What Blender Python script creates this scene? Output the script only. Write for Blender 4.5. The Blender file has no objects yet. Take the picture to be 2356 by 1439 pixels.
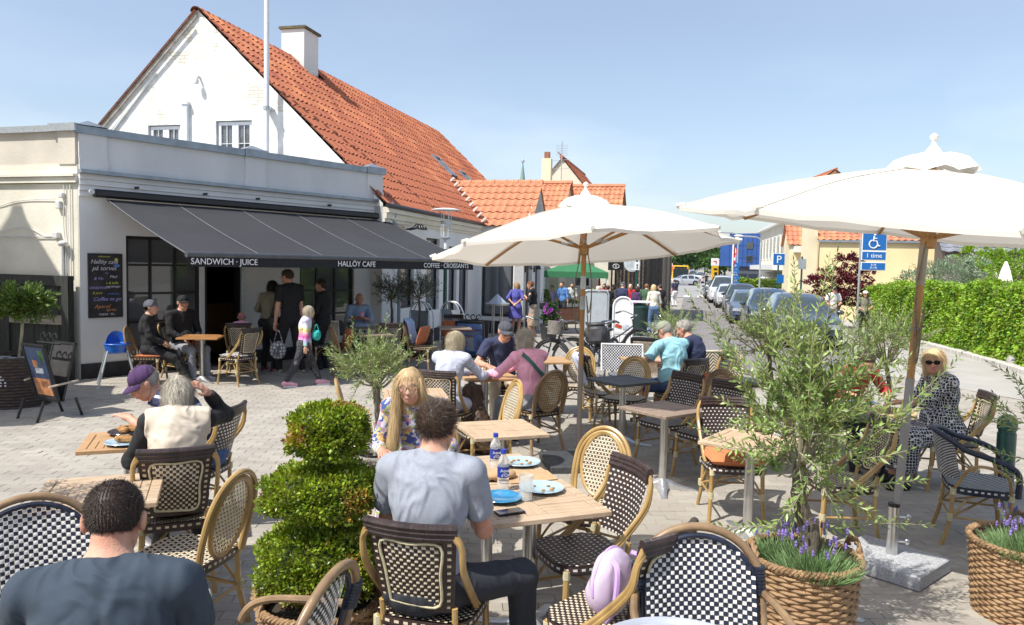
import bpy,bmesh,math,random
import numpy as np
from mathutils import Vector,Matrix
R_=math.radians
PI=math.pi
random.seed(7)
RNG=np.random.default_rng(11)
SC=bpy.context.scene
COL=SC.collection
# ---------------------------------------------------------------- camera
FPX,PITCH,ROLL,EYE=1750.0,math.atan(111.5/1750),0.022,2.0
_F=Vector((0,math.cos(PITCH),-math.sin(PITCH)))
_U0=Vector((0,math.sin(PITCH),math.cos(PITCH)))
_X0=Vector((1,0,0))
_X=_X0*math.cos(ROLL)+_U0*math.sin(ROLL)
_U=-_X0*math.sin(ROLL)+_U0*math.cos(ROLL)
cd=bpy.data.cameras.new('camera')
cd.sensor_width=36.0
cd.lens=36.0*FPX/2356.0
cd.clip_start,cd.clip_end=0.05,2000
cam=bpy.data.objects.new('camera',cd)
COL.objects.link(cam)
cam.matrix_world=Matrix(((_X.x,_U.x,-_F.x,0),(_X.y,_U.y,-_F.y,0),(_X.z,_U.z,-_F.z,EYE),(0,0,0,1)))
SC.camera=cam
# ---------------------------------------------------------------- light
SUN_EL=R_(55)
SUN_TRAVEL=Vector((0.775,0.632,0)).normalized()
world=bpy.data.worlds.new('World')
SC.world=world
world.use_nodes=True
wn,wl=world.node_tree.nodes,world.node_tree.links
wn.clear()
wo=wn.new('ShaderNodeOutputWorld'); bg=wn.new('ShaderNodeBackground')
sky=wn.new('ShaderNodeTexSky'); sky.sky_type='NISHITA'; sky.sun_disc=False
sky.sun_elevation=SUN_EL
sky.sun_rotation=math.atan2(-SUN_TRAVEL.x,-SUN_TRAVEL.y)
sky.altitude=10; sky.air_density=1.0; sky.dust_density=1.6; sky.ozone_density=1.5
# thin fair-weather clouds low over the horizon
tc=wn.new('ShaderNodeTexCoord'); mp=wn.new('ShaderNodeMapping'); mp.inputs['Scale'].default_value=(1.0,1.0,3.2)
nz=wn.new('ShaderNodeTexNoise'); nz.inputs['Scale'].default_value=3.0; nz.inputs['Detail'].default_value=7
cr=wn.new('ShaderNodeValToRGB'); cr.color_ramp.elements[0].position=0.46; cr.color_ramp.elements[1].position=0.76
cr.color_ramp.elements[1].color=(0.38,0.38,0.38,1)
sp=wn.new('ShaderNodeSeparateXYZ')
rz=wn.new('ShaderNodeMapRange'); rz.inputs[1].default_value=0.0; rz.inputs[2].default_value=0.26; rz.inputs[3].default_value=1.0; rz.inputs[4].default_value=0.08
ml=wn.new('ShaderNodeMath'); ml.operation='MULTIPLY'
mx=wn.new('ShaderNodeMixRGB'); mx.inputs[2].default_value=(8.6,9.0,9.8,1)
wl.new(tc.outputs['Generated'],mp.inputs[0]); wl.new(mp.outputs[0],nz.inputs['Vector']); wl.new(nz.outputs['Fac'],cr.inputs[0])
wl.new(tc.outputs['Generated'],sp.inputs[0]); wl.new(sp.outputs['Z'],rz.inputs[0])
wl.new(cr.outputs[0],ml.inputs[0]); wl.new(rz.outputs[0],ml.inputs[1])
ad=wn.new('ShaderNodeMath'); ad.inputs[1].default_value=0.12; ad.use_clamp=True
wl.new(ml.outputs[0],ad.inputs[0]); wl.new(ad.outputs[0],mx.inputs[0]); wl.new(sky.outputs[0],mx.inputs[1]); wl.new(mx.outputs[0],bg.inputs[0])
bg.inputs[1].default_value=0.135
wl.new(bg.outputs[0],wo.inputs[0])
sd=bpy.data.lights.new('sun','SUN'); sd.energy=5.0; sd.angle=R_(0.55); sd.color=(1.0,0.955,0.88)
sun=bpy.data.objects.new('sun',sd); COL.objects.link(sun)
_dir=Vector((SUN_TRAVEL.x*math.cos(SUN_EL),SUN_TRAVEL.y*math.cos(SUN_EL),-math.sin(SUN_EL)))
sun.rotation_euler=_dir.to_track_quat('-Z','Y').to_euler()
SC.view_settings.view_transform='Standard'
SC.view_settings.look='None'
SC.view_settings.exposure=0.34
SC.view_settings.gamma=1.0
SC.view_settings.use_curve_mapping=False
SC.cycles.max_bounces=7
SC.cycles.transparent_max_bounces=10
# ---------------------------------------------------------------- terrain and surveying helpers
def gz(x,y):
 """height of the ground: flat square, then the street falls gently away"""
 t=min(max((y-15)/19.0,0),1)
 return -0.4*t*t*(3-2*t)
def ray(px,py):
 return _F+_X*((px-1178)/FPX)-_U*((py-719.5)/FPX)
def at(px,py,z=0.0):
 """point seen at photo pixel (px, py) that stands at height z above the ground"""
 d=ray(px,py); g=0.0
 for _ in range(12):
  t=(z+g-EYE)/d.z
  g=gz(d.x*t,d.y*t)
 return Vector((d.x*t,d.y*t,g))
def at_y(px,py,Y):
 d=ray(px,py); t=Y/d.y
 return Vector((d.x*t,Y,EYE+d.z*t))
 # ---------------------------------------------------------------- materials
_M={}
def nodes_of(m):
 m.use_nodes=True
 nt=m.node_tree
 return nt.nodes,nt.links,nt.nodes['Principled BSDF']
def mat(name,c,rough=0.6,metal=0.0,var=0.12,scale=8.0,bump=0.0,bscale=None,c2=None,spec=0.5,island=0.0,
stretch=None,trans=0.0,sheen=0.0,coat=0.0,alpha=None,detail=4,emis=None):
 if name in _M:return _M[name]
 m=bpy.data.materials.new(name); n,l,b=nodes_of(m)
 b.inputs['Roughness'].default_value=rough
 b.inputs['Metallic'].default_value=metal
 b.inputs['Specular IOR Level'].default_value=spec
 if trans:b.inputs['Transmission Weight'].default_value=trans
 if sheen:b.inputs['Sheen Weight'].default_value=sheen
 if coat:b.inputs['Coat Weight'].default_value=coat; b.inputs['Coat Roughness'].default_value=0.08
 if alpha is not None:b.inputs['Alpha'].default_value=alpha
 if emis:b.inputs['Emission Color'].default_value=(*emis[:3],1); b.inputs['Emission Strength'].default_value=emis[3]
 t=n.new('ShaderNodeTexCoord'); mpn=n.new('ShaderNodeMapping')
 if stretch:mpn.inputs['Scale'].default_value=stretch
 l.new(t.outputs['Object'],mpn.inputs[0])
 nz=n.new('ShaderNodeTexNoise'); nz.inputs['Scale'].default_value=scale; nz.inputs['Detail'].default_value=detail
 l.new(mpn.outputs[0],nz.inputs['Vector'])
 a=c2 if c2 else tuple(max(0,x*(1-var*1.6)) for x in c)
 e=c if c2 else tuple(min(1,x*(1+var)) for x in c)
 cr=n.new('ShaderNodeValToRGB')
 cr.color_ramp.elements[0].position=0.3; cr.color_ramp.elements[1].position=0.7
 cr.color_ramp.elements[0].color=(*a,1); cr.color_ramp.elements[1].color=(*e,1)
 l.new(nz.outputs['Fac'],cr.inputs[0])
 out=cr.outputs[0]
 if island:
  g=n.new('ShaderNodeNewGeometry'); hs=n.new('ShaderNodeHueSaturation')
  mr=n.new('ShaderNodeMapRange'); mr.inputs[3].default_value=1-island; mr.inputs[4].default_value=1+island
  mh=n.new('ShaderNodeMapRange'); mh.inputs[3].default_value=0.5-island*0.05; mh.inputs[4].default_value=0.5+island*0.05
  l.new(g.outputs['Random Per Island'],mr.inputs[0]); l.new(g.outputs['Random Per Island'],mh.inputs[0])
  l.new(mr.outputs[0],hs.inputs['Value']); l.new(mh.outputs[0],hs.inputs['Hue']); l.new(out,hs.inputs['Color'])
  out=hs.outputs[0]
 l.new(out,b.inputs['Base Color'])
 if bump:
  bn=n.new('ShaderNodeTexNoise'); bn.inputs['Scale'].default_value=bscale or scale*6; bn.inputs['Detail'].default_value=5
  l.new(mpn.outputs[0],bn.inputs['Vector'])
  bp=n.new('ShaderNodeBump'); bp.inputs['Strength'].default_value=min(1,bump); bp.inputs['Distance'].default_value=0.01
  l.new(bn.outputs['Fac'],bp.inputs['Height']); l.new(bp.outputs[0],b.inputs['Normal'])
 _M[name]=m
 return m
def leafmat(name,c,c2,island=0.45,rough=0.45,trans=0.35,scale=3.0):
 """leaf: glossy face, light passing through"""
 if name in _M:return _M[name]
 m=mat(name,c,rough=rough,c2=c2,scale=scale,island=island,spec=0.5)
 n,l=m.node_tree.nodes,m.node_tree.links
 b=n['Principled BSDF']; o=n['Material Output']
 src=b.inputs['Base Color'].links[0].from_socket
 tr=n.new('ShaderNodeBsdfTranslucent'); mxs=n.new('ShaderNodeMixShader'); mxs.inputs[0].default_value=trans
 hs=n.new('ShaderNodeHueSaturation'); hs.inputs['Value'].default_value=1.5; hs.inputs['Saturation'].default_value=1.1
 l.new(src,hs.inputs['Color']); l.new(hs.outputs[0],tr.inputs[0])
 l.new(b.outputs[0],mxs.inputs[1]); l.new(tr.outputs[0],mxs.inputs[2]); l.new(mxs.outputs[0],o.inputs[0])
 return m
 # ---------------------------------------------------------------- mesh builder
def frame_of(d):
 d=Vector(d).normalized()
 a=Vector((0,0,1)) if abs(d.z)<0.95 else Vector((1,0,0))
 x=d.cross(a).normalized(); y=d.cross(x).normalized()
 return x,y
class MB:
 def __init__(s):s.v,s.f,s.m=[],[],[]
 def add(s,vs,fs,mi=0):
  o=len(s.v); s.v.extend(tuple(v) for v in vs)
  s.f.extend(tuple(i+o for i in f) for f in fs); s.m.extend([mi]*len(fs)); return s
 def box(s,c,size,mi=0,rot=None,taper=1.0):
  x,y,z=(k/2 for k in size); vs=[]
  for sz in (-1,1):
   t=taper if sz>0 else 1
   for sx,sy in ((-1,-1),(1,-1),(1,1),(-1,1)):vs.append(Vector((sx*x*t,sy*y*t,sz*z)))
  if rot is not None:vs=[rot@v for v in vs]
  vs=[v+Vector(c) for v in vs]
  return s.add(vs,[(0,3,2,1),(4,5,6,7),(0,1,5,4),(1,2,6,5),(2,3,7,6),(3,0,4,7)],mi)
 def bbox(s,c,size,b=0.01,mi=0,rot=None):
  """box with chamfered edges"""
  x,y,z=(k/2 for k in size); b=min(b,x*.9,y*.9,z*.9); vs=[];
  for sz in (-1,1):
   for sx,sy in ((-1,-1),(1,-1),(1,1),(-1,1)):
    vs+=[Vector((sx*(x-b),sy*(y-b),sz*z)),Vector((sx*x,sy*(y-b),sz*(z-b))),Vector((sx*(x-b),sy*y,sz*(z-b)))]
  if rot is not None:vs=[rot@v for v in vs]
  vs=[v+Vector(c) for v in vs]
  T=lambda k,j:k*3+j
  f=[(T(0,0),T(3,0),T(2,0),T(1,0)),(T(4,0),T(5,0),T(6,0),T(7,0))]
  f+=[(T(0,2),T(1,2),T(5,2),T(4,2)),(T(2,2),T(3,2),T(7,2),T(6,2)),(T(1,1),T(2,1),T(6,1),T(5,1)),(T(3,1),T(0,1),T(4,1),T(7,1))]
  f+=[(T(0,0),T(1,0),T(1,2),T(0,2)),(T(2,0),T(3,0),T(3,2),T(2,2)),(T(1,0),T(2,0),T(2,1),T(1,1)),(T(3,0),T(0,0),T(0,1),T(3,1))]
  f+=[(T(4,0),T(4,2),T(5,2),T(5,0)),(T(6,0),T(6,2),T(7,2),T(7,0)),(T(5,0),T(5,1),T(6,1),T(6,0)),(T(7,0),T(7,1),T(4,1),T(4,0))]
  f+=[(T(0,1),T(0,2),T(4,2),T(4,1)),(T(1,2),T(1,1),T(5,1),T(5,2)),(T(2,1),T(2,2),T(6,2),T(6,1)),(T(3,2),T(3,1),T(7,1),T(7,2))]
  f+=[(T(0,0),T(0,2),T(0,1)),(T(1,0),T(1,1),T(1,2)),(T(2,0),T(2,2),T(2,1)),(T(3,0),T(3,1),T(3,2)),
  (T(4,0),T(4,1),T(4,2)),(T(5,0),T(5,2),T(5,1)),(T(6,0),T(6,1),T(6,2)),(T(7,0),T(7,2),T(7,1))]
  return s.add(vs,f,mi)
 def tube(s,pts,r,seg=8,mi=0,cap=True,closed=False):
  pts=[Vector(p) for p in pts]; n=len(pts)
  rs=list(r) if hasattr(r,'__len__') else [r]*n
  vs=[]; px=None
  for i in range(n):
   if closed:d=pts[(i+1)%n]-pts[i-1]
   else :d=pts[min(i+1,n-1)]-pts[max(i-1,0)]
   if d.length<1e-9:d=Vector((0,0,1))
   d.normalize()
   if px is None:x,y=frame_of(d)
   else :
    x=px-d*px.dot(d)
    if x.length<1e-6:x,y=frame_of(d)
    x.normalize(); y=d.cross(x)
   px=x
   for k in range(seg):
    a=2*PI*k/seg
    vs.append(pts[i]+(x*math.cos(a)+y*math.sin(a))*rs[i])
  fs=[]
  for i in range(n if closed else n-1):
   j=(i+1)%n
   for k in range(seg):
    k2=(k+1)%seg
    fs.append((i*seg+k,i*seg+k2,j*seg+k2,j*seg+k))
  if cap and not closed:
   fs.append(tuple(range(seg-1,-1,-1))); fs.append(tuple((n-1)*seg+k for k in range(seg)))
  return s.add(vs,fs,mi)
 def lathe(s,prof,seg=24,mi=0,c=(0,0,0),a0=0,a1=2*PI,wob=None):
  """prof: list of (radius, z)"""
  full=abs(a1-a0-2*PI)<1e-6; n=seg if full else seg+1
  vs=[]
  for r,z in prof:
   for k in range(n):
    a=a0+(a1-a0)*k/seg
    rr=r*(wob(a,z) if wob else 1)
    vs.append((c[0]+rr*math.cos(a),c[1]+rr*math.sin(a),c[2]+z))
  fs=[]
  for i in range(len(prof)-1):
   for k in range(seg):
    k2=(k+1)%n
    fs.append((i*n+k,i*n+k2,(i+1)*n+k2,(i+1)*n+k))
  return s.add(vs,fs,mi)
 def prism(s,poly,z0,z1,mi=0,M=None):
  n=len(poly); vs=[Vector((p[0],p[1],z0)) for p in poly]+[Vector((p[0],p[1],z1)) for p in poly]
  if M is not None:vs=[M@v for v in vs]
  return s.add(vs,[tuple(range(n-1,-1,-1)),tuple(range(n,2*n))]+[(i,(i+1)%n,n+(i+1)%n,n+i) for i in range(n)],mi)
 def ell(s,c,r,seg=12,rings=8,mi=0,rot=None):
  r=r if hasattr(r,'__len__') else (r,r,r); vs=[Vector((0,0,-r[2]))]
  for i in range(1,rings):
   t=PI*i/rings-PI/2
   for k in range(seg):
    a=2*PI*k/seg
    vs.append(Vector((r[0]*math.cos(t)*math.cos(a),r[1]*math.cos(t)*math.sin(a),r[2]*math.sin(t))))
  vs.append(Vector((0,0,r[2])))
  if rot is not None:vs=[rot@v for v in vs]
  vs=[v+Vector(c) for v in vs]
  fs=[(0,1+(k+1)%seg,1+k) for k in range(seg)]
  for i in range(rings-2):
   for k in range(seg):
    a,b=1+i*seg+k,1+i*seg+(k+1)%seg
    fs.append((a,b,b+seg,a+seg))
  L=len(vs)-1; o=1+(rings-2)*seg
  fs+=[(L,o+k,o+(k+1)%seg) for k in range(seg)]
  return s.add(vs,fs,mi)
 def quad(s,a,b,c,d,mi=0):return s.add([a,b,c,d],[(0,1,2,3)],mi)
 def mesh(s,name,mats,smooth=False):
  me=bpy.data.meshes.new(name); me.from_pydata(s.v,[],s.f)
  for m in (mats if isinstance(mats,(list,tuple)) else [mats]):me.materials.append(m)
  if any(s.m):me.polygons.foreach_set('material_index',s.m)
  if smooth:
   me.polygons.foreach_set('use_smooth',[True]*len(s.f))
   if smooth!=2:me.set_sharp_from_angle(angle=R_(40))
  me.update(); return me
 def build(s,name,mats,parent=None,smooth=False,label=None):
  return link(name,s.mesh(name,mats,smooth),parent,label)
def np_mesh(name,V,F,mats,mi=None,smooth=False):
 """fast mesh from numpy arrays; F is (n, 3) or (n, 4)"""
 me=bpy.data.meshes.new(name); k=F.shape[1]
 me.vertices.add(len(V)); me.vertices.foreach_set('co',np.ascontiguousarray(V,dtype=np.float32).ravel())
 me.loops.add(F.size); me.loops.foreach_set('vertex_index',np.ascontiguousarray(F,dtype=np.int32).ravel())
 me.polygons.add(len(F)); me.polygons.foreach_set('loop_start',np.arange(0,F.size,k,dtype=np.int32))
 for m in (mats if isinstance(mats,(list,tuple)) else [mats]):me.materials.append(m)
 if mi is not None:me.polygons.foreach_set('material_index',np.ascontiguousarray(mi,dtype=np.int32))
 if smooth:me.polygons.foreach_set('use_smooth',np.ones(len(F),dtype=bool))
 me.update(calc_edges=True); return me
def link(name,data,parent=None,label=None,loc=None):
 o=bpy.data.objects.new(name,data); COL.objects.link(o)
 if parent is not None:o.parent=parent
 if label:o['label']=label
 if loc is not None:o.location=loc
 return o
def thing(name,label,cat,loc=(0,0,0),rz=0.0,group=None,scale=None):
 o=bpy.data.objects.new(name,None); COL.objects.link(o); o.empty_display_size=0.1
 o.location=loc; o.rotation_euler=(0,0,rz)
 if scale:o.scale=(scale,)*3
 return tag(o,label,cat,group)
def tag(o,label,cat,group=None):
 o['label']=label; o['category']=cat
 if group:o['group']=group
 return o
def structure(o):o['kind']='structure'; return o
def stuff(o):o['kind']='stuff'; return o
def dup(root,loc,rz,label,group=None,scale=None,swap=None):
 """copy of a thing with copies of its parts and sub-parts (mesh data shared)"""
 r=root.copy(); COL.objects.link(r); r.location=loc; r.rotation_euler=(0,0,rz)
 if scale:r.scale=(scale,)*3
 r['label']=label
 if group:r['group']=group
 for ch in list(root.children):
  c=ch.copy(); COL.objects.link(c); c.parent=r
  for g in list(ch.children):
   d=g.copy(); COL.objects.link(d); d.parent=c
 return r
def text(name,body,size,m,parent,loc,rot,extrude=0.0015,align='CENTER',shear=0.0,sx=1.0,label=None):
 cu=bpy.data.curves.new(name,'FONT'); cu.body=body; cu.size=size; cu.align_x=align
 cu.extrude=extrude; cu.shear=shear; cu.materials.append(m); cu.resolution_u=3
 tmp=bpy.data.objects.new('tmp_text',cu); me=bpy.data.meshes.new_from_object(tmp); bpy.data.objects.remove(tmp)
 if not me.materials:me.materials.append(m)
 o=link(name,me,parent,label); o.location=loc; o.rotation_euler=rot; o.scale=(sx,1,1)
 return o
def catmull(pts,n=6):
 P=[Vector(p) for p in pts]; P=[P[0]*2-P[1]]+P+[P[-1]*2-P[-2]]; out=[]
 for i in range(1,len(P)-2):
  for k in range(n):
   t=k/n; a,b,c,d=P[i-1:i+3]
   out.append(0.5*((2*b)+(-a+c)*t+(2*a-5*b+4*c-d)*t*t+(-a+3*b-3*c+d)*t**3))
 out.append(P[-2]); return out
_lat=np.random.default_rng(3).random((32,32,32))
def vnoise(P,f,seed=0):
 q=P*f+seed*7.31; i=np.floor(q).astype(int); t=q-i; t=t*t*(3-2*t); r=0
 for dx in (0,1):
  for dy in (0,1):
   for dz in (0,1):
    w=(t[...,0] if dx else 1-t[...,0])*(t[...,1] if dy else 1-t[...,1])*(t[...,2] if dz else 1-t[...,2])
    r=r+w*_lat[(i[...,0]+dx)%32,(i[...,1]+dy)%32,(i[...,2]+dz)%32]
 return r*2-1
 # ---------------------------------------------------------------- ground
m_pave=mat('paver_clay',(0.375,0.345,0.298),rough=0.85,c2=(.295,.27,.232),detail=9,scale=1.3,bump=0.35,bscale=120,island=0.10)
m_joint=mat('sand_joint',(0.22,0.20,0.175),rough=0.95,scale=40,bump=0.4,bscale=300)
def ground_material():
 m=bpy.data.materials.new('paved_ground'); n,l,b=nodes_of(m)
 t=n.new('ShaderNodeTexCoord'); mp=n.new('ShaderNodeMapping'); mp.inputs['Rotation'].default_value=(0,0,R_(-3))
 l.new(t.outputs['Object'],mp.inputs[0])
 br=n.new('ShaderNodeTexBrick'); br.inputs['Scale'].default_value=1.0
 br.inputs['Brick Width'].default_value=0.21; br.inputs['Row Height'].default_value=0.105
 br.inputs['Mortar Size'].default_value=0.004; br.inputs['Mortar Smooth'].default_value=0.4
 br.inputs['Color1'].default_value=(0.365,0.335,0.29,1); br.inputs['Color2'].default_value=(0.31,0.29,0.26,1)
 br.inputs['Mortar'].default_value=(0.23,0.21,0.185,1)
 l.new(mp.outputs[0],br.inputs['Vector'])
 nz=n.new('ShaderNodeTexNoise'); nz.inputs['Scale'].default_value=0.9; nz.inputs['Detail'].default_value=8
 l.new(t.outputs['Object'],nz.inputs['Vector'])
 mr=n.new('ShaderNodeMapRange'); mr.inputs[1].default_value=0.3; mr.inputs[2].default_value=0.7; mr.inputs[3].default_value=0.84; mr.inputs[4].default_value=1.08
 l.new(nz.outputs['Fac'],mr.inputs[0])
 vm=n.new('ShaderNodeVectorMath'); vm.operation='SCALE'
 l.new(br.outputs['Color'],vm.inputs[0]); l.new(mr.outputs[0],vm.inputs['Scale']); l.new(vm.outputs[0],b.inputs['Base Color'])
 b.inputs['Roughness'].default_value=0.88
 bp=n.new('ShaderNodeBump'); bp.inputs['Strength'].default_value=0.5; bp.inputs['Distance'].default_value=0.006; bp.invert=True
 l.new(br.outputs['Fac'],bp.inputs['Height']); l.new(bp.outputs[0],b.inputs['Normal'])
 return m
def sheet(name,rows,m,dz=0.0,kind='structure'):
 """strip surface given as rows of points (x, y), draped over the terrain"""
 mb=MB(); n=len(rows[0])
 vs=[(x,y,gz(x,y)+dz) for row in rows for (x,y) in row]
 fs=[(i*n+k,i*n+k+1,(i+1)*n+k+1,(i+1)*n+k) for i in range(len(rows)-1) for k in range(n-1)]
 mb.add(vs,fs); o=mb.build(name,m,smooth=2); o['kind']=kind; return o
ys=[-30,-10,0,4,8,12,15]+[15+k*1.5 for k in range(1,14)]+[40,60,90,140,220,400,900]
xs=[-500,-120,-40,-12,0,12,40,120,500]
ground=sheet('ground',[[(x,y) for x in xs] for y in ys],ground_material())
# the near paving stone by stone: nearest as single pavers, the rest one mass
def lay_pavers():
 a=R_(3); ca,sa=math.cos(a),math.sin(a); near=[]
 L,W,T=0.21,0.105,0.045
 r=random.Random(5)
 def corners(cx,cy,dz,tl):
  hx,hy=L/2-0.0018,W/2-0.0018; b=0.003; out=[]
  for (ex,ey,z) in ((hx,hy,-0.006),(hx,hy,0.0-b*.6),(hx-b,hy-b,0.0)):
   for sx,sy in ((-1,-1),(1,-1),(1,1),(-1,1)):
    x=cx+sx*ex; y=cy+sy*ey
    out.append((x*ca-y*sa,x*sa+y*ca,0.010+z+dz+tl[0]*sx*ex+tl[1]*sy*ey))
  return out
 F=[(4,5,1,0),(5,6,2,1),(6,7,3,2),(7,4,0,3),(8,9,5,4),(9,10,6,5),(10,11,7,6),(11,8,4,7),(8,11,10,9)]
 F=[tuple(reversed(f)) for f in F]
 mass=MB(); cand=[]
 for j in range(int(2.5/W),int(14.6/W)):
  y=j*W
  for i in range(-int(12/L),int(11/L)):
   x=(i+0.5*(j%2))*L
   wx,wy=x*ca-y*sa,x*sa+y*ca
   if wy<2.9 or abs(wx)>0.70*wy+0.4 or wy>14.2:continue
   if (wx+6.876)*0.776-(wy-12.085)*0.631<0.05:continue
   cand.append((x,y,wx,wy,r.gauss(0,0.0009),(r.gauss(0,0.006),r.gauss(0,0.008))))
   # the 300 that show largest: close to the camera and not under the furniture at the frame's foot
 vis=sorted([c for c in cand if abs(c[2])<0.64*c[3] and c[3]>4.4],key=lambda c:c[3])[:300]
 ids={id(c) for c in vis}
 for c in cand:
  if id(c) in ids:continue
  mass.add(corners(*c[:2],c[4],c[5]),F)
 o=mass.build('paving_stones',m_pave,ground); stuff(o)
 variants=[]
 for k in range(8):
  b=MB(); rr=random.Random(k)
  hx,hy,bb=L/2-0.0018,W/2-0.0018,0.003; vs=[]
  for (ex,ey,z) in ((hx,hy,-0.006),(hx,hy,-bb*.6),(hx-bb,hy-bb,0.0)):
   for sx,sy in ((-1,-1),(1,-1),(1,1),(-1,1)):
    vs.append((sx*ex,sy*ey,0.010+z+rr.gauss(0,0.0004)))
  b.add(vs,F); variants.append(b.mesh('paver',mat('paver_clay_%d'%k,tuple(x*(0.93+0.02*k) for x in (0.36,0.33,0.285)),rough=0.85,var=0.12,scale=9,bump=0.35,bscale=120)))
 for c in vis:
  o=link('paver',variants[r.randrange(8)],ground); o.location=(c[2],c[3],c[4]); o.rotation_euler=(c[5][1],-c[5][0],a)
lay_pavers()
# the street: darker setts running away, a smooth side road on the right, a crossing far down
def brick_mat(name,c1,c2,mo,w,h,rot,rough=0.8):
 m=bpy.data.materials.new(name); n,l,b=nodes_of(m)
 t=n.new('ShaderNodeTexCoord'); mp=n.new('ShaderNodeMapping'); mp.inputs['Rotation'].default_value=rot
 l.new(t.outputs['Object'],mp.inputs[0])
 br=n.new('ShaderNodeTexBrick'); br.inputs['Scale'].default_value=1.0
 br.inputs['Brick Width'].default_value=w; br.inputs['Row Height'].default_value=h; br.inputs['Mortar Size'].default_value=0.006
 for k,c in (('Color1',c1),('Color2',c2),('Mortar',mo)):br.inputs[k].default_value=(*c,1)
 l.new(mp.outputs[0],br.inputs['Vector'])
 nz=n.new('ShaderNodeTexNoise'); nz.inputs['Scale'].default_value=0.6; nz.inputs['Detail'].default_value=8
 l.new(t.outputs['Object'],nz.inputs['Vector'])
 mr=n.new('ShaderNodeMapRange'); mr.inputs[3].default_value=0.75; mr.inputs[4].default_value=1.2; l.new(nz.outputs['Fac'],mr.inputs[0])
 vm=n.new('ShaderNodeVectorMath'); vm.operation='SCALE'
 l.new(br.outputs['Color'],vm.inputs[0]); l.new(mr.outputs[0],vm.inputs['Scale']); l.new(vm.outputs[0],b.inputs['Base Color'])
 b.inputs['Roughness'].default_value=rough
 bp=n.new('ShaderNodeBump'); bp.inputs['Strength'].default_value=0.5; bp.inputs['Distance'].default_value=0.006; bp.invert=True
 l.new(br.outputs['Fac'],bp.inputs['Height']); l.new(bp.outputs[0],b.inputs['Normal'])
 return m
def sdir(y,x0,y0):return x0+0.232*(y-y0)
m_sett=brick_mat('street_setts',(0.24,0.22,0.215),(0.20,0.187,0.187),(0.14,0.13,0.125),0.24,0.12,(0,0,R_(13)))
yy=[9.5,11,13,15]+[15+1.5*k for k in range(1,14)]+[40,50,62]
sheet('street',[[(sdir(y,2.6+max(0,13-y)*.5,13) if y>12.9 else 2.6+(13-y)*0.55,y),(sdir(y,9.2,21),y)] for y in yy],m_sett,0.008)
m_road=mat('side_road_asphalt',(0.38,0.365,0.335),rough=0.9,var=0.08,scale=1.2,bump=0.4,bscale=90)
sheet('side_road',[[(max(8.15+(12.1-y)*0.375,sdir(y,9.0,21) if y>15 else 0),y),(max(8.15+(12.1-y)*0.375,sdir(y,9.0,21) if y>15 else 0)+2,y),(28,y),(40,y)] for y in [3,6,9,12,15]+[15+1.5*k for k in range(1,14)]+[40,50,61]],m_road,0.016)
m_asph=mat('asphalt',(0.30,0.30,0.30),rough=0.9,var=0.06,scale=0.5,bump=0.3,bscale=60)
sheet('junction_road',[[(-30,61),(0,61),(30,61),(60,61)],[(-30,78),(0,78),(30,78),(60,78)]],m_asph,0.02)
sheet('far_road',[[(sdir(y,9.0,61),y),(sdir(y,20.5,61),y)] for y in (77.9,100,140,220,400,800)],m_asph,0.024)
m_paint=mat('road_paint',(0.78,0.78,0.76),rough=0.8,var=0.08,scale=6)
for i in range(9):
 x=9.4+i*1.15
 o=sheet('zebra_stripe',[[(x,62.2),(x+0.55,62.2)],[(x+0.8,65.6),(x+1.35,65.6)]],m_paint,0.030)
 o.parent=bpy.data.objects['junction_road']; del o['kind']
 # stone kerb below the hedge
 # ---------------------------------------------------------------- buildings
CX,CY=-6.876,12.085
FA=R_(39.1); FD=Vector((math.sin(FA),math.cos(FA),0)); FN=Vector((FD.y,-FD.x,0))
LA=R_(-73); LD=Vector((math.sin(LA),math.cos(LA),0)); LN=Vector((-LD.y,LD.x,0))*-1
if LN.y>0:LN=-LN
SA=R_(14); SD=Vector((math.sin(SA),math.cos(SA),0)); SN=Vector((SD.y,-SD.x,0))
GD=Vector((-SD.y,SD.x,0)); GN=Vector((-SD.x,-SD.y,0))
ZZ=Vector((0,0,1))
def basis(P,t,n):
 """local frame of a wall: x along, y outward, z up"""
 return Matrix(((t.x,n.x,0,P[0]),(t.y,n.y,0,P[1]),(0,0,1,0),(0,0,0,1)))
class W(MB):
 """mesh builder in wall coordinates (t along, z up, d outward)"""
 def __init__(s,M):super().__init__(); s.M=M; s.flip=M.to_3x3().determinant()<0
 def add(s,vs,fs,mi=0):
  if s.flip:fs=[tuple(reversed(f)) for f in fs]
  return super().add([s.M@Vector(v) for v in vs],fs,mi)
 def blk(s,t0,t1,z0,z1,d0,d1,mi=0):return s.box(((t0+t1)/2,(d0+d1)/2,(z0+z1)/2),(t1-t0,d1-d0,z1-z0),mi)
m_white=mat('white_render',(0.79,0.79,0.78),rough=0.85,c2=(.70,.70,.68),detail=9,scale=1.1,bump=0.25,bscale=60)
m_parapet=mat('parapet_paint',(0.70,0.70,0.69),rough=0.8,c2=(.58,.585,.58),detail=9,stretch=(1,1,.35),scale=1.6,bump=0.2,bscale=40)
m_cream=mat('cream_render',(0.74,0.71,0.60),rough=0.9,c2=(.60,.57,.47),detail=9,scale=1.4,bump=0.5,bscale=25)
m_beige=mat('beige_render',(0.62,0.57,0.48),rough=0.9,c2=(0.50,0.46,0.39),scale=1.8,bump=0.4,bscale=40)
m_zinc=mat('zinc_sheet',(0.30,0.34,0.38),rough=0.42,metal=0.6,var=0.12,scale=5)
m_black=mat('black_paint',(0.015,0.015,0.017),rough=0.4,var=0.2,scale=10)
m_plinth=mat('black_plinth',(0.035,0.035,0.038),rough=0.8,var=0.2,scale=10,bump=0.3)
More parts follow.
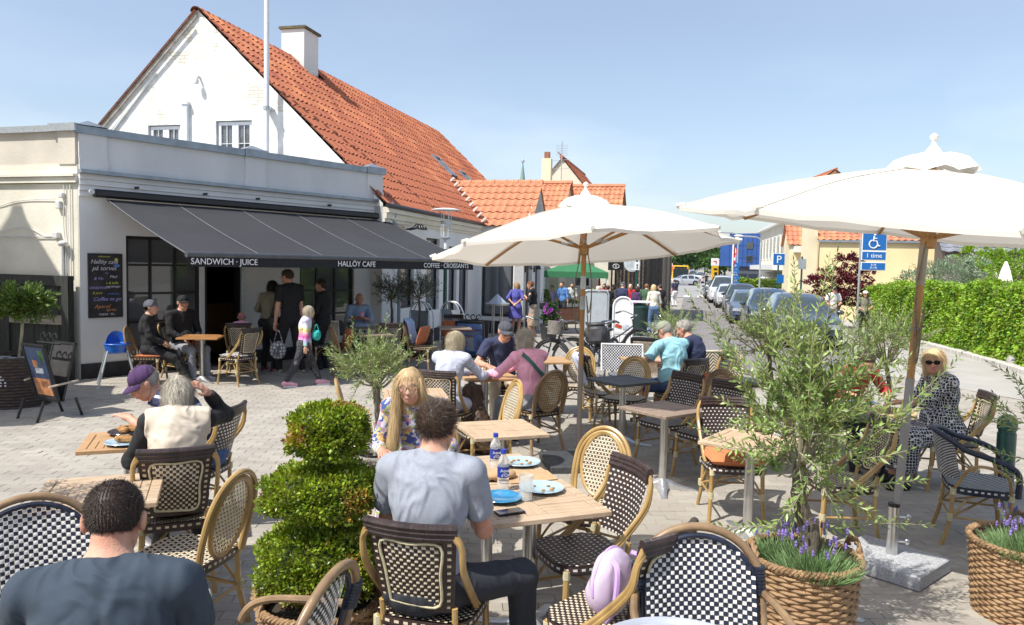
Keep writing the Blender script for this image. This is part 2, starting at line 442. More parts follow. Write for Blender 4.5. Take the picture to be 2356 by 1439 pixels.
m_wood_dark=mat('dark_fence_wood',(0.035,0.038,0.032),rough=0.75,var=0.35,scale=6,bump=0.4,stretch=(8,8,0.6))
m_rawwood=mat('grey_raw_wood',(0.33,0.28,0.23),rough=0.8,var=0.25,scale=5,bump=0.4,stretch=(1,1,14))
m_tile=mat('roof_tile_clay',(0.54,0.195,0.095),rough=0.8,c2=(0.33,0.10,0.055),detail=9,scale=.9,bump=0.35,bscale=60,island=0.16)
m_tile_pale=mat('pale_roof_tile',(0.56,0.235,0.125),rough=0.75,c2=(0.42,0.165,0.085),scale=3.0,bump=0.3,bscale=60,island=0.14)
m_mortar=mat('ridge_mortar',(0.75,0.74,0.72),rough=0.9,var=0.05,scale=9,bump=0.5)
m_steel=mat('brushed_steel',(0.62,0.62,0.61),rough=0.28,metal=0.95,var=0.06,scale=12)
m_alu=mat('cast_aluminium',(0.66,0.67,0.68),rough=0.38,metal=0.85,var=0.08,scale=30,bump=0.15)
m_galv=mat('galvanised_steel',(0.48,0.51,0.53),rough=0.45,metal=0.6,var=0.1,scale=20)
m_wframe=mat('white_frame_paint',(0.78,0.79,0.80),rough=0.5,var=0.03)
m_green=mat('green_post_paint',(0.012,0.075,0.062),rough=0.35,var=0.15,coat=0.3)
m_lpvc=mat('grey_plastic',(0.62,0.62,0.60),rough=0.6,var=0.05)
def glass_mat(name,tint,refl=0.5,rough=0.04):
 m=bpy.data.materials.new(name); n,l,b=nodes_of(m)
 t=n.new('ShaderNodeTexCoord'); nz=n.new('ShaderNodeTexNoise'); nz.inputs['Scale'].default_value=1.3; nz.inputs['Detail'].default_value=3
 l.new(t.outputs['Object'],nz.inputs['Vector'])
 bp=n.new('ShaderNodeBump'); bp.inputs['Strength'].default_value=0.12; bp.inputs['Distance'].default_value=0.01
 l.new(nz.outputs['Fac'],bp.inputs['Height']); l.new(bp.outputs[0],b.inputs['Normal'])
 b.inputs['Base Color'].default_value=(*tint,1); b.inputs['Roughness'].default_value=rough
 b.inputs['Transmission Weight'].default_value=1-refl*.8; b.inputs['IOR'].default_value=1.05
 b.inputs['Specular IOR Level'].default_value=1.0; b.inputs['Coat Weight'].default_value=refl; b.inputs['Coat Roughness'].default_value=0.02; b.inputs['Coat IOR'].default_value=1.9
 return m
m_glass=glass_mat('window_glass',(0.16,0.17,0.18),0.85)
m_curtain=mat('net_curtain',(0.55,0.58,0.66),rough=0.9,var=0.15,scale=20,stretch=(12,12,0.4))
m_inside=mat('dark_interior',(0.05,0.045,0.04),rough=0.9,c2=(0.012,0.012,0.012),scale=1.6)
# --- cafe
cafe=thing('cafe_building','single-storey white cafe with parapet behind the long dark awning','building',(CX,CY,0))
def rel(o,root):
 """keep world-space mesh coordinates under a moved, turned root"""
 o.parent=root; o.matrix_parent_inverse=Matrix.LocRotScale(root.location,root.rotation_euler,root.scale).inverted(); return o
MC=basis((CX,CY),FD,FN); ML_=basis((CX,CY),LD,LN)
def cw(fn,name,m,M=MC,root=cafe,smooth=False,label=None):
 w=W(M); fn(w); o=w.build(name,m,None,smooth,label); return rel(o,root)
FRONT=6.5
def front_wall(w):
 Z=3.3
 w.blk(0.0,0.72,-.1,Z,-.25,0); w.blk(0.72,2.02,2.33,Z,-.25,0); w.blk(2.02,2.1,0,Z,-.25,0)
 w.blk(2.1,2.84,2.15,Z,-.25,0); w.blk(2.84,4.12,0,Z,-.25,0); w.blk(4.12,5.5,2.33,Z,-.25,0)
 w.blk(5.5,FRONT,0,Z,-.25,0)
 w.blk(0.72,2.02,-.1,0.40,-.25,0); w.blk(4.12,5.5,-.1,0.40,-.25,0)
cw(front_wall,'front_wall',m_white)
def plinth(w):
 w.blk(-0.003,2.1,-.1,0.25,0.0,0.025); w.blk(2.84,FRONT,-.1,0.25,0.0,0.025)
cw(plinth,'plinth',m_plinth)
def parapet(w):
 w.blk(0.0,FRONT-.25,3.34,3.90,-.2,0.0)
 for a,b in ((0,.42),(2.90,3.32),(5.82,6.25)):w.blk(a,b,3.42,3.899,0.0,0.035); w.blk(a-.015 if a else a,b+.015,3.34,3.52,0.0,0.05)
 w.blk(0.42,2.90,3.34,3.46,0,.012); w.blk(3.32,5.82,3.34,3.46,0,.012)
cw(parapet,'parapet',m_parapet)
def coping(w):
 w.blk(-.05,2.88,3.90,4.02,-.26,.06); w.blk(2.883,3.34,3.895,4.03,-.28,.09); w.blk(3.343,5.80,3.90,4.02,-.26,.06); w.blk(5.803,6.30,3.895,4.03,-.28,.09)
 for c in (.19,3.11,6.04):
  w.add([(c-.24,-.28,4.032),(c+.24,-.28,4.032),(c+.24,.09,4.032),(c-.24,.09,4.032),(c,-.1,4.13)],[(0,1,4),(1,2,4),(2,3,4),(3,0,4)])
cw(coping,'coping',m_zinc)
cw(lambda w:(w.blk(-.02,FRONT-.05,3.28,3.338,-.1,.16)),'cornice_flashing',m_zinc)
def siding(w):
 for k in range(4):
  z=3.277-k*.088
  w.add([(-.01,0.0,z-.086),(FRONT-.04,0.0,z-.086),(FRONT-.04,0.0,z),(-.01,0.0,z),(-.01,0.07-.008*k+.018,z-.086),(FRONT-.04,0.07-.008*k+.018,z-.086),(FRONT-.04,0.07-.008*k,z),(-.01,0.07-.008*k,z)],
  [(0,1,2,3),(7,6,5,4),(0,4,5,1),(1,5,6,2),(2,6,7,3),(3,7,4,0)])
cw(siding,'siding',m_parapet)
for k,t in enumerate((0.85,2.05,3.1,4.75)):
 cw(lambda w:w.tube([(t,.06,3.12),(t,.17,3.12)],.022,8),'spotlight',m_black)
 # left side wall
def side(w):
 w.blk(0.02,6,-.1,3.12,-.25,0.0)
cw(side,'side_wall',m_cream,ML_)
cw(lambda w:(w.blk(.02,6,3.42,3.93,-.2,.0),w.blk(0.02,.36,3.42,3.93,0,.04)),'side_parapet',m_beige,ML_)
cw(lambda w:(w.blk(.0,6,3.13,3.22,-.1,.06),w.blk(0.0,6,3.225,3.265,-.1,.10),w.blk(0.0,6,3.27,3.418,-.15,.02)),'side_moulding',m_cream,ML_)
cw(lambda w:(w.blk(-.04,.50,3.93,4.05,-.26,.10),w.blk(.503,6,3.93,4.03,-.26,.07)),'side_coping',m_galv,ML_)
def cables(w):
 w.tube(catmull([(5,.03,2.62),(2.2,.02,2.70),(1.2,.02,2.85),(.45,.03,2.88)]),.007,5)
 w.tube(catmull([(5,.03,2.26),(1.6,.03,2.27),(.45,.03,2.28)]),.009,5)
 w.tube(catmull([(1.9,.03,2.3),(1.1,.03,2.42),(.7,.02,2.30),(.4,.03,2.33)]),.006,5)
 w.tube(catmull([(.26,.03,3.1),(.28,.03,2.5),(.24,.035,2.1),(.24,.03,1.6)]),.008,5)
 w.tube(catmull([(.20,.03,3.1),(.19,.03,2.5),(.2,.035,1.7)]),.006,5)
 w.tube([(.14,.03,3.1),(.14,.03,1.65)],.009,5)
 w.bbox((.42,.04,2.30),(.11,.08,.10),.01); w.bbox((.36,.04,2.78),(.09,.07,.12),.01); w.bbox((.30,.04,2.93),(.08,.07,.08),.01); w.ell((.24,.09,2.17),(.07,.07,.045))
cw(cables,'cable',m_lpvc,ML_)
cw(lambda w:w.blk(.27,.31,1.65,2.15,.0,.05),'conduit',m_galv,ML_)
# flat roof and back so the block is closed
rb=MB(); q=[Vector((CX,CY,0))-FN*.1,Vector((CX,CY,0))+FD*6.2-FN*.1,Vector((CX,CY,0))+FD*6.2-FN*.1+Vector((-4.0,1.8,0)),Vector((CX,CY,0))+LD*6+Vector((0,.15,0))]
rb.add([v+ZZ*3.36 for v in q],[(0,1,2,3)]); rel(rb.build('flat_roof',m_zinc),cafe)
# interior: floor, back wall, counter
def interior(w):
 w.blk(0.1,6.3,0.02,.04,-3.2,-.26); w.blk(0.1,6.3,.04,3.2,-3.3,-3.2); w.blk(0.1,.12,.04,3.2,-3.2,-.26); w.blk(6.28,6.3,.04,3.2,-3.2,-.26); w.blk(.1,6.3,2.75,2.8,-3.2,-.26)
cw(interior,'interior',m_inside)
cw(lambda w:w.blk(3.0,5.6,.04,1.05,-2.2,-1.7),'counter',mat('counter_wood',(0.28,0.16,0.08),rough=0.5))
def shop_window(t0,t1,z0,z1,nx,nz,root,M,name='window',fm=None,depth=-.09,bar=.035,gm=None,fr=.055):
 fm=fm or m_black
 w=W(M)
 w.blk(t0,t1,z1-fr,z1,depth-.05,depth+.04); w.blk(t0,t1,z0,z0+fr,depth-.05,depth+.04)
 w.blk(t0,t0+fr,z0+fr,z1-fr,depth-.05,depth+.04); w.blk(t1-fr,t1,z0+fr,z1-fr,depth-.05,depth+.04)
 o=rel(w.build(name,fm),root)
 for i in range(1,nx):
  w=W(M); x=t0+(t1-t0)*i/nx; w.blk(x-bar/2,x+bar/2,z0+fr,z1-fr,depth-.035,depth+.032)
  p=w.build('glazing_bar',fm); p.parent=o
 for j in range(1,nz):
  w=W(M); z=z0+(z1-z0)*j/nz; w.blk(t0+fr,t1-fr,z-bar/2,z+bar/2,depth-.03,depth+.035)
  p=w.build('glazing_bar',fm); p.parent=o
 w=W(M); w.blk(t0+fr,t1-fr,z0+fr,z1-fr,depth-.008,depth)
 p=w.build('pane',gm or m_glass); p.parent=o
 return o
shop_window(.72,2.02,.40,2.33,3,4,cafe,MC)
shop_window(4.12,5.50,.40,2.33,3,4,cafe,MC)
def door_leaf(w):
 w.blk(2.1,2.15,0.0,2.15,-.2,-.02); w.blk(2.79,2.84,0.0,2.15,-.2,-.02); w.blk(2.15,2.79,2.1,2.15,-.2,-.02)
 # open leaf turned into the room
 w.blk(2.16,2.20,.02,2.09,-.85,-.2)
o=cw(door_leaf,'door',m_black)
p=cw(lambda w:w.tube([(2.235,-.72,.85),(2.235,-.72,1.35)],.014,8),'handle',m_steel)
p2=cw(lambda w:w.blk(2.80,2.86,.05,2.05,.003,.05),'door_post',m_galv)
cw(lambda w:w.blk(4.0,4.07,1.3,1.5,.0,.03),'intercom',m_black)
cw(lambda w:w.blk(3.15,3.35,1.15,1.35,.0,.02),'switch_plate',m_lpvc)
# downpipe and hopper at the right end
def hopper(w):
 w.bbox((FRONT-.02,.06,3.12),(.22,.16,.28),.02); w.tube([(FRONT-.02,.08,3.0),(FRONT+.05,.1,2.86),(FRONT+.18,.08,2.80),(FRONT+.24,.06,2.7),(FRONT+.24,.06,.1)],.04,8)
cw(hopper,'downpipe',m_zinc,smooth=True)
# --- awning
m_awn=mat('charcoal_awning_canvas',(0.032,0.033,0.038),rough=0.8,var=0.08,scale=1.2,bump=0.1,bscale=400)
awn=thing('awning','long charcoal awning with white seams over the cafe front','awning',(CX,CY,0))
A0,A1,AP=0.36,6.32,2.66
def slope(d):return 2.93+(2.035-2.93)*(d/AP)-0.03*math.sin(PI*d/AP)
def canvas(w):
 nd,nt=8,40; vs=[]
 for k in range(nd+1):
  d=.1+(AP-.1)*k/nd
  for i in range(nt+1):
   t=A0+(A1-A0)*i/nt; vs.append((t,d,slope(d)+.006*math.sin(i*2.1)*math.sin(PI*k/nd)))
 fs=[(k*(nt+1)+i,(k+1)*(nt+1)+i,(k+1)*(nt+1)+i+1,k*(nt+1)+i+1) for k in range(nd) for i in range(nt)]
 w.add(vs,fs)
cw(canvas,'canopy',m_awn,root=awn,smooth=2)
m_seam=mat('pale_seam',(0.32,0.32,0.33),rough=0.7)
for i in range(6):
 t=A0+(A1-A0)*i/5
 if i in (0,5):t+=.012 if i==0 else -.012
 cw(lambda w:w.add([(t-.006,d,slope(d)+.012) for d in np.linspace(.1,AP-.01,9)]+[(t+.006,d,slope(d)+.012) for d in np.linspace(.1,AP-.01,9)],[(k+9,k,k+1,k+10) for k in range(8)]),'seam',m_seam,root=awn)
cw(lambda w:(w.tube([(A0,AP,2.035),(A1,AP,2.035)],.045,10)),'front_bar',mat('awning_bar',(0.10,0.105,0.115),rough=0.4,metal=0.5),root=awn,smooth=True)
m_val=mat('valance_cloth',(0.012,0.013,0.017),rough=0.85,var=0.1)
def valance(w):
 vs=[]; n=60
 for i in range(n+1):
  t=A0+(A1-A0)*i/n; vs+=[(t,AP+.03,2.0),(t,AP+.03+.008*math.sin(i*1.7),1.865)]
 w.add(vs,[(2*i,2*i+1,2*i+3,2*i+2) for i in range(n)])
cw(valance,'valance',m_val,root=awn,smooth=2)
cw(lambda w:(w.bbox(((A0+A1)/2-.03,.09,2.98),(A1-A0+.3,.16,.13),.03)),'cassette',m_black,root=awn)
cw(lambda w:(w.tube([(.12,.17,2.99),(.12,.20,2.99)],.04,14)),'cassette_cap',m_lpvc,root=awn)
for (a,b) in (((1.0,.15,2.80),(2.3,1.4,2.32)),((2.3,1.4,2.32),(1.1,AP-.05,1.98)),((5.6,.15,2.80),(4.4,1.4,2.32)),((4.4,1.4,2.32),(5.6,AP-.05,1.98))):
 cw(lambda w:w.tube([a,b],.022,8),'folding_arm',m_galv,root=awn)
m_letter=mat('white_lettering',(0.80,0.80,0.80),rough=0.6,var=0.02)
faceN=FN
def wall_text(body,t,d,z,size,m,root,M,sx=1.0,align='CENTER',shear=0,rz=0):
 P=M@Vector((t,d,z)); n=M.to_3x3()@Vector((0,1,0))
 o=text('lettering',body,size,m,None,P,(PI/2,rz,math.atan2(n.y,n.x)+PI/2),sx=sx,align=align,shear=shear)
 o.rotation_mode='XYZ'
 return rel(o,root)
wall_text('SANDWICH · JUICE',.93,AP+.047,1.90,.125,m_letter,awn,MC,sx=.98)
wall_text('HALLÖY CAFE',3.36,AP+.047,1.90,.13,m_letter,awn,MC,sx=.98)
wall_text('COFFEE · CROISSANTS',5.55,AP+.047,1.90,.125,m_letter,awn,MC,sx=.98)
# --- chalkboard menu on the cafe wall
board=thing('menu_board','tall black chalkboard menu hanging on white cafe wall above the blue high chair','chalkboard',(CX,CY,0))
m_chalk=mat('chalkboard_black',(0.035,0.033,0.035),rough=0.7,var=0.3,scale=6)
cw(lambda w:w.blk(.13,.63,1.0,2.01,.0,.025),'board',m_chalk,root=board)
cw(lambda w:(w.blk(.115,.645,2.01,2.025,.0,.035),w.blk(.115,.645,.985,1.0,0,.035),w.blk(.115,.13,1.0,2.01,0,.035),w.blk(.63,.645,1.0,2.01,0,.035)),'frame',m_black,root=board)
CK={k:mat('chalk_'+k,c,rough=0.9,var=0.25,scale=60) for k,c in dict(white=(.72,.72,.78),yellow=(.65,.62,.12),blue=(.14,.28,.62),violet=(.42,.38,.75),orange=(.72,.30,.12),red=(.6,.08,.06)).items()}
for (s_,t,z,sz,c,sh,al) in [('Hallöy café',.36,1.86,.095,'white',.35,0),('på torvet',.36,1.755,.10,'white',.35,0),('~',.40,1.68,.1,'violet',0,0),('Mad',.50,1.63,.065,'white',.3,0),('& Vin',.27,1.60,.065,'violet',.3,0),
('is & kaffe',.48,1.53,.055,'yellow',.2,0),('pandekager',.50,1.475,.05,'white',.2,0),('SANDWICH',.28,1.45,.06,'violet',.25,-.15),('& juice',.25,1.37,.055,'yellow',.3,.2),('croissant',.50,1.36,.05,'blue',.2,0),('Coffee to go',.40,1.26,.085,'violet',.4,0),
('Aperol',.32,1.14,.085,'orange',.4,0),('spritz',.46,1.09,.07,'orange',.3,.1),('TAPAS · 95,-',.40,1.02,.05,'white',0,0),('velkommen',.36,1.965,.04,'yellow',.2,0)]:
 wall_text(s_,t,.028,z,sz,CK[c],board,MC,shear=sh,rz=0)
cw(lambda w:w.tube([(.55,.026,1.925),(.55,.030,1.925)],.028,14),'chalk_sun',CK['yellow'],root=board)
cw(lambda w:w.ell((.56,.026,1.83),(.055,.004,.022)),'chalk_cup',CK['blue'],root=board)
# --- gabled house
HX,HY=-2.86,16.65
EAVE,RUN,RISE,LEN=3.28,4.6,4.37,16.0
MG=basis((HX,HY),GD,GN); MS=basis((HX,HY),SD,SN)
house=thing('gabled_house','old white gabled house with steep orange tile roof and tall white chimney','house',(HX,HY,0))
def painted_brick():
 m=bpy.data.materials.new('painted_brick'); n,l,b=nodes_of(m)
 t=n.new('ShaderNodeTexCoord'); mp=n.new('ShaderNodeMapping'); mp.inputs['Rotation'].default_value=(R_(90),0,0)
 mp0=n.new('ShaderNodeMapping'); mp0.inputs['Rotation'].default_value=(0,0,SA); l.new(t.outputs['Object'],mp0.inputs[0]); l.new(mp0.outputs[0],mp.inputs[0])
 br=n.new('ShaderNodeTexBrick'); br.inputs['Scale'].default_value=1.0; br.inputs['Brick Width'].default_value=0.24; br.inputs['Row Height'].default_value=0.078; br.inputs['Mortar Size'].default_value=0.007
 l.new(mp.outputs[0],br.inputs['Vector'])
 nz=n.new('ShaderNodeTexNoise'); nz.inputs['Scale'].default_value=1.15; nz.inputs['Detail'].default_value=9; nz.inputs['Roughness'].default_value=0.62; l.new(t.outputs['Object'],nz.inputs['Vector'])
 cr=n.new('ShaderNodeValToRGB'); cr.color_ramp.elements[0].position=0.585; cr.color_ramp.elements[1].position=0.62; l.new(nz.outputs['Fac'],cr.inputs[0])
 n2=n.new('ShaderNodeTexNoise'); n2.inputs['Scale'].default_value=3; n2.inputs['Detail'].default_value=6; l.new(t.outputs['Object'],n2.inputs['Vector'])
 c2=n.new('ShaderNodeValToRGB'); c2.color_ramp.elements[0].position=.35; c2.color_ramp.elements[1].position=.65; c2.color_ramp.elements[0].color=(.60,.60,.56,1); c2.color_ramp.elements[1].color=(.83,.83,.81,1); l.new(n2.outputs['Fac'],c2.inputs[0])
 wm=n.new('ShaderNodeMixRGB'); wm.inputs[1].default_value=(.66,.63,.55,1); wm.inputs[2].default_value=(.44,.41,.34,1); l.new(br.outputs['Fac'],wm.inputs[0])
 fm=n.new('ShaderNodeMixRGB'); l.new(cr.outputs[0],fm.inputs[0]); l.new(c2.outputs[0],fm.inputs[1]); l.new(wm.outputs[0],fm.inputs[2]); l.new(fm.outputs[0],b.inputs['Base Color'])
 b.inputs['Roughness'].default_value=.85
 bp=n.new('ShaderNodeBump'); bp.inputs['Strength'].default_value=.35; bp.inputs['Distance'].default_value=.006; bp.invert=True
 l.new(br.outputs['Fac'],bp.inputs['Height']); l.new(bp.outputs[0],b.inputs['Normal'])
 return m
m_brick=painted_brick()
def gable_wall(w):
 poly=[(0.0,2.5),(2*RUN,2.5),(2*RUN,EAVE),(RUN,EAVE+RISE-.02),(0,EAVE)]
 n=len(poly); vs=[(t,0,z) for t,z in poly]+[(t,-.3,z) for t,z in poly]
 # wall face with the two window openings cut out: strips
 holes=[(3.21,4.14,4.10,5.12),(5.08,5.96,4.2,5.06)]
 def top(t):return EAVE+RISE*(1-abs(t-RUN)/RUN)-.02
 ts=sorted({0,2*RUN,RUN,.87,7.2}|{h[0] for h in holes}|{h[1] for h in holes})
 for a,b in zip(ts[:-1],ts[1:]):
  hs=[h for h in holes if h[0]<=a+1e-6 and b<=h[1]+1e-6]
  if hs:
   h=hs[0]; w.add([(a,0,2.5),(b,0,2.5),(b,0,h[2]),(a,0,h[2])],[(3,2,1,0)])
   w.add([(a,0,h[3]),(b,0,h[3]),(b,0,top(b)),(a,0,top(a))],[(3,2,1,0)])
   w.add([(a,0,h[3]),(b,0,h[3]),(b,-.14,h[3]),(a,-.14,h[3])],[(0,1,2,3)])
   w.add([(a,0,h[2]),(a,0,h[3]),(a,-.14,h[3]),(a,-.14,h[2])],[(0,1,2,3)])
   w.add([(b,0,h[2]),(b,0,h[3]),(b,-.14,h[3]),(b,-.14,h[2])],[(3,2,1,0)])
  else :w.add([(a,0,2.5),(b,0,2.5),(b,0,top(b)),(a,0,top(a))],[(3,2,1,0)])
cw(gable_wall,'gable_wall',m_brick,MG,house)
cw(lambda w:w.add([(3.0,-.35,4.0),(4.4,-.35,4.0),(4.4,-.35,5.3),(3.0,-.35,5.3),(4.9,-.35,4.0),(6.1,-.35,4.0),(6.1,-.35,5.3),(4.9,-.35,5.3)],[(3,2,1,0),(7,6,5,4)]),'net_curtain',m_curtain,MG,house)
for (a,b,z0,z1) in ((3.21,4.14,4.10,5.12),(5.08,5.96,4.20,5.06)):
 m_=(a+b)/2
 for (c,d) in ((a+.02,m_-.003),(m_+.003,b-.02)):
  o=shop_window(c,d,z0+.02,z1-.02,2,2,house,MG,'window',m_wframe,depth=-.10,bar=.012,fr=.075)
def verge(w):
 for s,e in ((0,1),(1,1)):pass
 w.add([(7.9,.005,4.6),(7.75,.05,4.6),(5.55,.05,6.72),(5.70,.005,6.75)],[(0,1,2,3),(3,2,1,0)])
cw(lambda w:w.box((6.35,.03,5.55),(.02,.05,1.9),rot=Matrix.Rotation(R_(-43),3,'Y')),'gable_ledge',m_white,MG,house)
cw(lambda w:(w.blk(4.84,4.96,4.2,5.5,0.0,.10),w.blk(4.81,4.99,5.5,5.56,0,.13)),'vent_duct',m_wframe,MG,house)
cw(lambda w:(w.tube([(4.55,0.0,6.1),(4.55,.12,6.12)],.03,8),w.lathe([(0,0),(.055,.0),(.06,.08),(.03,.14),(0,.15)],12,c=(4.55,.14,5.94))),'wall_lamp',m_lpvc,MG,house,smooth=True)
# front (street) wall with shop windows
FW=[(0.9,1.9,.9,2.55),(2.72,3.72,.75,2.62),(4.5,5.2,.6,2.45),(5.45,6.3,.5,2.45)]
def street_wall(w):
 Z=3.2; cur=-.0
 for a,b,z0,z1 in FW:
  w.blk(cur,a,-.6,Z,-.3,0); w.blk(a,b,-.6,z0,-.3,0); w.blk(a,b,z1,Z,-.3,0); cur=b
 w.blk(cur,LEN,-.6,Z,-.3,0)
cw(street_wall,'street_wall',m_white,MS,house)
cw(lambda w:(w.blk(0,8.3,2.86,2.93,.0,.05),w.blk(0,8.3,2.933,3.06,.0,.09),w.blk(0,8.3,3.063,3.18,.0,.15)),'cornice',mat('cream_moulding',(0.70,0.66,0.55),rough=0.8,var=0.05),MS,house)
cw(lambda w:w.blk(0,LEN,-.6,.28,0.0,.03),'plinth',m_plinth,MS,house)
for a,b,z0,z1 in FW:shop_window(a,b,z0,z1,1,1,house,MS,fr=.05,depth=-.12)
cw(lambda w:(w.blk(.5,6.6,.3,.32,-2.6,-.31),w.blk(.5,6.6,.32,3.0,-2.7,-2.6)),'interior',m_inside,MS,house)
cw(lambda w:w.tube([(-.1,.16,3.21),(8.35,.16,3.21)],.055,8),'gutter',m_black,MS,house)
# back wall + far gable close the volume
cw(lambda w:(w.blk(0,LEN,0,3.2,-2*RUN,-2*RUN+.2),),'back_wall',m_white,MS,house)
cw(lambda w:w.add([(LEN,0,0),(LEN,-2*RUN,0),(LEN,-2*RUN,EAVE),(LEN,-RUN,EAVE+RISE-.1),(LEN,0,EAVE)],[(0,1,2,3,4),(4,3,2,1,0)]),'far_gable',m_white,MS,house)
# chimney
CHT,CHW=6.35,.0
def chim(w):
 w.blk(4.06,4.87,5.8,8.42,-4.9,-4.2)
cw(chim,'chimney',m_white,MS,house)
cw(lambda w:w.blk(4.0,4.93,8.423,8.49,-4.96,-4.14),'chimney_cap',mat('mossy_cap',(0.18,0.15,0.07),rough=0.9,c2=(0.07,0.06,0.04),scale=8,bump=.5),MS,house)
# --- pantiles: one clay tile shape
m_hollow_shade=mat('tile_hollow_shade',(.05,.02,.015),rough=1)  # shade under each tile hump, put into the colour of its front edge
def pantile_mesh(name,w_,l_,m,th=.036,amp=.052,n=9):
 """tile lying in its own plane: x across, y up the slope, z out of the roof"""
 mb=MB(); vs=[]
 for j,(y,dz) in enumerate(((0,.030),(l_*1.08,.004))):
  for i in range(n):
   u=i/(n-1); z=amp*(math.cos(2*PI*min(u,.82)/.82)*.5+.5 if u<.82 else 1.0)
   z=amp*(0.5+0.5*math.cos(2*PI*u*0.92+.25))
   vs.append((u*w_*1.06,y,dz+z))
 k=len(vs)
 for i in range(n):vs.append((vs[i][0],0,vs[i][2]-th))
 fs=[(i,i+1,n+i+1,n+i) for i in range(n-1)]+[(k+i,k+i+1,i+1,i) for i in range(n-1)]
 mb.add(vs,fs); mb.m=[0]*(n-1)+[1 if vs[i][2]>.030+amp*.45 else 0 for i in range(n-1)]; me=mb.mesh(name,[m,m_hollow_shade],smooth=1); return me
def tile_roof(root,O,u,v,nrm,nu,nv,tw,tl,m,keep=lambda a,b:True,nearest=lambda a,b:0,limit=290,jit=.006,name='roof_tile'):
 """O: lower corner, u along the eave, v up the slope; first `limit` tiles by nearness are single tiles"""
 base=pantile_mesh(name,tw,tl,m)
 n0=len(base.vertices); V0=np.zeros(n0*3,np.float32); base.vertices.foreach_get('co',V0); V0=V0.reshape(-1,3)
 F0=np.array([tuple(p.vertices) for p in base.polygons])
 Rm=np.array([[u.x,v.x,nrm.x],[u.y,v.y,nrm.y],[u.z,v.z,nrm.z]])
 if np.linalg.det(Rm)<0:
  F0=F0[:,::-1]
 cells=[(i,j) for i in range(nu) for j in range(nv) if keep(i*tw+tw/2,j*tl+tl/2)]
 cells.sort(key=lambda c:nearest(c[0]*tw,c[1]*tl)); rr=random.Random(4)
 Vs,Fs=[],[]; off=0
 inv=Matrix.LocRotScale(root.location,root.rotation_euler,root.scale).inverted()
 M3=Matrix(((u.x,v.x,nrm.x),(u.y,v.y,nrm.y),(u.z,v.z,nrm.z)))
 for k,(i,j) in enumerate(cells):
  P=O+u*(i*tw+rr.gauss(0,jit*.5))+v*(j*tl+rr.gauss(0,jit))+nrm*abs(rr.gauss(0,.004))
  if k<limit and np.linalg.det(Rm)>0:
   o=link(name,base,root); o.matrix_parent_inverse=inv
   o.matrix_world=Matrix.Translation(P)@M3.to_4x4();
   o.matrix_basis=Matrix.Translation(P)@M3.to_4x4()
  else :
   Vs.append(V0@Rm.T+np.array(P)); Fs.append(F0+off); off+=n0
 if Vs:
  me=np_mesh('roof_tiles',np.concatenate(Vs),np.concatenate(Fs),[m,m_hollow_shade],mi=np.tile([p.material_index for p in base.polygons],len(Vs)),smooth=True); me.set_sharp_from_angle(angle=R_(40))
  o=link('roof_tiles',me); rel(o,root); stuff(o)
def slope_vec(out):
 return (out*-RUN+ZZ*RISE).normalized()
sl=math.hypot(RUN,RISE); vS=slope_vec(SN); nS=SD.cross(vS)*-1
if nS.z<0:nS=-nS
Oe=Vector((HX,HY,EAVE))+SN*.12-SD*.10-ZZ*.10
# valley with the wing: remove tiles beyond it
def keep_main(a,b):
 if 4.05<a<5.05 and b>sl-.60:return False
 x=a-.1; s=b/sl*RUN-.12
 if 7.35<x<11.0 and s<(x-7.35)*1.0 and x<8.9:return False
 if x>=8.9 and s<1.5-(x-8.9):return False
 for (sx,sy) in ((9.55,2.55),(11.6,2.15)):
  if sx-.05<x<sx+.62 and sy<b<sy+.95:return False
 return True
tile_roof(house,Oe,SD,vS,nS,81,18,.2,.36,m_tile,keep_main,lambda a,b:a*.35+(b if a<14 else 9),290)
vB=slope_vec(-SN); nB=vB.cross(SD); nB=nB if nB.z>0 else -nB
und=MB()
E_=Vector((HX,HY,EAVE-.14)); und.add([E_+SN*.1,E_+SD*LEN+SN*.1,E_+SD*LEN+ZZ*RISE-SN*RUN,E_+ZZ*RISE-SN*RUN,E_-SN*(2*RUN+.1),E_+SD*LEN-SN*(2*RUN+.1)],[(0,1,2,3),(3,2,5,4)])
rel(und.build('roof_deck',mat('roof_deck',(0.10,0.05,0.04),rough=.9)),house)
Ob=Vector((HX,HY,EAVE))-SN*(2*RUN+.1)-SD*.1-ZZ*.1
bk=MB(); bk.add([Ob,Ob+SD*LEN,Ob+SD*LEN+vB*(sl+.1),Ob+vB*(sl+.1)],[(0,1,2,3)]); rel(bk.build('rear_roof',m_tile),house)
# verge edge: row of tiles seen edge-on along the left side of the gable
vg=MB()
for k in range(19):
 P=Vector((HX,HY,EAVE-.21))-SN*(2*RUN+.1)+vB*(k*.33)-SD*.14
 vg.box(P+vB*.17,(.05,.36,.022),rot=Matrix((SD,vB,nB)).transposed())
rel(vg.build('verge_tiles',mat('verge_brown',(.16,.08,.055),rough=.9)),house)['kind']='stuff'
m_verge=mat('verge_mortar',(0.60,0.56,0.50),rough=.9,var=.15,scale=6)
rel((lambda b:(b.add([Vector((HX,HY,EAVE-.03))-SN*(RUN*k1)+ZZ*(RISE*z1)-SD*.05+ZZ*dz for k1,z1,dz in ((1,1,-.02),(1,1,-.15),(2,0,-.15),(2,0,-.02))],[(0,1,2,3),(3,2,1,0)]),b)[1])(MB()).build('verge_mortar',m_verge),house)
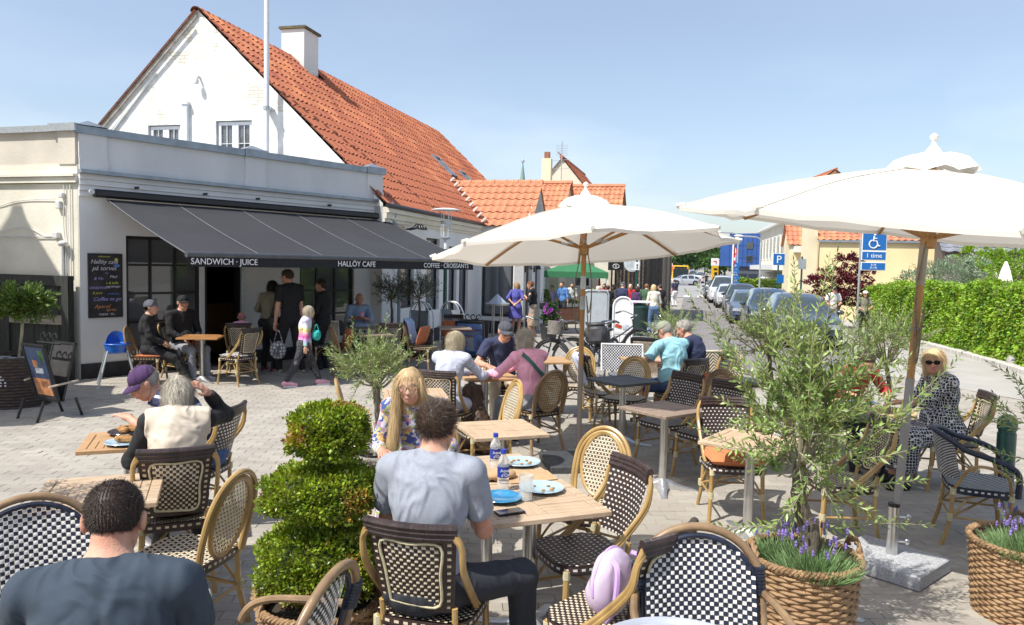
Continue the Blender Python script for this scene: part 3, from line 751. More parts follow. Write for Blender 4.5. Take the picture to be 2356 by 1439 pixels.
# ridge tiles
rt=MB(); rt.lathe([(.115,0),(.125,.40),(.135,.42),(.135,.44)],10,a0=0,a1=PI)
ridge_me=rt.mesh('ridge_tile',mat('ridge_tile_clay',(0.30,0.115,0.065),rough=.85,c2=(.13,.06,.04),scale=6,bump=.4),smooth=1)
def ridge_row(root,P,d,n,step=.40,me=ridge_me,up=ZZ):
 x=up.cross(d).normalized()*-1; inv=Matrix.LocRotScale(root.location,root.rotation_euler,root.scale).inverted()
 for k in range(n):
  q=P+d*(k*step); o=link('ridge_tile',me,root); o.matrix_parent_inverse=inv
  u2=d.cross(x).normalized(); u2=u2 if u2.z>0 else -u2
  xx=u2.cross(d)
  o.matrix_basis=Matrix(((xx.x,u2.x,d.x,q.x),(xx.y,u2.y,d.y,q.y),(xx.z,u2.z,d.z,q.z),(0,0,0,1)))
RP=Vector((HX,HY,EAVE+RISE-.08))-SN*RUN-SD*.12
ridge_row(house,RP,SD,10); ridge_row(house,RP+SD*5.05,SD,28)
# skylights
for (sx,sy) in ((9.55,2.55),(11.6,2.15)):
 P=Oe+SD*(sx+.3+.1)+vS*(sy+.5)+nS*.06; Rm=Matrix((SD,vS,nS)).transposed()
 b=MB();
 for (cx,cy,wx,wy) in ((-.30,0,.07,1.0),(.30,0,.07,1.0),(0,.465,.53,.07),(0,-.465,.53,.07)):b.box(P+SD*cx+vS*cy,(wx,wy,.12),rot=Rm)
 f=rel(b.build('skylight',m_zinc),house)
 g=MB(); g.box(P,(.53,.86,.04),rot=Rm); o=g.build('pane',m_glass); o.parent=f
 b=MB(); b.box(P-vS*.62-nS*.05,(.75,.26,.02),rot=Rm); rel(b.build('lead_apron',m_galv),house)
 # lamps over the shop sign
sg=thing('shop_lamp_bar','bar of black spot lamps over a small wooden sign on the white wall','wall lamps',(HX,HY,0))
cw(lambda w:w.blk(.55,1.15,2.60,2.82,.005,.05),'sign',mat('sign_wood',(0.45,0.33,0.16),rough=.6),MS,sg)
for k in range(3):
 t=1.25+.16*k
 cw(lambda w:(w.tube(catmull([(t,0,2.75),(t,.22,2.80),(t,.30,2.88),(t,.36,2.83)]),.012,6),w.lathe([(0,.06),(.03,.06),(.075,-.02)],10,c=(t,.38,2.78))),'lamp',m_black,MS,sg,smooth=True)
 # --- the wing with big pantiles
WE=7.38; WX=3.2
wing=thing('wing_building','white shop wing with large orange pantiles and flower shelves in its window','building',(HX,HY,0))
WP=Vector((HX,HY,0))+SD*WE
U_=SN; MWg=basis((WP.x,WP.y),SN,-SD)
proj_=1.55
cw(lambda w:(w.blk(0,.10,-.6,3.2,-.25,0),w.blk(.10,1.12,2.5,3.2,-.25,0),w.blk(.10,1.12,-.6,.35,-.25,0),w.blk(1.12,1.45,-.6,3.2,-.25,0)),'near_wall',m_white,MWg,wing)
shop_window(.12,1.10,.37,2.48,1,1,wing,MWg,fr=.06,depth=-.10)
cw(lambda w:w.blk(.0,1.48,-.6,.22,0.0,.03),'plinth',m_plinth,MWg,wing)
m_shelf=mat('white_shelf',(0.7,0.69,0.67),rough=.6)
for z in (.55,.95,1.42,1.9):
 cw(lambda w:w.blk(.15,1.08,z,z+.025,-.42,-.2),'shelf',m_shelf,MWg,wing)
m_petal=leafmat('pink_petals',(0.55,0.12,0.38),(0.35,0.08,0.45),island=.4)
m_leafg=leafmat('pot_leaves',(0.10,0.20,0.05),(0.05,0.11,0.03),island=.4)
rr=random.Random(8); fl=MB()
for k in range(150):
 z=rr.choice((.58,.98,1.45,1.93)); c=(rr.uniform(.2,1.05),rr.uniform(-.38,-.24),z+rr.uniform(0,.22))
 fl.ell(c,rr.uniform(.015,.035),5,4,mi=rr.random()<.5)
o=W(MWg); o.v=[MWg@Vector(v) for v in fl.v]; o.f,o.m=fl.f,fl.m
stuff(rel(o.build('window_flowers',[m_petal,m_leafg]),wing))
MWs=basis((WP.x+SN.x*1.45,WP.y+SN.y*1.45),SD,SN)
cw(lambda w:(w.blk(0,.3,-.6,3.2,-.3,0),w.blk(.3,1.2,2.3,3.2,-.3,0),w.blk(1.2,1.65,-.6,3.2,-.3,0),w.blk(1.65,2.5,2.3,3.2,-.3,0),w.blk(2.5,3.1,-.6,3.2,-.3,0)),'street_wall',m_white,MWs,wing)
cw(lambda w:(w.blk(.3,1.2,-.4,2.3,-.2,-.12),w.blk(1.65,2.5,-.4,2.3,-.2,-.12)),'door',m_black,MWs,wing)
for t in (.15,1.42):
 cw(lambda w:(w.blk(t-.04,t+.04,1.75,1.95,0,.04),w.lathe([(.03,.1),(.05,.09),(.09,-.06)],10,c=(t,.16,1.9)),w.tube([(t,0,1.98),(t,.16,2.0)],.012,6)),'wall_lamp',m_black,MWs,wing,smooth=True)
cw(lambda w:w.add([(0,0.003,3.2),(3.0,0.003,3.2),(1.5,0.003,4.60)],[(0,1,2),(2,1,0)]),'gable',m_white,MWs,wing)
cw(lambda w:(w.box((.72,.04,3.92),(.06,.1,2.2),rot=Matrix.Rotation(R_(47),3,'Y')),w.box((2.28,.04,3.92),(.06,.1,2.2),rot=Matrix.Rotation(R_(-47),3,'Y'))),'bargeboard',m_wframe,MWs,wing)
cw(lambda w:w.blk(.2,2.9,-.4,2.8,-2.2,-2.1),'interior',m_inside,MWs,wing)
vW=(SD*1.5+ZZ*1.46).normalized(); nW=vW.cross(SN); nW=nW if nW.z>0 else -nW
slw=math.hypot(1.5,1.46)
OW=WP+ZZ*3.2-SD*.10-ZZ*.06
# u runs towards the house so that the tile frame is right-handed
uW=SN
if uW.cross(vW).dot(nW)<0:uW=-SN; OW=OW+SN*1.62; kp=lambda a,b:(1.62-a)>-b/slw*1.5*1.02
else :OW=OW-SN*1.75; kp=lambda a,b:(a-1.75)>-b/slw*1.5*1.02
tile_roof(wing,OW,uW,vW,nW,14,7,.245,.32,m_tile_pale,kp,lambda a,b:a)
bk=MB(); T=WP+ZZ*(3.2+1.46)+SD*1.5; bk.add([T+SN*1.6,T-SN*1.5,T-SN*0+SD*1.5-ZZ*1.46,T+SN*1.6+SD*1.5-ZZ*1.46],[(0,1,2,3)]); rel(bk.build('rear_roof',m_tile_pale),wing)
ridge_row(wing,T-SN*1.55-ZZ*.02,SN,8,.4,(lambda b:(b.lathe([(.10,0),(.11,.38),(.12,.42)],10,a0=0,a1=PI),b)[1])(MB()).mesh('ridge_tile',m_tile_pale,smooth=1))
# white valley flashing
vf=MB(); a=WP+ZZ*3.25+SN*.12; b_=WP+SD*1.5-SN*1.5+ZZ*(EAVE+1.46)
for k in range(9):
 P=a.lerp(b_,k/8.5)+ZZ*.05; vf.box(P-SD*.08,(.30,.12,.05),rot=Matrix.Rotation(math.atan2(SN.y,SN.x)+k*.0,3,'Z')@Matrix.Rotation(R_(-44),3,'Y'))
rel(vf.build('valley_mortar',m_mortar),wing)
# ---------------------------------------------------------------- the far street
def simple(name,label,cat,loc=(0,0,0),group=None,rz=0):return thing(name,label,cat,loc,rz,group)
m_yellow=mat('yellow_render',(0.72,0.58,0.33),rough=.9,var=.05,scale=.8)
m_yellow2=mat('pale_yellow_render',(0.74,0.66,0.45),rough=.9,var=.05,scale=.8)
m_winw=mat('window_white',(0.75,0.75,0.73),rough=.5)
m_dglass=mat('dark_window_glass',(0.03,0.04,0.05),rough=.06,spec=.9,var=.3,coat=.6)
m_sand=mat('sandstone_render',(0.66,0.61,0.50),rough=.9,var=.06,scale=.8)
def pbox(name,m,root,M,t0,t1,z0,z1,d0,d1,parent=None,label=None):
 w=W(M); w.blk(t0,t1,z0,z1,d0,d1); o=w.build(name,m,None,False,label)
 if parent is None:return rel(o,root)
 o.parent=parent; return o
def win(root,M,t0,t1,z0,z1,fm=None,d=0.0,cross=True):
 f=pbox('window',fm or m_winw,root,M,t0,t1,z0,z1,d,d+.05)
 pbox('pane',m_dglass,root,M,t0+.07,t1-.07,z0+.07,z1-.07,d+.05,d+.056,f)
 if cross:pbox('glazing_bar',fm or m_winw,root,M,(t0+t1)/2-.03,(t0+t1)/2+.03,z0+.07,z1-.07,d+.056,d+.075,f)
 return f
def gabled(root,P,d,n,length,depth,eave,rise,wallm,roofm,tw=.3,tl=.4,tiles=True,over=.15,z0=-.7,limit=0):
 """house block: P corner, d along the eave, n outward (towards the viewer)"""
 M=basis((P.x,P.y),d,n); run=depth/2
 w=W(M); w.blk(0,length,z0,eave,-depth,0); rel(w.build('wall',wallm),root)
 w=W(M); w.add([(0,0,eave),(0,-depth,eave),(0,-run,eave+rise),(length,0,eave),(length,-depth,eave),(length,-run,eave+rise)],[(0,1,2),(5,4,3),(0,3,4,1)]); rel(w.build('gable',wallm),root)
 v=(-n*run+ZZ*rise).normalized(); sl_=math.hypot(run,rise)+over
 O=Vector((P.x,P.y,eave))-v*over-d*over
 nn=d.cross(v); dd=d
 if nn.z<0:O=O+d*(length+2*over); dd=-d; nn=dd.cross(v)
 tile_roof(root,O+nn*.02,dd,v,nn,int((length+2*over)/tw),int(sl_/tl)+1,tw,tl,roofm,limit=limit)
 v2=(n*run+ZZ*rise).normalized(); O2=Vector((P.x,P.y,eave))-n*depth-v2*over-d*over
 b=MB(); b.add([O2,O2+d*(length+2*over),O2+d*(length+2*over)+v2*sl_,O2+v2*sl_],[(0,1,2,3)]); rel(b.build('rear_roof',roofm),root)
 b=MB(); R0=Vector((P.x,P.y,eave+rise))-n*run+ZZ*.06; b.tube([R0-d*over,R0+d*(length+over)],.12,8); rel(b.build('ridge',roofm,smooth=True),root)
 return M
def V2(x,y):return Vector((x,y,0))
# houses behind the wing, left side of the street
h=simple('corner_house','cream corner house behind the green market tent, its orange roof above the nearer parasol','house')
NV=Vector((-SD.x,-SD.y,0))
gabled(h,V2(2.35,35.6),SN,NV,2.35,5.0,3.6,2.25,m_cream,m_tile_pale,.24,.36)
win(h,basis((2.35,35.6),SN,NV),.5,1.3,1.0,2.1)
h=simple('hipped_house','house with small orange roof between the shop wing and the cream corner house','house')
gabled(h,V2(.35,33.6),SN,NV,1.7,4.2,3.7,2.0,m_cream,m_tile_pale,.24,.36)
h=simple('tall_gable_house','tall cream gable with yellow chimney rising behind the orange roofs','house')
gabled(h,V2(5.3,47),SD,SN,9,5.0,5.6,3.0,m_sand,m_tile,.35,.45)
w=W(basis((2.0,47),SN,NV)); w.v=[];
q=at_y(1246,400,46)
pbox('chimney',m_yellow2,h,basis((q.x,q.y),SN,NV),.0,.55,5.6,8.35,-.5,0)
pbox('chimney_cap',mat('terracotta',(.3,.12,.07),rough=.8),h,basis((q.x,q.y),SN,NV),.12,.43,8.35,8.75,-.4,-.1)
ant=simple('roof_antenna','thin metal television antenna standing above the orange corner roof','antenna')
q=at_y(1291,420,36.5); b=MB(); b.tube([(q.x,q.y,4.5),(q.x,q.y,7.85)],.022,5)
b2=MB()
for k in range(7):b2.tube([(q.x-.28,q.y,7.2+k*.08),(q.x+.28,q.y,7.2+k*.08)],.008,4)
for z in (6.55,6.95):b2.tube([(q.x-.4,q.y,z),(q.x+.4,q.y-.1,z+.04)],.01,4)
b.build('mast',m_galv,ant); stuff(b2.build('elements',m_galv,ant))
# slatted timber building with hanging shop signs
sb=simple('slatted_building','building clad in upright dark and pale timber slats behind the market crowd','building')
PL=V2(4.25,33.7); MT=basis((PL.x,PL.y),SN,NV)
pbox('wall',m_black,sb,MT,0,2.3,-.7,3.3,-3,-.06)
rr=random.Random(2); sm=[mat('slat_pale',(.50,.44,.35),rough=.8),mat('slat_brown',(.28,.20,.13),rough=.8),mat('slat_dark',(.09,.08,.07),rough=.8)]
for k in range(14):pbox('slat',sm[rr.choice((0,0,1,2))],sb,MT,k*.163,k*.163+.09,-.6,3.2,-.055,0)
PR=V2(PL.x+SN.x*2.32,PL.y+SN.y*2.32); MR=basis((PR.x,PR.y),SD,SN)
pbox('side_wall',m_black,sb,MR,0,9,-.7,3.0,-2,0)
for k in range(28):pbox('slat',sm[rr.choice((0,1,2))],sb,MR,k*.3,k*.3+.12,-.6,2.9,.003,.06)
pbox('roof_edge',m_plinth,sb,MR,-.2,9,3.0,3.2,-2,.3)
s1=simple('hanging_shop_sign','black hanging shop sign with round white emblem on the slatted building','sign')
c=at_y(1417,613,32.4); b=MB(); b.box(c,(.66,.05,.34)); b.build('board',m_black,s1)
b=MB(); b.tube([(c.x+.11*math.cos(a)*1.2,c.y-.035,c.z+.09*math.sin(a)) for a in np.linspace(0,2*PI,18)[:-1]],.012,5,closed=True); b.build('emblem',m_letter,s1)
text('lettering','B',.13,m_letter,s1,(c.x,c.y-.03,c.z-.045),(PI/2,0,0))
b=MB(); b.tube([(c.x,c.y,c.z+.17),(c.x,c.y+1.3,c.z+.3)],.02,5); b.build('bracket',m_black,s1)
s2=simple('round_shop_sign','round pale grey disc sign hanging beside the black shop sign','sign')
c=at_y(1454,607,31.0); b=MB(); b.tube([(c.x,c.y-.03,c.z),(c.x,c.y+.03,c.z)],.33,28)
b.build('disc',mat('pale_disc',(.50,.56,.58),rough=.5),s2,smooth=True)
b=MB(); b.tube([(c.x+.26*math.cos(a),c.y-.035,c.z+.26*math.sin(a)) for a in np.linspace(0,2*PI,24)[:-1]],.01,4,closed=True); b.build('ring',m_letter,s2)
b=MB(); b.tube([(c.x-.06,c.y,c.z+.33),(c.x-.06,c.y+3.0,c.z+.5)],.015,4); b.build('bracket',m_black,s2)
# beyond: long row of dark house fronts closing the left side
lf=simple('far_shop_row','row of low dark-roofed shops far down the left side of the street','buildings')
P=V2(11.8,66); gabled(lf,P,SD,SN,26,7,3.0,1.6,mat('grey_render',(.30,.31,.32),rough=.9),mat('dark_slate',(.08,.09,.11),rough=.6),.5,.6)
# right side: blue building, sandstone building, yellow tiled house, slate-roof house
bb=simple('blue_building','modern blue clad building with square windows beyond the hedge','building')
m_blue=mat('blue_cladding',(.022,.075,.26),rough=.45,var=.12,scale=.6)
A=at_y(1677,600,100); B=at_y(1752,600,97); d=(B-A); d.z=0; Lb=d.length+6; d.normalize(); nb=Vector((d.y,-d.x,0))
MBb=basis((A.x,A.y),d,nb)
pbox('wall',m_blue,bb,MBb,0,Lb,2.35,6.6,-12,0); pbox('ground_floor',mat('dark_cladding',(.06,.07,.09),rough=.5),bb,MBb,.6,Lb,-.6,2.34,-12,-.4)
for k in range(15):pbox('panel_joint',mat('blue_joint',(.012,.04,.15),rough=.5),bb,MBb,k*.62,k*.62+.05,2.35,6.6,.003,.03)
for z in (3.4,5.0):pbox('floor_joint',mat('blue_joint',(.012,.04,.15)),bb,MBb,0,Lb,z,z+.05,.003,.028)
for z in (4.6,2.9):win(bb,MBb,2.4,3.3,z,z+.85,_M['dark_cladding'],d=.03,cross=False)
for t in (1.2,2.6,4.0):pbox('shop_pane',m_dglass,bb,MBb,t,t+1.2,-.2,1.4,-.39,-.35)
MBs=basis((A.x,A.y),Vector((-.62,.78,0)),Vector((-.78,-.62,0)))
pbox('side_wall',m_blue,bb,MBs,0.0,1.4,2.35,6.3,-9,0)
cb=simple('sandstone_building','pale sandstone building with tall windows and flat cornice beside the blue building','building')
P=at_y(1808,600,55); P.z=0; dS=Vector((.215,.977,0)).normalized(); nS_=Vector((-dS.y,dS.x,0))
MCb=basis((P.x,P.y),dS,nS_)
pbox('wall',m_sand,cb,MCb,0,19,-.7,5.5,-7,0); pbox('cornice',m_winw,cb,MCb,-.3,19.2,5.5,5.72,-7,.35); pbox('roof',mat('dark_slate',(.08,.09,.11)),cb,MCb,1,18,5.72,6.5,-6,-1.2)
for k in range(7):win(cb,MCb,1.2+k*2.5,2.4+k*2.5,2.9,4.7)
pbox('shop_front',m_dglass,cb,MCb,.6,18,0,1.9,.0,.03); pbox('shop_canopy',m_winw,cb,MCb,.2,18.5,2.0,2.4,0,.9)
MCe=basis((P.x,P.y),Vector((.977,-.215,0)),Vector((-.215,-.977,0)))
for z in (1.2,3.2):win(cb,MCe,1.0,1.8,z,z+1.1)
yb=simple('yellow_house','yellow house with low orange tiled roof behind the red maple and ivy hedge','house')
A=at_y(1887,560,38); A.z=0
gabled(yb,A,Vector((.94,-.34,0)).normalized(),Vector((-.34,-.94,0)).normalized(),8.2,8,3.55,1.9,m_yellow,m_tile_pale,.3,.38)
pbox('gutter',m_zinc,yb,basis((A.x,A.y),Vector((.94,-.34,0)),Vector((-.34,-.94,0))),-.1,8.3,3.42,3.53,.02,.16)
yg=simple('yellow_gable_front','small pale yellow house front with orange roof left of the red maple','house')
P=at_y(1815,600,43); P.z=0
gabled(yg,P,Vector((.977,-.215,0)),Vector((-.215,-.977,0)),1.5,2.6,3.5,1.25,m_yellow2,m_tile_pale,.28,.38)
pbox('corner_pier',m_yellow2,yg,basis((A.x-.55,A.y+.2),Vector((1,0,0)),Vector((0,-1,0))),0,.5,-.5,4.25,-.8,0)
pbox('eave_board',m_winw,yg,basis((P.x,P.y),Vector((1,0,0)),Vector((0,-1,0))),.2,1.6,3.0,3.35,.03,.5)
sh=simple('slate_roof_house','low house with grey slate roof and dormer above the ivy on the right','house')
A2=at_y(2175,560,34); A2.z=0
MSh=gabled(sh,A2,Vector((1,-.35,0)).normalized(),Vector((-.35,-1,0)).normalized(),9,6,3.0,1.7,mat('dark_timber_wall',(.12,.10,.09),rough=.8),mat('slate_roof',(.20,.21,.24),rough=.55,var=.15,scale=4),.5,.4)
for t in (2.0,4.6):win(sh,MSh,t,t+1.0,1.2,2.4)
pbox('dormer',m_sand,sh,MSh,3.2,4.6,3.3,4.1,-2.0,-1.0)
tg=simple('brick_gable_house','brown brick gable peak showing above the large parasol','house')
A3=at_y(1858,400,70); A3.z=0
gabled(tg,A3,Vector((0.1,1,0)).normalized(),Vector((-1,.1,0)).normalized(),10,5,9.2,2.0,mat('brown_brick',(.30,.17,.10),rough=.9),m_tile,.4,.5)
ch=simple('dark_roof_house','dark roof corner at the right edge above the large parasol','house')
A4=at_y(2395,430,60); A4.z=0
gabled(ch,V2(A4.x,A4.y),Vector((1,0,0)),Vector((0,-1,0)),9,8,8.0,1.5,mat('brown_brick',(.30,.17,.10)),mat('dark_slate',(.08,.09,.11)),.5,.5)
spire=simple('church_spire','thin green copper church spire above the wing roof','spire')
q=at_y(1202,415,160); b=MB(); b.lathe([(1.0,10),(.9,17),(.05,23.3)],8,c=(q.x,q.y,0)); b.build('spire',mat('copper_green',(.18,.30,.26),rough=.6),spire)
b=MB(); b.lathe([(.35,0),(.36,.36),(.0,.7)],8,c=(q.x,q.y,23.2)); b.build('finial_ball',m_galv,spire)
# ---------------------------------------------------------------- leaves
def leaves(name,P,D,N,L,Wd,m,parent=None,fold=.25,mi=None):
 """P base points, D directions, N normals (unit), L lengths, Wd widths (arrays): a folded four-cornered leaf each"""
 S=np.cross(D,N); S/=np.linalg.norm(S,axis=1,keepdims=True)+1e-9; N=np.cross(S,D)
 L=L[:,None]; Wd=Wd[:,None]
 a=P; t=P+D*L; mid=P+D*L*.45
 l=mid+S*Wd*.5+N*Wd*fold; r=mid-S*Wd*.5+N*Wd*fold
 V=np.stack([a,l,t,r],1).reshape(-1,3); n=len(P)
 o=np.arange(n)[:,None]*4
 F=np.concatenate([o+np.array([0,1,2]),o+np.array([0,2,3])],0)
 if mi is not None:mi=np.concatenate([mi,mi])
 return link(name,np_mesh(name,V,F,m,mi=mi),parent)
def unit(a):return a/(np.linalg.norm(a,axis=-1,keepdims=True)+1e-9)
def rnd_dirs(n,up=0.0):d=RNG.normal(size=(n,3)); d[:,2]+=up; return unit(d)
def blob_leaves(name,blobs,n,L,m,parent,shell=.55,up=.2,jitter=.35,origin=(0,0,0),wr=.55,box=False):
 """leaf clumps over ellipsoids; blobs: (cx, cy, cz, rx, ry, rz)"""
 Ps,Ds=[],[]; tot=sum(b[3]*b[4]+b[3]*b[5]+b[4]*b[5] for b in blobs)
 for b in blobs:
  k=int(n*(b[3]*b[4]+b[3]*b[5]+b[4]*b[5])/tot)
  nd=max(6,k//26); cd_=rnd_dirs(nd); w_=RNG.uniform(shell,1.0,nd)[:,None]; cen=cd_*w_+RNG.normal(size=(nd,3))*.03
  idx=RNG.integers(0,nd,k); q=cen[idx]+RNG.normal(size=(k,3))*.10
  if box:q=q/np.maximum(.75,(np.abs(q)**4).sum(1,keepdims=True)**.25)
  p=q*np.array(b[3:6])+np.array(b[:3]); Ps.append(p); Ds.append(unit(q+RNG.normal(size=(k,3))*jitter+np.array([0,0,up])))
 P=np.concatenate(Ps)+np.array(origin); D=np.concatenate(Ds); k=len(P)
 return leaves(name,P,D,unit(rnd_dirs(k)+np.array([0,0,.7])),RNG.uniform(.7,1.3,k)*L,RNG.uniform(.7,1.3,k)*L*wr,m,parent)
m_bark=mat('olive_bark',(.17,.14,.10),rough=.9,c2=(.07,.06,.045),scale=14,bump=.8,stretch=(1,1,.35))
m_tree1=leafmat('tree_leaves_mid',(.10,.19,.045),(.05,.105,.025),trans=.3)
m_tree2=leafmat('tree_leaves_dark',(.065,.13,.035),(.03,.065,.02),trans=.3)
def far_tree(x,y,hgt,r,m,label,cat='tree',group=None,dense=2600,seed=0):
 t=thing('street_tree',label,cat,(x,y,gz(x,y)),0,group)
 b=MB(); b.tube([(0,0,0),(.05,0,hgt*.45),(0,.1,hgt*.8)],[.22,.16,.05],8); b.build('trunk',m_bark,t,smooth=True)
 rr=random.Random(seed+int(x*7)); bl=[(rr.uniform(-.5,.5)*r,rr.uniform(-.5,.5)*r,hgt*rr.uniform(.42,.82),r*rr.uniform(.42,.6),r*rr.uniform(.42,.6),hgt*rr.uniform(.16,.24)) for _ in range(7)]
 blob_leaves('crown',bl,dense,r*.13,m,t,shell=.6)
 return t
TL=[(1500,108,6.8,3.6),(1530,150,8.5,5),(1600,235,11,9),(1622,300,10.5,10),(1570,210,12,9),(1548,180,10,7),(1655,118,5.6,3.4),(1668,135,8.0,3.4),(1640,330,8,9)]
TT=['broad green tree far down the street left of the yellow bus','round tree behind the yellow bus','large distant tree beyond the queue of far cars','tall hazy tree at the street end','tree right behind the bus roof','tree crown just left of the bus','small tree by the yellow fuel pylon','tree between the fuel pylon and the blue building','farthest low tree where the road vanishes']
for k,(px,Y,hh,r) in enumerate(TL):
 q=at_y(px,600,Y); far_tree(q.x,q.y,hh,r,(m_tree1,m_tree2)[k%2],TT[k],group='trees lining the far street',seed=k)
 # ivy hedge
m_ivy=leafmat('ivy_leaves',(.33,.46,.04),(.12,.23,.03),island=.5,trans=.35)
hedge=thing('ivy_hedge','long bright green ivy hedge on a low stone base at the right','hedge',(0,0,0))
H0,H1=V2(9.2,10),V2(14.4,31.0); hd=(H1-H0).normalized(); hn=Vector((-hd.y,hd.x,0)); HL=(H1-H0).length
def hedge_z(s):p=H0+hd*s; return gz(p.x,p.y)
n=56000
s_=RNG.uniform(0,HL,n)**1.0; u=RNG.random(n); top=RNG.random(n)<.22
zz=np.where(top,1.0,RNG.random(n)); dd_=np.where(top,RNG.uniform(-.7,.05,n),0)
nn=vnoise(np.stack([s_*.9,zz*2.2,dd_],1),1.0)*.10+vnoise(np.stack([s_,zz*1.9,dd_],1),3.1,2)*.08
gzv=np.array([hedge_z(a) for a in np.linspace(0,HL,60)]); gg=np.interp(s_,np.linspace(0,HL,60),gzv)
P=np.array(H0)[None]+np.array(hd)[None]*s_[:,None]+np.array(hn)[None]*(dd_+nn+RNG.normal(size=n)*.03)[:,None]
P[:,2]=gg+.08+zz*(1.70+.05*np.sin(s_*1.7)+.06*vnoise(np.stack([s_,s_*0,s_*0],1),1.6,3))+np.where(top,nn,0)+RNG.normal(size=n)*.03
D=unit(np.array(hn)[None]*.5+RNG.normal(size=(n,3))*.5+np.array([0,0,-.3])); Nn=unit(np.array(hn)[None]*1.0+np.array([0,0,.7])+RNG.normal(size=(n,3))*.45)
stuff(leaves('ivy',P,D,Nn,RNG.uniform(.04,.095,n),RNG.uniform(.035,.075,n),m_ivy,hedge,fold=.15))
b=MB()
for k in range(20):
 a=H0+hd*(HL*k/20); c=H0+hd*(HL*(k+1)/20); z=gz(a.x,a.y); mid=(a+c)/2
 b.box(mid-hn*.42+ZZ*(z+.85),(.5,HL/20+.02,1.75),rot=Matrix.Rotation(math.atan2(-hd.x,hd.y),3,'Z'))
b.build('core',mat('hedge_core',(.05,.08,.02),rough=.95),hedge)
b=MB()
for k in range(40):
 a=H0+hd*(HL*(k+.5)/40); b.bbox(a+hn*.12+ZZ*(gz(a.x,a.y)+.05),(.22,HL/40-.015,.16),.02,rot=Matrix.Rotation(math.atan2(-hd.x,hd.y),3,'Z'))
b.build('stone_base',mat('pale_stone',(.5,.48,.44),rough=.9,bump=.4),hedge)['kind']='stuff'
# ivy on the slate-roof house, willow-grey shrub, maple
m_grey=leafmat('silver_leaves',(.30,.38,.24),(.17,.24,.15),island=.35,trans=.2)
m_maple=leafmat('maple_leaves',(.16,.022,.035),(.075,.012,.025),island=.5,trans=.3)
t=thing('silver_shrub','silvery grey-green shrub rising above the ivy hedge','shrub',at_y(2185,600,27.5)*1)
t.location.z=-.2
b=MB(); b.tube([(0,0,0),(.1,0,1.5)],[.1,.05],6); b.build('stem',m_bark,t)
blob_leaves('foliage',[(0,0,2.1,1.5,.8,.55),(-1.1,0,1.9,.9,.6,.5),(1.0,0,2.3,.7,.6,.55),(.2,0,2.6,.6,.5,.3)],5200,.12,m_grey,t,wr=.3)
for (px,py,Y,sx,sz_,lb) in ((2310,600,26,.75,.62,'tall green ivy clump by the right edge above the hedge'),(2345,610,24.5,.6,.75,'green ivy at the far right beside the white folded parasol'),(2255,575,30,.9,.45,'green ivy under the slate roof dormer')):
 q=at_y(px,py,Y); t=thing('ivy_clump',lb,'ivy',(q.x,q.y,-.2),group='ivy above the hedge')
 b=MB(); b.tube([(0,0,0),(0,0,q.z)],.05,5); b.build('stem',m_bark,t)
 blob_leaves('foliage',[(0,0,q.z,sx,.4,sz_),(sx*.5,0,q.z-.3,sx*.6,.4,sz_*.6)],1900,.10,m_ivy,t)
t=thing('red_maple','dark red Japanese maple in front of the yellow house','tree',(0,0,0)); q=at_y(1925,650,31.5); t.location=(q.x,q.y,gz(q.x,q.y))
b=MB(); b.tube([(0,0,0),(.1,0,.9),(-.2,0,1.6)],[.12,.09,.05],7); b.tube([(.1,0,.8),(.6,.1,1.8)],[.07,.03],6); b.tube([(.1,0,.9),(-.8,.1,1.7)],[.06,.03],6); b.build('trunk',m_bark,t,smooth=True)
blob_leaves('crown',[(-.3,0,1.35,1.0,.8,.32),(.5,0,1.75,.9,.8,.38),(-.05,.1,2.25,.85,.7,.35),(.55,.1,2.75,.6,.6,.36),(-.8,0,1.95,.55,.6,.22),(1.1,.1,2.2,.55,.5,.4),(.8,0,1.2,.9,.7,.3)],7500,.11,m_maple,t,shell=.45,wr=.5)
# hedge by the blue building
t=thing('clipped_hedge','low clipped hedge in front of the blue building','hedge',(0,0,0))
A=at_y(1690,640,80); n=5000
P=np.stack([RNG.uniform(A.x-2.0,A.x+9,n),80+RNG.uniform(-.1,.1,n),RNG.uniform(-.35,1.0,n)],1); P[:,2]+=np.abs(vnoise(P,.8))*.1
leaves('foliage',P,rnd_dirs(n),unit(np.array([[0,-1,.6]])+RNG.normal(size=(n,3))*.4),RNG.uniform(.16,.26,n),RNG.uniform(.12,.2,n),m_ivy,t)
b=MB(); b.box((A.x+3.5,80.5,.2),(11,.8,1.3)); b.build('core',mat('hedge_core',(.05,.08,.02)),t)
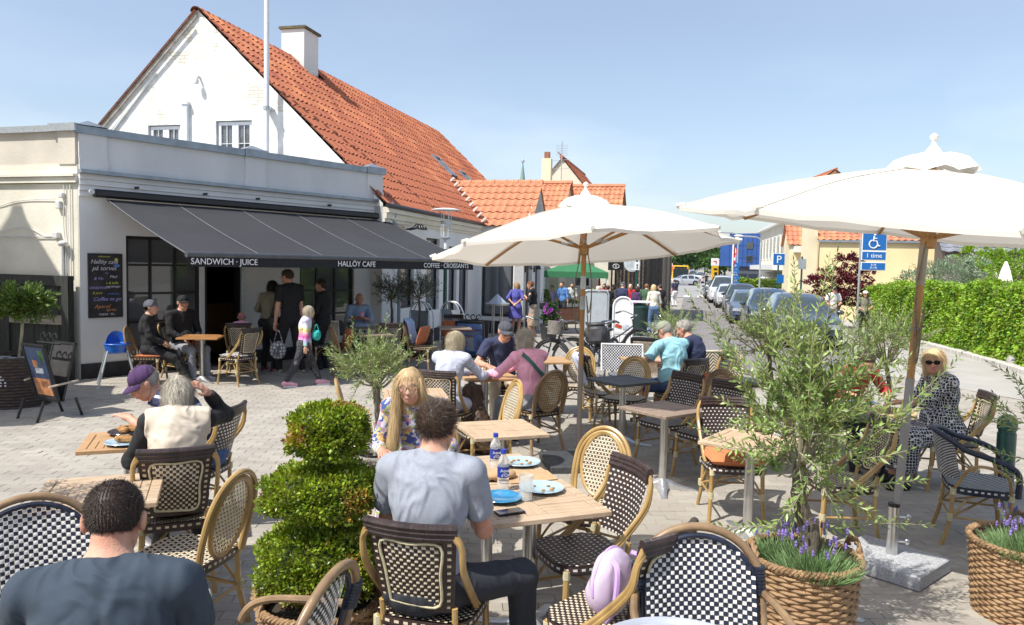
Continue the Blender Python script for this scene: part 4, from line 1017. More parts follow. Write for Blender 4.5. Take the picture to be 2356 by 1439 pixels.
# ---------------------------------------------------------------- vehicles
m_tyre=mat('tyre_rubber',(.02,.02,.021),rough=.8,var=.2,scale=30)
m_rim=mat('alloy_rim',(.45,.46,.48),rough=.3,metal=.9)
m_lampg=mat('headlamp_glass',(.55,.58,.62),rough=.08,metal=.3,coat=.8)
m_tail=mat('tail_lamp',(.35,.01,.01),rough=.2,coat=.6)
m_carg=mat('car_glass',(.035,.05,.055),rough=.03,spec=1,coat=1.0,var=.2)
m_trim=mat('black_trim',(.015,.015,.016),rough=.5)
m_plate=mat('number_plate',(.75,.75,.75),rough=.5,var=.02)
def paint(nm,c):return mat('car_paint_'+nm,c,rough=.28,metal=.35,coat=1.0,var=.03,scale=2)
def car(label,loc,rz,pm,kind='hatch',group='cars parked along the street',plate=None):
 """car facing local -Y (towards the camera when rz = 0)"""
 t=thing('parked_car',label,'car',loc,rz,group)
 Lc,Wc=(4.3,1.78) if kind!='van' else (4.6,1.9); hw=Wc/2
 if kind=='hatch':prof=[(-2.12,.30),(-2.18,.48),(-2.12,.66),(-1.95,.80),(-1.05,.95),(-.42,1.32),(.1,1.44),(1.1,1.45),(1.75,1.28),(2.05,.95),(2.14,.70),(2.10,.35)]
 elif kind=='suv':prof=[(-2.12,.36),(-2.18,.60),(-2.12,.80),(-1.95,.92),(-1.10,1.06),(-.55,1.45),(.0,1.60),(1.3,1.60),(1.85,1.42),(2.05,1.05),(2.14,.75),(2.10,.40)]
 else :prof=[(-2.25,.36),(-2.3,.62),(-2.2,.90),(-1.95,1.05),(-1.45,1.25),(-.9,1.75),(-.5,1.88),(1.6,1.90),(2.15,1.80),(2.28,1.2),(2.3,.7),(2.27,.4)]
 # body shell as cross-section rings along y
 ys_=[p[0] for p in prof]; belt={'hatch':.93,'suv':1.02,'van':1.12}[kind]
 nb_=28; yl=np.linspace(prof[0][0],prof[-1][0],nb_)
 top=np.interp(yl,ys_,[p[1] for p in prof]); y0,y1=yl[0],yl[-1]
 V,F,Mi=[],[],[]; ns=13
 for i,y in enumerate(yl):
  e=min(1.0,.80+.20*math.sin(min(1,(y-y0)/.7)*PI/2),.84+.16*math.sin(min(1,(y1-y)/.6)*PI/2)); w=hw*e; tz=top[i]; bz=.22 if .25<(i/nb_)<.8 else .24
  if abs(y-y0)<.02 or abs(y-y1)<.02:bz=.34
  bl=min(belt,tz-.03); sec=[(w*.93,bz),(w*1.0,bz+.10),(w*1.0,.55*bl),(w*.985,bl-.06),(w*.95,bl)]
  wt=w*(.95-.26*max(0,tz-belt)/.52) if tz>belt+.02 else w*.90
  sec+=[(wt*1.0 if tz>belt+.05 else w*.92,max(bl+.01,tz-.07)),(wt*.9,tz-.015),(wt*.5,tz+.012),(0,tz+.02)]
  ring=sec+[(-a,b_) for a,b_ in reversed(sec[:-1])]
  V+=[(a,y,b_) for a,b_ in ring]
 k=17
 def gy(y):
  if kind=='van':return -1.35<y<2.1
  return -.98<y<1.95
 for i in range(nb_-1):
  ym=(yl[i]+yl[i+1])/2
  for j in range(k-1):
   F.append((i*k+j,i*k+j+1,(i+1)*k+j+1,(i+1)*k+j)); g=0
   if j in (4,11) and gy(ym) and top[i]>belt+.12 and not (abs(ym-.25)<.07 or abs(ym-1.2)<.07):g=1
   if j in (5,6,7,8,9,10) and (top[i+1]-top[i])>.055*(yl[1]-yl[0])/.16 and top[i]>belt and top[i]<prof[5][1]+.05 and j in (6,7,8,9):g=1
   if j in (6,7,8,9) and (top[i]-top[i+1])>.05 and top[i+1]>belt-.02 and top[i]>belt:g=1
   Mi.append(g)
 F.append(tuple(range(k-1,-1,-1))); Mi.append(0); F.append(tuple((nb_-1)*k+j for j in range(k))); Mi.append(0)
 mb=MB(); mb.v,mb.f,mb.m=[tuple(map(float,v)) for v in V],F,Mi
 mb.build('body',[pm,m_carg],t,smooth=True)
 for sx in (-1,1):
  for y in (-1.32,1.32):
   b=MB(); b.lathe([(.20,-.09),(.30,-.10),(.325,-.07),(.325,.07),(.30,.10),(.20,.09)],20)
   b.v=[(z+sx*(hw-.09),x+y,yy_+.325) for (x,yy_,z) in [(v[0],v[1],v[2]) for v in b.v]]; wh=b.build('wheel',m_tyre,t,smooth=True)
   b=MB(); b.tube([(sx*(hw-.02),y,.325),(sx*(hw+.012),y,.325)],.20,14); b.build('rim',m_rim,wh)
   b=MB(); b.tube([(sx*(hw-.35),y,.36),(sx*(hw+.004),y,.36)],.37,16); b.build('wheel_arch',m_trim,t)
  b=MB(); zl={'hatch':.66,'suv':.80,'van':.88}[kind]
  b.box((sx*hw*.70,prof[1][0]+.13,zl),(.36,.16,.12),rot=Matrix.Rotation(sx*.35,3,'Z')); b.build('headlight',m_lampg,t)
  b=MB(); b.box((sx*hw*.80,-prof[1][0]-.12,zl+.12),(.26,.14,.22)); b.build('tail_light',m_tail,t)
  b=MB(); b.ell((sx*(hw+.10),-.72,belt+.05),(.11,.07,.07)); b.build('mirror',pm,t,smooth=True)
 zf=.50 if kind=='hatch' else .6
 b=MB(); b.bbox((0,prof[1][0]-.005,zf+.08),(.95,.08,.22),.03); gr=b.build('grille',m_trim,t)
 b=MB()
 for q in range(9):b.box((-.4+q*.1,prof[1][0]-.05,zf+.08),(.014,.02,.18))
 b.build('grille_bars',m_rim,gr)['kind']='stuff'
 b=MB(); b.box((0,prof[1][0]-.01,.30),(1.3,.1,.12)); b.build('bumper_grille',m_trim,t)
 b=MB(); b.box((0,prof[1][0]-.055,zf-.10),(.50,.015,.11)); pl=b.build('number_plate',m_plate,t)
 b=MB(); b.tube([(0,prof[1][0]-.06,zf+.24),(0,prof[1][0]-.03,zf+.24)],.045,12); b.build('badge',m_rim,t)
 if plate:text('lettering',plate,.09,m_black,pl,(0,prof[1][0]-.066,zf-.13),(PI/2,0,0))
 return t
cr_=math.atan2(-.215,.977)
CARS=[(1838,21.9,'hatch',paint('slate',(.045,.065,.085)),'dark grey-blue hatchback with chrome grille, nearest of the parked cars','CR 42 918'),
(1770,28.0,'suv',paint('navy',(.02,.05,.12)),'dark blue car parked second behind the nearest hatchback',None),
(1722,34.5,'hatch',paint('steel',(.14,.19,.26)),'steel blue car third in the parked row',None),
(1705,41.0,'suv',paint('ink',(.015,.02,.03)),'black car fourth in the parked row behind the olive tree',None),
(1678,47.5,'hatch',paint('white',(.75,.76,.77)),'white hatchback fifth in the parked row',None),
(1660,54.0,'van',paint('white',(.75,.76,.77)),'white van sixth in the parked row',None),
(1645,61.0,'hatch',paint('ink',(.015,.02,.03)),'small dark car at the far end of the parked row',None)]
for (px,Y,kd,pm,lb,pl) in CARS:
 q=at_y(px,700,Y); car(lb,(q.x,q.y,gz(q.x,q.y)),cr_,pm,kd,plate=pl)
q=at_y(1573,640,104); car('silver-white car turning across the junction in front of the bus',(q.x,q.y,-.4),R_(-80),paint('silver',(.6,.62,.64)),'hatch','cars driving on the far road')
q=at_y(1606,640,122); car('silver estate car driving away right of the bus',(q.x,q.y,-.4),PI+cr_,paint('silver',(.6,.62,.64)),'suv','cars driving on the far road')
q=at_y(1594,640,150); car('white car beyond the silver estate',(q.x,q.y,-.4),cr_,paint('white',(.75,.76,.77)),'van','cars driving on the far road')
q=at_y(1612,640,175); car('small dark car farthest down the road',(q.x,q.y,-.4),cr_,paint('ink',(.015,.02,.03)),'hatch','cars driving on the far road')
# bus
bus=thing('city_bus','yellow city bus with dark windscreen coming up the street','bus'); q=at_y(1566,620,118); bus.location=(q.x,q.y,-.4); bus.rotation_euler=(0,0,-.05)
m_busy=mat('bus_yellow',(.72,.42,.02),rough=.4,coat=.4)
b=MB(); b.bbox((0,5.5,1.45),(2.55,11,1.3+1.3),.12); b.build('body',m_busy,bus)
b=MB(); b.bbox((0,-.03,1.55),(2.3,.08,1.35),.03); b.build('windscreen',m_carg,bus)
b=MB(); b.bbox((0,-.04,2.42),(1.9,.06,.28),.02); b.build('destination_sign',m_trim,bus)
for sx in (-1,1):
 b=MB(); b.tube([(sx*1.0,-.05,.75),(sx*1.0,.05,.75)],.11,10); b.build('headlight',m_lampg,bus)
 for y in (2.2,8.5):b=MB(); b.tube([(sx*.95,y,.45),(sx*1.3,y,.45)],.45,14); b.build('wheel',m_tyre,bus)
 b=MB(); b.box((sx*1.28,5.5,1.75),(.03,9.5,.9)); b.build('side_window',m_carg,bus)
 # fuel pylon
t=thing('fuel_price_pylon','yellow and white fuel station price pylon beyond the junction','sign'); q=at_y(1645,615,116); t.location=(q.x,q.y,-.4)
b=MB(); b.box((0,0,1.5),(1.0,.3,2.6)); b.build('price_panel',m_busy,t)
b=MB(); b.box((0,0,3.4),(1.15,.34,1.15)); b.build('top_panel',m_plate,t)
b=MB(); b.box((-.1,-.19,3.5),(.5,.03,.12)); b.box((.1,-.19,3.3),(.14,.03,.4)); b.build('red_mark',mat('sign_red',(.6,.03,.03)),t)
b=MB(); b.box((.05,-.17,2.3),(.55,.03,.28)); b.build('price_display',m_trim,t)
b=MB(); b.box((.1,-.17,1.6),(.45,.03,.5)); b.build('price_display',m_trim,t)
# flags and lamps and signs
def danish_flag(px,py0,Y,htop,lb):
 q=at_y(px,600,Y); t=thing('flagpole',lb,'flag',(q.x,q.y,gz(q.x,Y)),0,'flags along the street')
 b=MB(); b.tube([(0,0,0),(0,0,htop)],.05,8); b.build('pole',m_winw,t)
 b=MB(); n_=8; vs=[]
 for i in range(n_+1):
  for j in range(9):vs.append((.05+.16*math.sin(j*.35+i*.3)*(j/8)**.5+.05*j/8,.06*math.sin(i*.8+j*.7),htop-.2-i*.17-j*.05))
 fs=[(i*9+j,i*9+j+1,(i+1)*9+j+1,(i+1)*9+j) for i in range(n_) for j in range(8)]
 b.add(vs,fs); b.m=[1 if (j in (2,) or i==4) else 0 for i in range(n_) for j in range(8)]
 b.build('cloth',[mat('flag_red',(.55,.02,.04),rough=.8),m_plate],t,smooth=2)
danish_flag(1686,600,44,3.95,'white pole with limp red and white flag before the blue building')
danish_flag(1543,620,60,3.1,'white pole with limp red flag left of the yellow bus')
def street_lamp(px,py,Y,side,lb):
 q=at_y(px,py,Y); g=gz(q.x,Y); t=thing('street_lamp',lb,'street lamp',(q.x,q.y,g),0,'curved street lamps')
 h_=q.z-g; b=MB(); b.tube(catmull([(0,0,0),(0,0,h_*.75),(0,0,h_-.35),(-.35*side,0,h_-.05),(-1.3*side,0,h_)],5),.055,8); b.build('pole',m_galv,t,smooth=True)
 b=MB(); b.ell((-1.6*side,0,h_+.02),(.34,.13,.09)); b.build('lamp_head',m_plate,t,smooth=True)
street_lamp(1699,536,58,1,'curved galvanised street lamp over the white flagpole')
street_lamp(1752,545,54,1,'curved galvanised street lamp beside the sandstone building')
def posted(name,lb,cat,px,pyc,Y,plates,pole_h,pm=None,group=None,rz=0.0):
 q=at_y(px,pyc,Y); g=gz(q.x,Y); t=thing(name,lb,cat,(q.x,q.y,g),rz,group)
 b=MB(); b.tube([(0,.03,0),(0,.03,pole_h)],.035,10); b.build('post',pm or m_galv,t,smooth=True)
 return t,q.z-g
m_sblue=mat('sign_blue',(.01,.13,.42),rough=.4,var=.03)
# disabled parking sign
t,zc=posted('disabled_parking_sign','blue wheelchair parking sign with 1 time plates on a leaning grey post','road sign',1982,553,24.5,0,3.25)
cx=.42
for (z,hgt,nm,body,s) in ((zc-.02,.62,'plate',None,0),(zc-.49,.30,'time_plate','1 time',.20),(zc-.83,.27,'hours_plate','8-18\n(9-14)',.09)):
 b=MB(); b.bbox((cx,0,z),(.80,.02,hgt),.008); p=b.build(nm,m_plate,t)
 b=MB(); b.box((cx,-.012,z),(.75,.006,hgt-.05)); b.build('blue_field',m_sblue,p)
 if body:text('lettering',body,s,m_letter,p,(cx,-.018,z-.06 if '\n' not in body else z+.02),(PI/2,0,0))
b=MB(); z=zc-.02
b.tube([(cx,-.02,z+.22),(cx,-.024,z+.22)],.042,12)
b.tube([(cx-.02,-.02,z+.16),(cx-.04,-.02,z+.0),(cx+.06,-.02,z+.0),(cx+.12,-.02,z-.16),(cx+.17,-.02,z-.15)],.022,6); b.tube([(cx-.03,-.02,z+.09),(cx+.07,-.02,z+.08)],.018,6)
b.tube([(cx-.04+.13*math.cos(a),-.02,z-.10+.13*math.sin(a)) for a in np.linspace(1.9,6.0,16)],.02,6); b.build('wheelchair_symbol',m_letter,t)
# parking sign P
t,zc=posted('parking_sign','blue P parking sign on a post left of the yellow gable','road sign',1792,597,33,0,2.7,m_green)
b=MB(); b.bbox((0,0,zc),(.52,.02,.52),.008); p=b.build('plate',m_plate,t); b=MB(); b.box((0,-.012,zc),(.48,.006,.48)); b.build('blue_field',m_sblue,p)
text('lettering','P',.46,m_letter,p,(0,-.018,zc-.16),(PI/2,0,0))
b=MB(); b.bbox((.1,0,zc-.85),(.30,.02,.36),.008); b.build('lower_plate',m_sblue,t)
t,zc=posted('parking_sign','stack of small blue parking plates before the blue building','road sign',1692,612,47,0,2.4,m_galv)
for k,hh in enumerate((.36,.26,.26,.26)):
 b=MB(); b.bbox((0,0,zc-k*.36),(.5,.02,hh),.008); b.build('plate',m_sblue,t)
 text('lettering',('P','---','--','o')[k],.22,m_letter,t,(0,-.02,zc-k*.36-.08),(PI/2,0,0))
t,zc=posted('green_sign_post','dark green post right of the P sign behind the olive tree','post',1848,560,30,0,2.9,m_green)
b=MB(); b.box((0,0,2.6),(.3,.03,.4)); b.build('plate',m_galv,t)
t,zc=posted('green_pole','green pole with white notice plate at the edge of the market','post',1466,600,27,0,3.0,m_green)
b=MB(); b.bbox((0,-.04,1.95+.35),(.18,.03,.28),.01); b.build('notice',m_plate,t)
b=MB(); b.box((0,-.058,2.33),(.05,.006,.07)); b.box((0,-.058,2.24),(.05,.006,.05)); b.build('arrow_print',m_black,t)
t,zc=posted('green_pole','thin green pole among the crowd right of the notice pole','post',1515,600,36,0,3.0,m_green)
b=MB(); b.ell((0,0.03,3.0),.06); b.build('cap',m_green,t)
t,zc=posted('no_entry_sign','small purple-blue round road sign beside the limp red flag','road sign',1536,621,55,0,2.4,m_galv)
b=MB(); b.tube([(0,-.02,zc),(0,.02,zc)],.36,18); b.build('disc',mat('sign_red',(.6,.03,.03)),t); b=MB(); b.tube([(0,-.03,zc),(0,-.02,zc)],.28,18); b.build('blue_field',mat('sign_violet',(.08,.04,.30)),t)
# flagpole fixed to the gable
t=thing('tall_flagpole','tall white flagpole bracketed to the white gable, its shadow beside it','flagpole',(-5.52,17.05,0))
b=MB(); b.tube([(0,0,3.4),(0,0,7),(0,0,11)],[.062,.055,.045],14); b.build('pole',m_wframe,t,smooth=True)
b=MB(); b.box((.02,.12,5.32),(.16,.30,.05)); b.tube([(0,0,5.28),(0,0,5.36)],.075,12); b.build('bracket',m_galv,t)
b=MB(); b.ell((-.07,0,4.25),(.03,.03,.08)); b.build('cleat',m_black,t)
# dark timber fence in front of the left wall
fe=thing('timber_fence','dark stained vertical board fence with a raw plank across, at the left','fence',(CX,CY,0))
MF=basis((CX+LN.x*.12,CY+LN.y*.12),LD,LN)
for k in range(34):
 z1=1.62
 cw(lambda w:w.blk(.16+k*.125,.16+k*.125+.119,.02,z1,.0,.022+.004*(k%2)),'board',m_wood_dark,MF,fe)
cw(lambda w:w.blk(.02,.155,.0,1.66,-.02,.09),'post',m_wood_dark,MF,fe); cw(lambda w:w.blk(1.30,1.42,.0,1.64,-.02,.05),'post',m_wood_dark,MF,fe)
cw(lambda w:w.blk(.16,4.5,1.50,1.66,.028,.06),'rail',m_wood_dark,MF,fe)
cw(lambda w:w.blk(.17,1.29,.88,1.03,.028,.05),'raw_plank',m_rawwood,MF,fe)
# ---------------------------------------------------------------- cafe furniture
m_rattan=mat('rattan_cane',(.48,.32,.12),rough=.35,c2=(.28,.17,.055),scale=9,bump=.15,spec=.6,coat=.2,stretch=(1,1,.5))
m_rattan_d=mat('aged_rattan_cane',(.32,.21,.11),rough=.4,c2=(.16,.10,.055),scale=9,bump=.15,coat=.15)
m_bind=mat('cream_binding',(.62,.56,.36),rough=.55,var=.1,scale=40,bump=.5,bscale=200,stretch=(1,1,6))
m_cw=mat('cream_weave',(.74,.66,.50),rough=.5,c2=(.56,.47,.32),scale=11,bump=.3,bscale=300)
m_bw=mat('brown_weave',(.045,.028,.025),rough=.4,var=.3,scale=30,bump=.3,bscale=300)
m_nw=mat('navy_weave',(.016,.022,.045),rough=.38,var=.3,scale=30)
m_ww=mat('white_weave',(.78,.78,.77),rough=.5,c2=(.60,.60,.58),scale=11,bump=.4,bscale=260)
m_wrap=mat('dark_wrap',(.05,.032,.03),rough=.35,var=.3,scale=6,bump=.9,bscale=90,stretch=(3,.2,.2),coat=.2)
PAT=dict(dots=lambda i,j: not (j%2==0 and (i+j//2)%2==0),dash=lambda i,j:(i+j)%2==0,
pin=lambda i,j:j%2==0 and (i+j//2)%2==0,check=lambda i,j:(i+j)%2==0,
chev=lambda i,j:((j+abs((i%24)-12))//2)%2==0)
def weave(mb,S,nu,nv,inside,pat,light=1,dark=0,hl=.0035,hd=.0012,sh=.10,two=True,sv=None):
 """woven cells over surface S(u, v) -> (point, normal); light strands stand proud"""
 for j in range(nv):
  for i in range(nu):
   if not inside((i+.5)/nu,(j+.5)/nv):continue
   L_=pat(i,j); h=hl if L_ else hd; s_=sh if L_ else .0; r_=(sh if sv is None else sv) if L_ else .0
   for side in ((1,-1) if two else (1,)):
    c=[]
    for (a,b) in ((i+s_,j+r_),(i+1-s_,j+r_),(i+1-s_,j+1-r_),(i+s_,j+1-r_)):
     P,N=S(a/nu,b/nv); c.append(P+N*h*side)
    if L_ and nu*nv>0:
     P,N=S((i+.5)/nu,(j+.5)/nv); c.append(P+N*(h+.0016)*side); mb.add(c,[(0,1,4),(1,2,4),(2,3,4),(3,0,4)],light)
    else :mb.add(c,[(0,1,2,3)],dark)
BACK_Y=-.20
def back_y(z):return BACK_Y-.02-max(0,z-.45)*.26
def chair(name,label,cat,style,frame,dark,light,seatpat,group):
 t=thing(name,label,cat,(0,0,-5),0,group)
 armed=style in ('arch','tub'); sw=.225 if not armed else .26
 # seat: rounded square, slightly dished
 def ins(u,v):x,y=(u-.5)*2,(v-.5)*2; return (abs(x)**4+abs(y)**4)<1.0 and not (y<-.6 and abs(x)>.90)
 def S(u,v):
  x,y=(u-.5)*2*sw,(v-.5)*.44; z=.452-.012*(1-(2*u-1)**2)*(1-(2*v-1)**2)
  return Vector((x,y+.0,z)),Vector((0,0,1))
 b=MB(); weave(b,S,26,26,ins,PAT[seatpat],two=False)
 rim=[]
 for k in range(36):
  a=2*PI*k/36; c,s_=math.cos(a),math.sin(a); e=(abs(c)**4+abs(s_)**4)**-.25
  rim.append((c*e*sw,s_*e*.22))
 n=36*2
 for j in range(3):
  for k in range(n):
   a0,a1=2*PI*k/n,2*PI*(k+1)/n
   def q(a):
    c,s_=math.cos(a),math.sin(a); e=(abs(c)**4+abs(s_)**4)**-.25; return (c*e*(sw+.004),s_*e*.224)
   p0,p1=q(a0),q(a1); z0,z1=.450-j*.013,.450-(j+1)*.013
   b.add([(p0[0],p0[1],z0),(p1[0],p1[1],z0),(p1[0],p1[1],z1),(p0[0],p0[1],z1)],[(0,1,2,3)],1 if (j==1 and (k%2)) else 0)
 b.prism(rim,.40,.434,0)
 b.build('seat',[dark,light],t)
 # legs
 lx,fy,ry=sw-.03,.175,-.19
 for sx in (-1,1):
  b=MB(); b.tube(catmull([(sx*lx,fy,.43),(sx*(lx+.008),fy+.01,.2),(sx*(lx+.02),fy+.035,0)],3),[.0165]*6+[.0155],8); b.build('leg',frame,t,smooth=True)
  b=MB(); b.tube(catmull([(sx*(lx-.01),ry,.44),(sx*(lx-.005),ry-.01,.2),(sx*(lx+.015),ry-.06,0)],3),.0155,8); b.build('leg',frame,t,smooth=True)
 b=MB(); z=.22
 P4=[(-lx-.008,fy+.01,z),(lx+.008,fy+.01,z),(lx,ry-.01,z),(-lx,ry-.01,z)]
 for a,c in ((1,2),(2,3),(3,0)):b.tube([P4[a],P4[c]],.009,6)
 for sx in (-1,1):
  b.tube(catmull([(sx*lx,fy-.01,.24),(sx*(lx-.07),fy-.04,.35),(sx*.02,fy-.05,.40)],4),.0085,6)
  b.tube(catmull([(sx*lx,ry+.01,.24),(sx*(lx-.02),ry+.10,.36),(sx*(lx-.02),0,.40)],4),.0085,6)
  b.tube([(sx*.02,fy-.04,z+.15),(-sx*lx,ry,z)],.008,6)
 b.build('stretcher',frame,t,smooth=True)
 b=MB()
 for sx in (-1,1):
  for (y,zz_) in ((fy+.008,.22),(ry-.012,.22),(fy,.40),(ry,.41)):
   if zz_<.3:
    for q in range(4):b.tube([(sx*(lx+.004),y,zz_-.028+q*.014),(sx*(lx+.004),y,zz_-.017+q*.014)],.021,8)
   else :b.tube([(sx*lx,y,zz_-.02),(sx*lx,y,zz_+.025)],.021,8)
 b.build('cane_binding',m_bind,t,smooth=1)['kind']='stuff'
 hw=sw-.02
 if style=='oval':
  def arch(w,z0,z1,dy=0,n=10):
   pts=[(-w,0,z0),(-w,0,(z0+z1)/2-.02)]; r=w; zc=z1-r*1.15
   pts=[(-w*.93,0,z0),(-w,0,(z0+zc)/2)]+[(-math.cos(a)*w,0,zc+math.sin(a)*r*1.15) for a in np.linspace(0,PI,n)]+[(w,0,(z0+zc)/2),(w*.93,0,z0)]
   return [(x,back_y(z)+dy,z) for x,_,z in pts]
  b=MB(); b.tube(catmull(arch(.205,.42,.905),3),.0145,8); b.build('back_frame',frame,t,smooth=True)
  b=MB()
  cz,rx,rz_=.665,.150,.205
  b.tube([(rx*math.cos(a),back_y(cz+rz_*math.sin(a)),cz+rz_*math.sin(a)) for a in np.linspace(0,2*PI,33)[:-1]],.015,8,closed=True)
  b.build('oval_ring',frame,t,smooth=True)
  b=MB(); b.tube(catmull(arch(.178,.42,.878,.006),3),.0125,8); b.build('inner_arch',frame,t,smooth=True)
  def SB(u,v):
   x=(u-.5)*2*rx; z=cz+(v-.5)*2*rz_; return Vector((x,back_y(z)-.010*(1-(2*u-1)**2)+.008,z)),Vector((0,1,.26)).normalized()
  b=MB(); weave(b,SB,24,34,lambda u,v:((2*u-1)**2+(2*v-1)**2)<1,PAT['dots'])
  b.build('backrest',[dark,light],t)
 elif style in ('panel','pinned'):
  w0,w1,z0,z1=.165,.20,.50,.87
  def SB(u,v):
   z=z0+(z1-z0)*v; w=w0+(w1-w0)*v; x=(u-.5)*2*w
   return Vector((x,back_y(z)-.035*(1-(2*u-1)**2)+.03,z)),Vector((0,1,.26)).normalized()
  pp=PAT['pin']
  if style=='panel':
   def pp(i,j):return (i+j)%2==0 if (4<=i<18 and 2<=j<19) else (j%2==1 and i in (1,20))
   nu,nv=22,22
  else :nu,nv=22,28
  b=MB(); weave(b,SB,nu,nv,lambda u,v:True,pp,sh=.06 if style=='panel' else .16,sv=.20)
  b.build('backrest',[dark,light],t)
  if style=='panel':
   b=MB(); pts=[]
   for (u,v) in ((.17,.10),(.5,.09),(.83,.10),(.84,.5),(.84,.87),(.5,.885),(.16,.87),(.16,.5)):
    P,N=SB(u,v); pts.append(P)
   for sd_ in (1,-1):b.tube([p+Vector((0,.007*sd_,0)) for p in catmull(pts+[pts[0]],4)],.0065,6)
   b.build('cane_outline',m_bind,t,smooth=True)
  b=MB(); tp=[SB(u,1.0)[0] for u in np.linspace(-.01,1.01,9)]
  for q in (-.012,.012,.034):b.tube([p+Vector((0,-.26*q,q)) for p in tp],.019,8)
  b.build('wrapped_top',m_wrap if style=='panel' else dark,t,smooth=True)
  for sx in (-1,1):
   for off in (0,.028):
    b=MB()
    b.tube(catmull([(sx*(lx+.012),fy-.10-off*1.5,.41),(sx*(hw+.012),-.06-off,.50),(sx*(.222),back_y(.70)+.035-off*.5,.70-off*.3),(sx*.222,back_y(.82)+.022-off*.2,.82-off*.2),(sx*(.195),back_y(.87)+.02,.885-off*.8)],5),.0125,8)
    b.build('back_frame',frame,t,smooth=True)
  for sx in (-1,1):b=MB(); b.tube([(sx*.165,back_y(.42)+.03,.41),(sx*.168,back_y(.52)+.03,.52)],.014,8); b.build('back_post',frame,t,smooth=True)
 elif style=='arch':
  W_,zt=.255,.94
  def arc(w,z0,z1,n=13):return [(-w*.97,z0),(-w,(z0+z1-w)/2)]+[(-math.cos(a)*w,z1-w*.86+math.sin(a)*w*.86) for a in np.linspace(0,PI,n)]+[(w,(z0+z1-w)/2),(w*.97,z0)]
  b=MB(); b.tube(catmull([(x,back_y(z),z) for x,z in arc(W_,.40,zt)],3),.0175,10); b.build('back_frame',frame,t,smooth=True)
  def SB(u,v):
   z=.49+(zt-.035-.49)*v; x=(u-.5)*2*(W_-.035); return Vector((x,back_y(z)-.05*(1-(2*u-1)**2)+.045,z)),Vector((0,1,.26)).normalized()
  H_=zt-.035-.49; R_2=W_-.035
  def insd(u,v):
   x=(u-.5)*2*R_2; z=v*H_; zc=H_-R_2*.86
   return z<zc or (x*x+((z-zc)/.86)**2)<R_2*R_2
  b=MB(); weave(b,SB,25,25,insd,PAT['check'],hl=.005,sh=.10)
  b.build('backrest',[dark,light],t)
  b=MB(); b.tube(catmull([(x,back_y(z)+.012,z) for x,z in arc(W_-.028,.47,zt-.03)],3),.011,8); b.build('woven_edge',dark,t,smooth=True)
  b=MB()
  for sx in (-1,1):
   for q in range(8):
    z=.70+q*.013; x=sx*(W_+.0); b.tube([(x-sx*.012,back_y(z),z-.005),(x-sx*.012,back_y(z),z+.006)],.030,10)
  b.build('side_wrap',dark,t,smooth=True)['kind']='stuff'
  for sx in (-1,1):b=MB(); b.tube(catmull([(sx*W_,back_y(.70),.70),(sx*(W_+.035),-.10,.68),(sx*(W_+.03),.10,.655),(sx*(W_+.01),.18,.58),(sx*(lx+.01),.18,.43)],5),.0155,8); b.build('armrest',frame,t,smooth=True)
 elif style=='tub':
  def SB(u,v):
   a=R_(200+140*u); z=.50+.33*v; r=.27+.05*v
   return Vector((r*math.cos(a),.04+.30*math.sin(a)-.06*v,z-.10*(abs(2*u-1)**2.2)*v)),Vector((-math.cos(a),-math.sin(a),0))
  b=MB(); weave(b,SB,46,30,lambda u,v:.14<u<.86,PAT['check'])
  b.build('backrest',[dark,light],t)
  b=MB(); pts=[SB(u,1.0)[0] for u in np.linspace(.0,1.0,13)]
  pts=[Vector((-.30,.20,.43)),Vector((-.32,.19,.60)),Vector((-.325,.08,.675))]+pts+[Vector((.325,.08,.675)),Vector((.32,.19,.60)),Vector((.30,.20,.43))]
  b.tube(catmull(pts,4),.021,8); b.build('arm_rail',dark,t,smooth=True)
  for sx in (-1,1):b=MB(); b.tube(catmull([(sx*.25,.17,.43),(sx*.27,.14,.56),(sx*.28,.02,.62),(sx*.285,-.10,.60),(sx*.25,-.18,.45)],5),.012,8); b.build('arm_frame',frame,t,smooth=True)
 elif style=='bench':
  Wb=.55
  def SB(u,v):
   z=.47+.38*v; return Vector(((u-.5)*2*Wb*.5*1.1,back_y(z)+.02,z)),Vector((0,1,.26)).normalized()
  b=MB(); weave(b,SB,*((48,36) if light is m_cw else (30,18)),lambda u,v:True,PAT['chev' if light is m_cw else 'check'],sh=.0 if light is m_cw else .08); b.build('backrest',[dark,light],t)
  b=MB(); b.tube([SB(0,0)[0],SB(0,1)[0],SB(1,1)[0],SB(1,0)[0]],.018,8); b.build('back_frame',light,t,smooth=True)
 return t
G_CH='rattan bistro chairs'
proto={}
proto['oval']=lambda l:chair('bistro_chair',l,'chair','oval',m_rattan,m_bw,m_cw,'dots','oval-backed bistro chairs')
proto['ovald']=lambda l:chair('bistro_chair',l,'chair','oval',m_rattan_d,m_bw,mat('tan_weave',(.50,.36,.20),rough=.5),'dots','oval-backed bistro chairs')
proto['panel']=lambda l:chair('bistro_chair',l,'chair','panel',m_rattan,m_bw,m_cw,'dash','brown panel-backed bistro chairs')
proto['pinned']=lambda l:chair('bistro_chair',l,'chair','pinned',m_rattan,m_bw,m_ww,'pin','dotted brown bistro chairs')
proto['arch']=lambda l:chair('bistro_armchair',l,'armchair','arch',m_rattan_d,m_nw,m_ww,'check','navy and white arched armchairs')
proto['tub']=lambda l:chair('bistro_armchair',l,'armchair','tub',m_rattan,m_nw,m_ww,'check','armchairs')
proto['bench']=lambda l:chair('lounge_chair',l,'lounge chair','bench',m_rattan,m_bw,m_cw,'pin','chevron lounge chairs')
proto['benchw']=lambda l:chair('lounge_chair',l,'lounge chair','bench',m_rattan,m_nw,m_ww,'pin','lounge chairs')
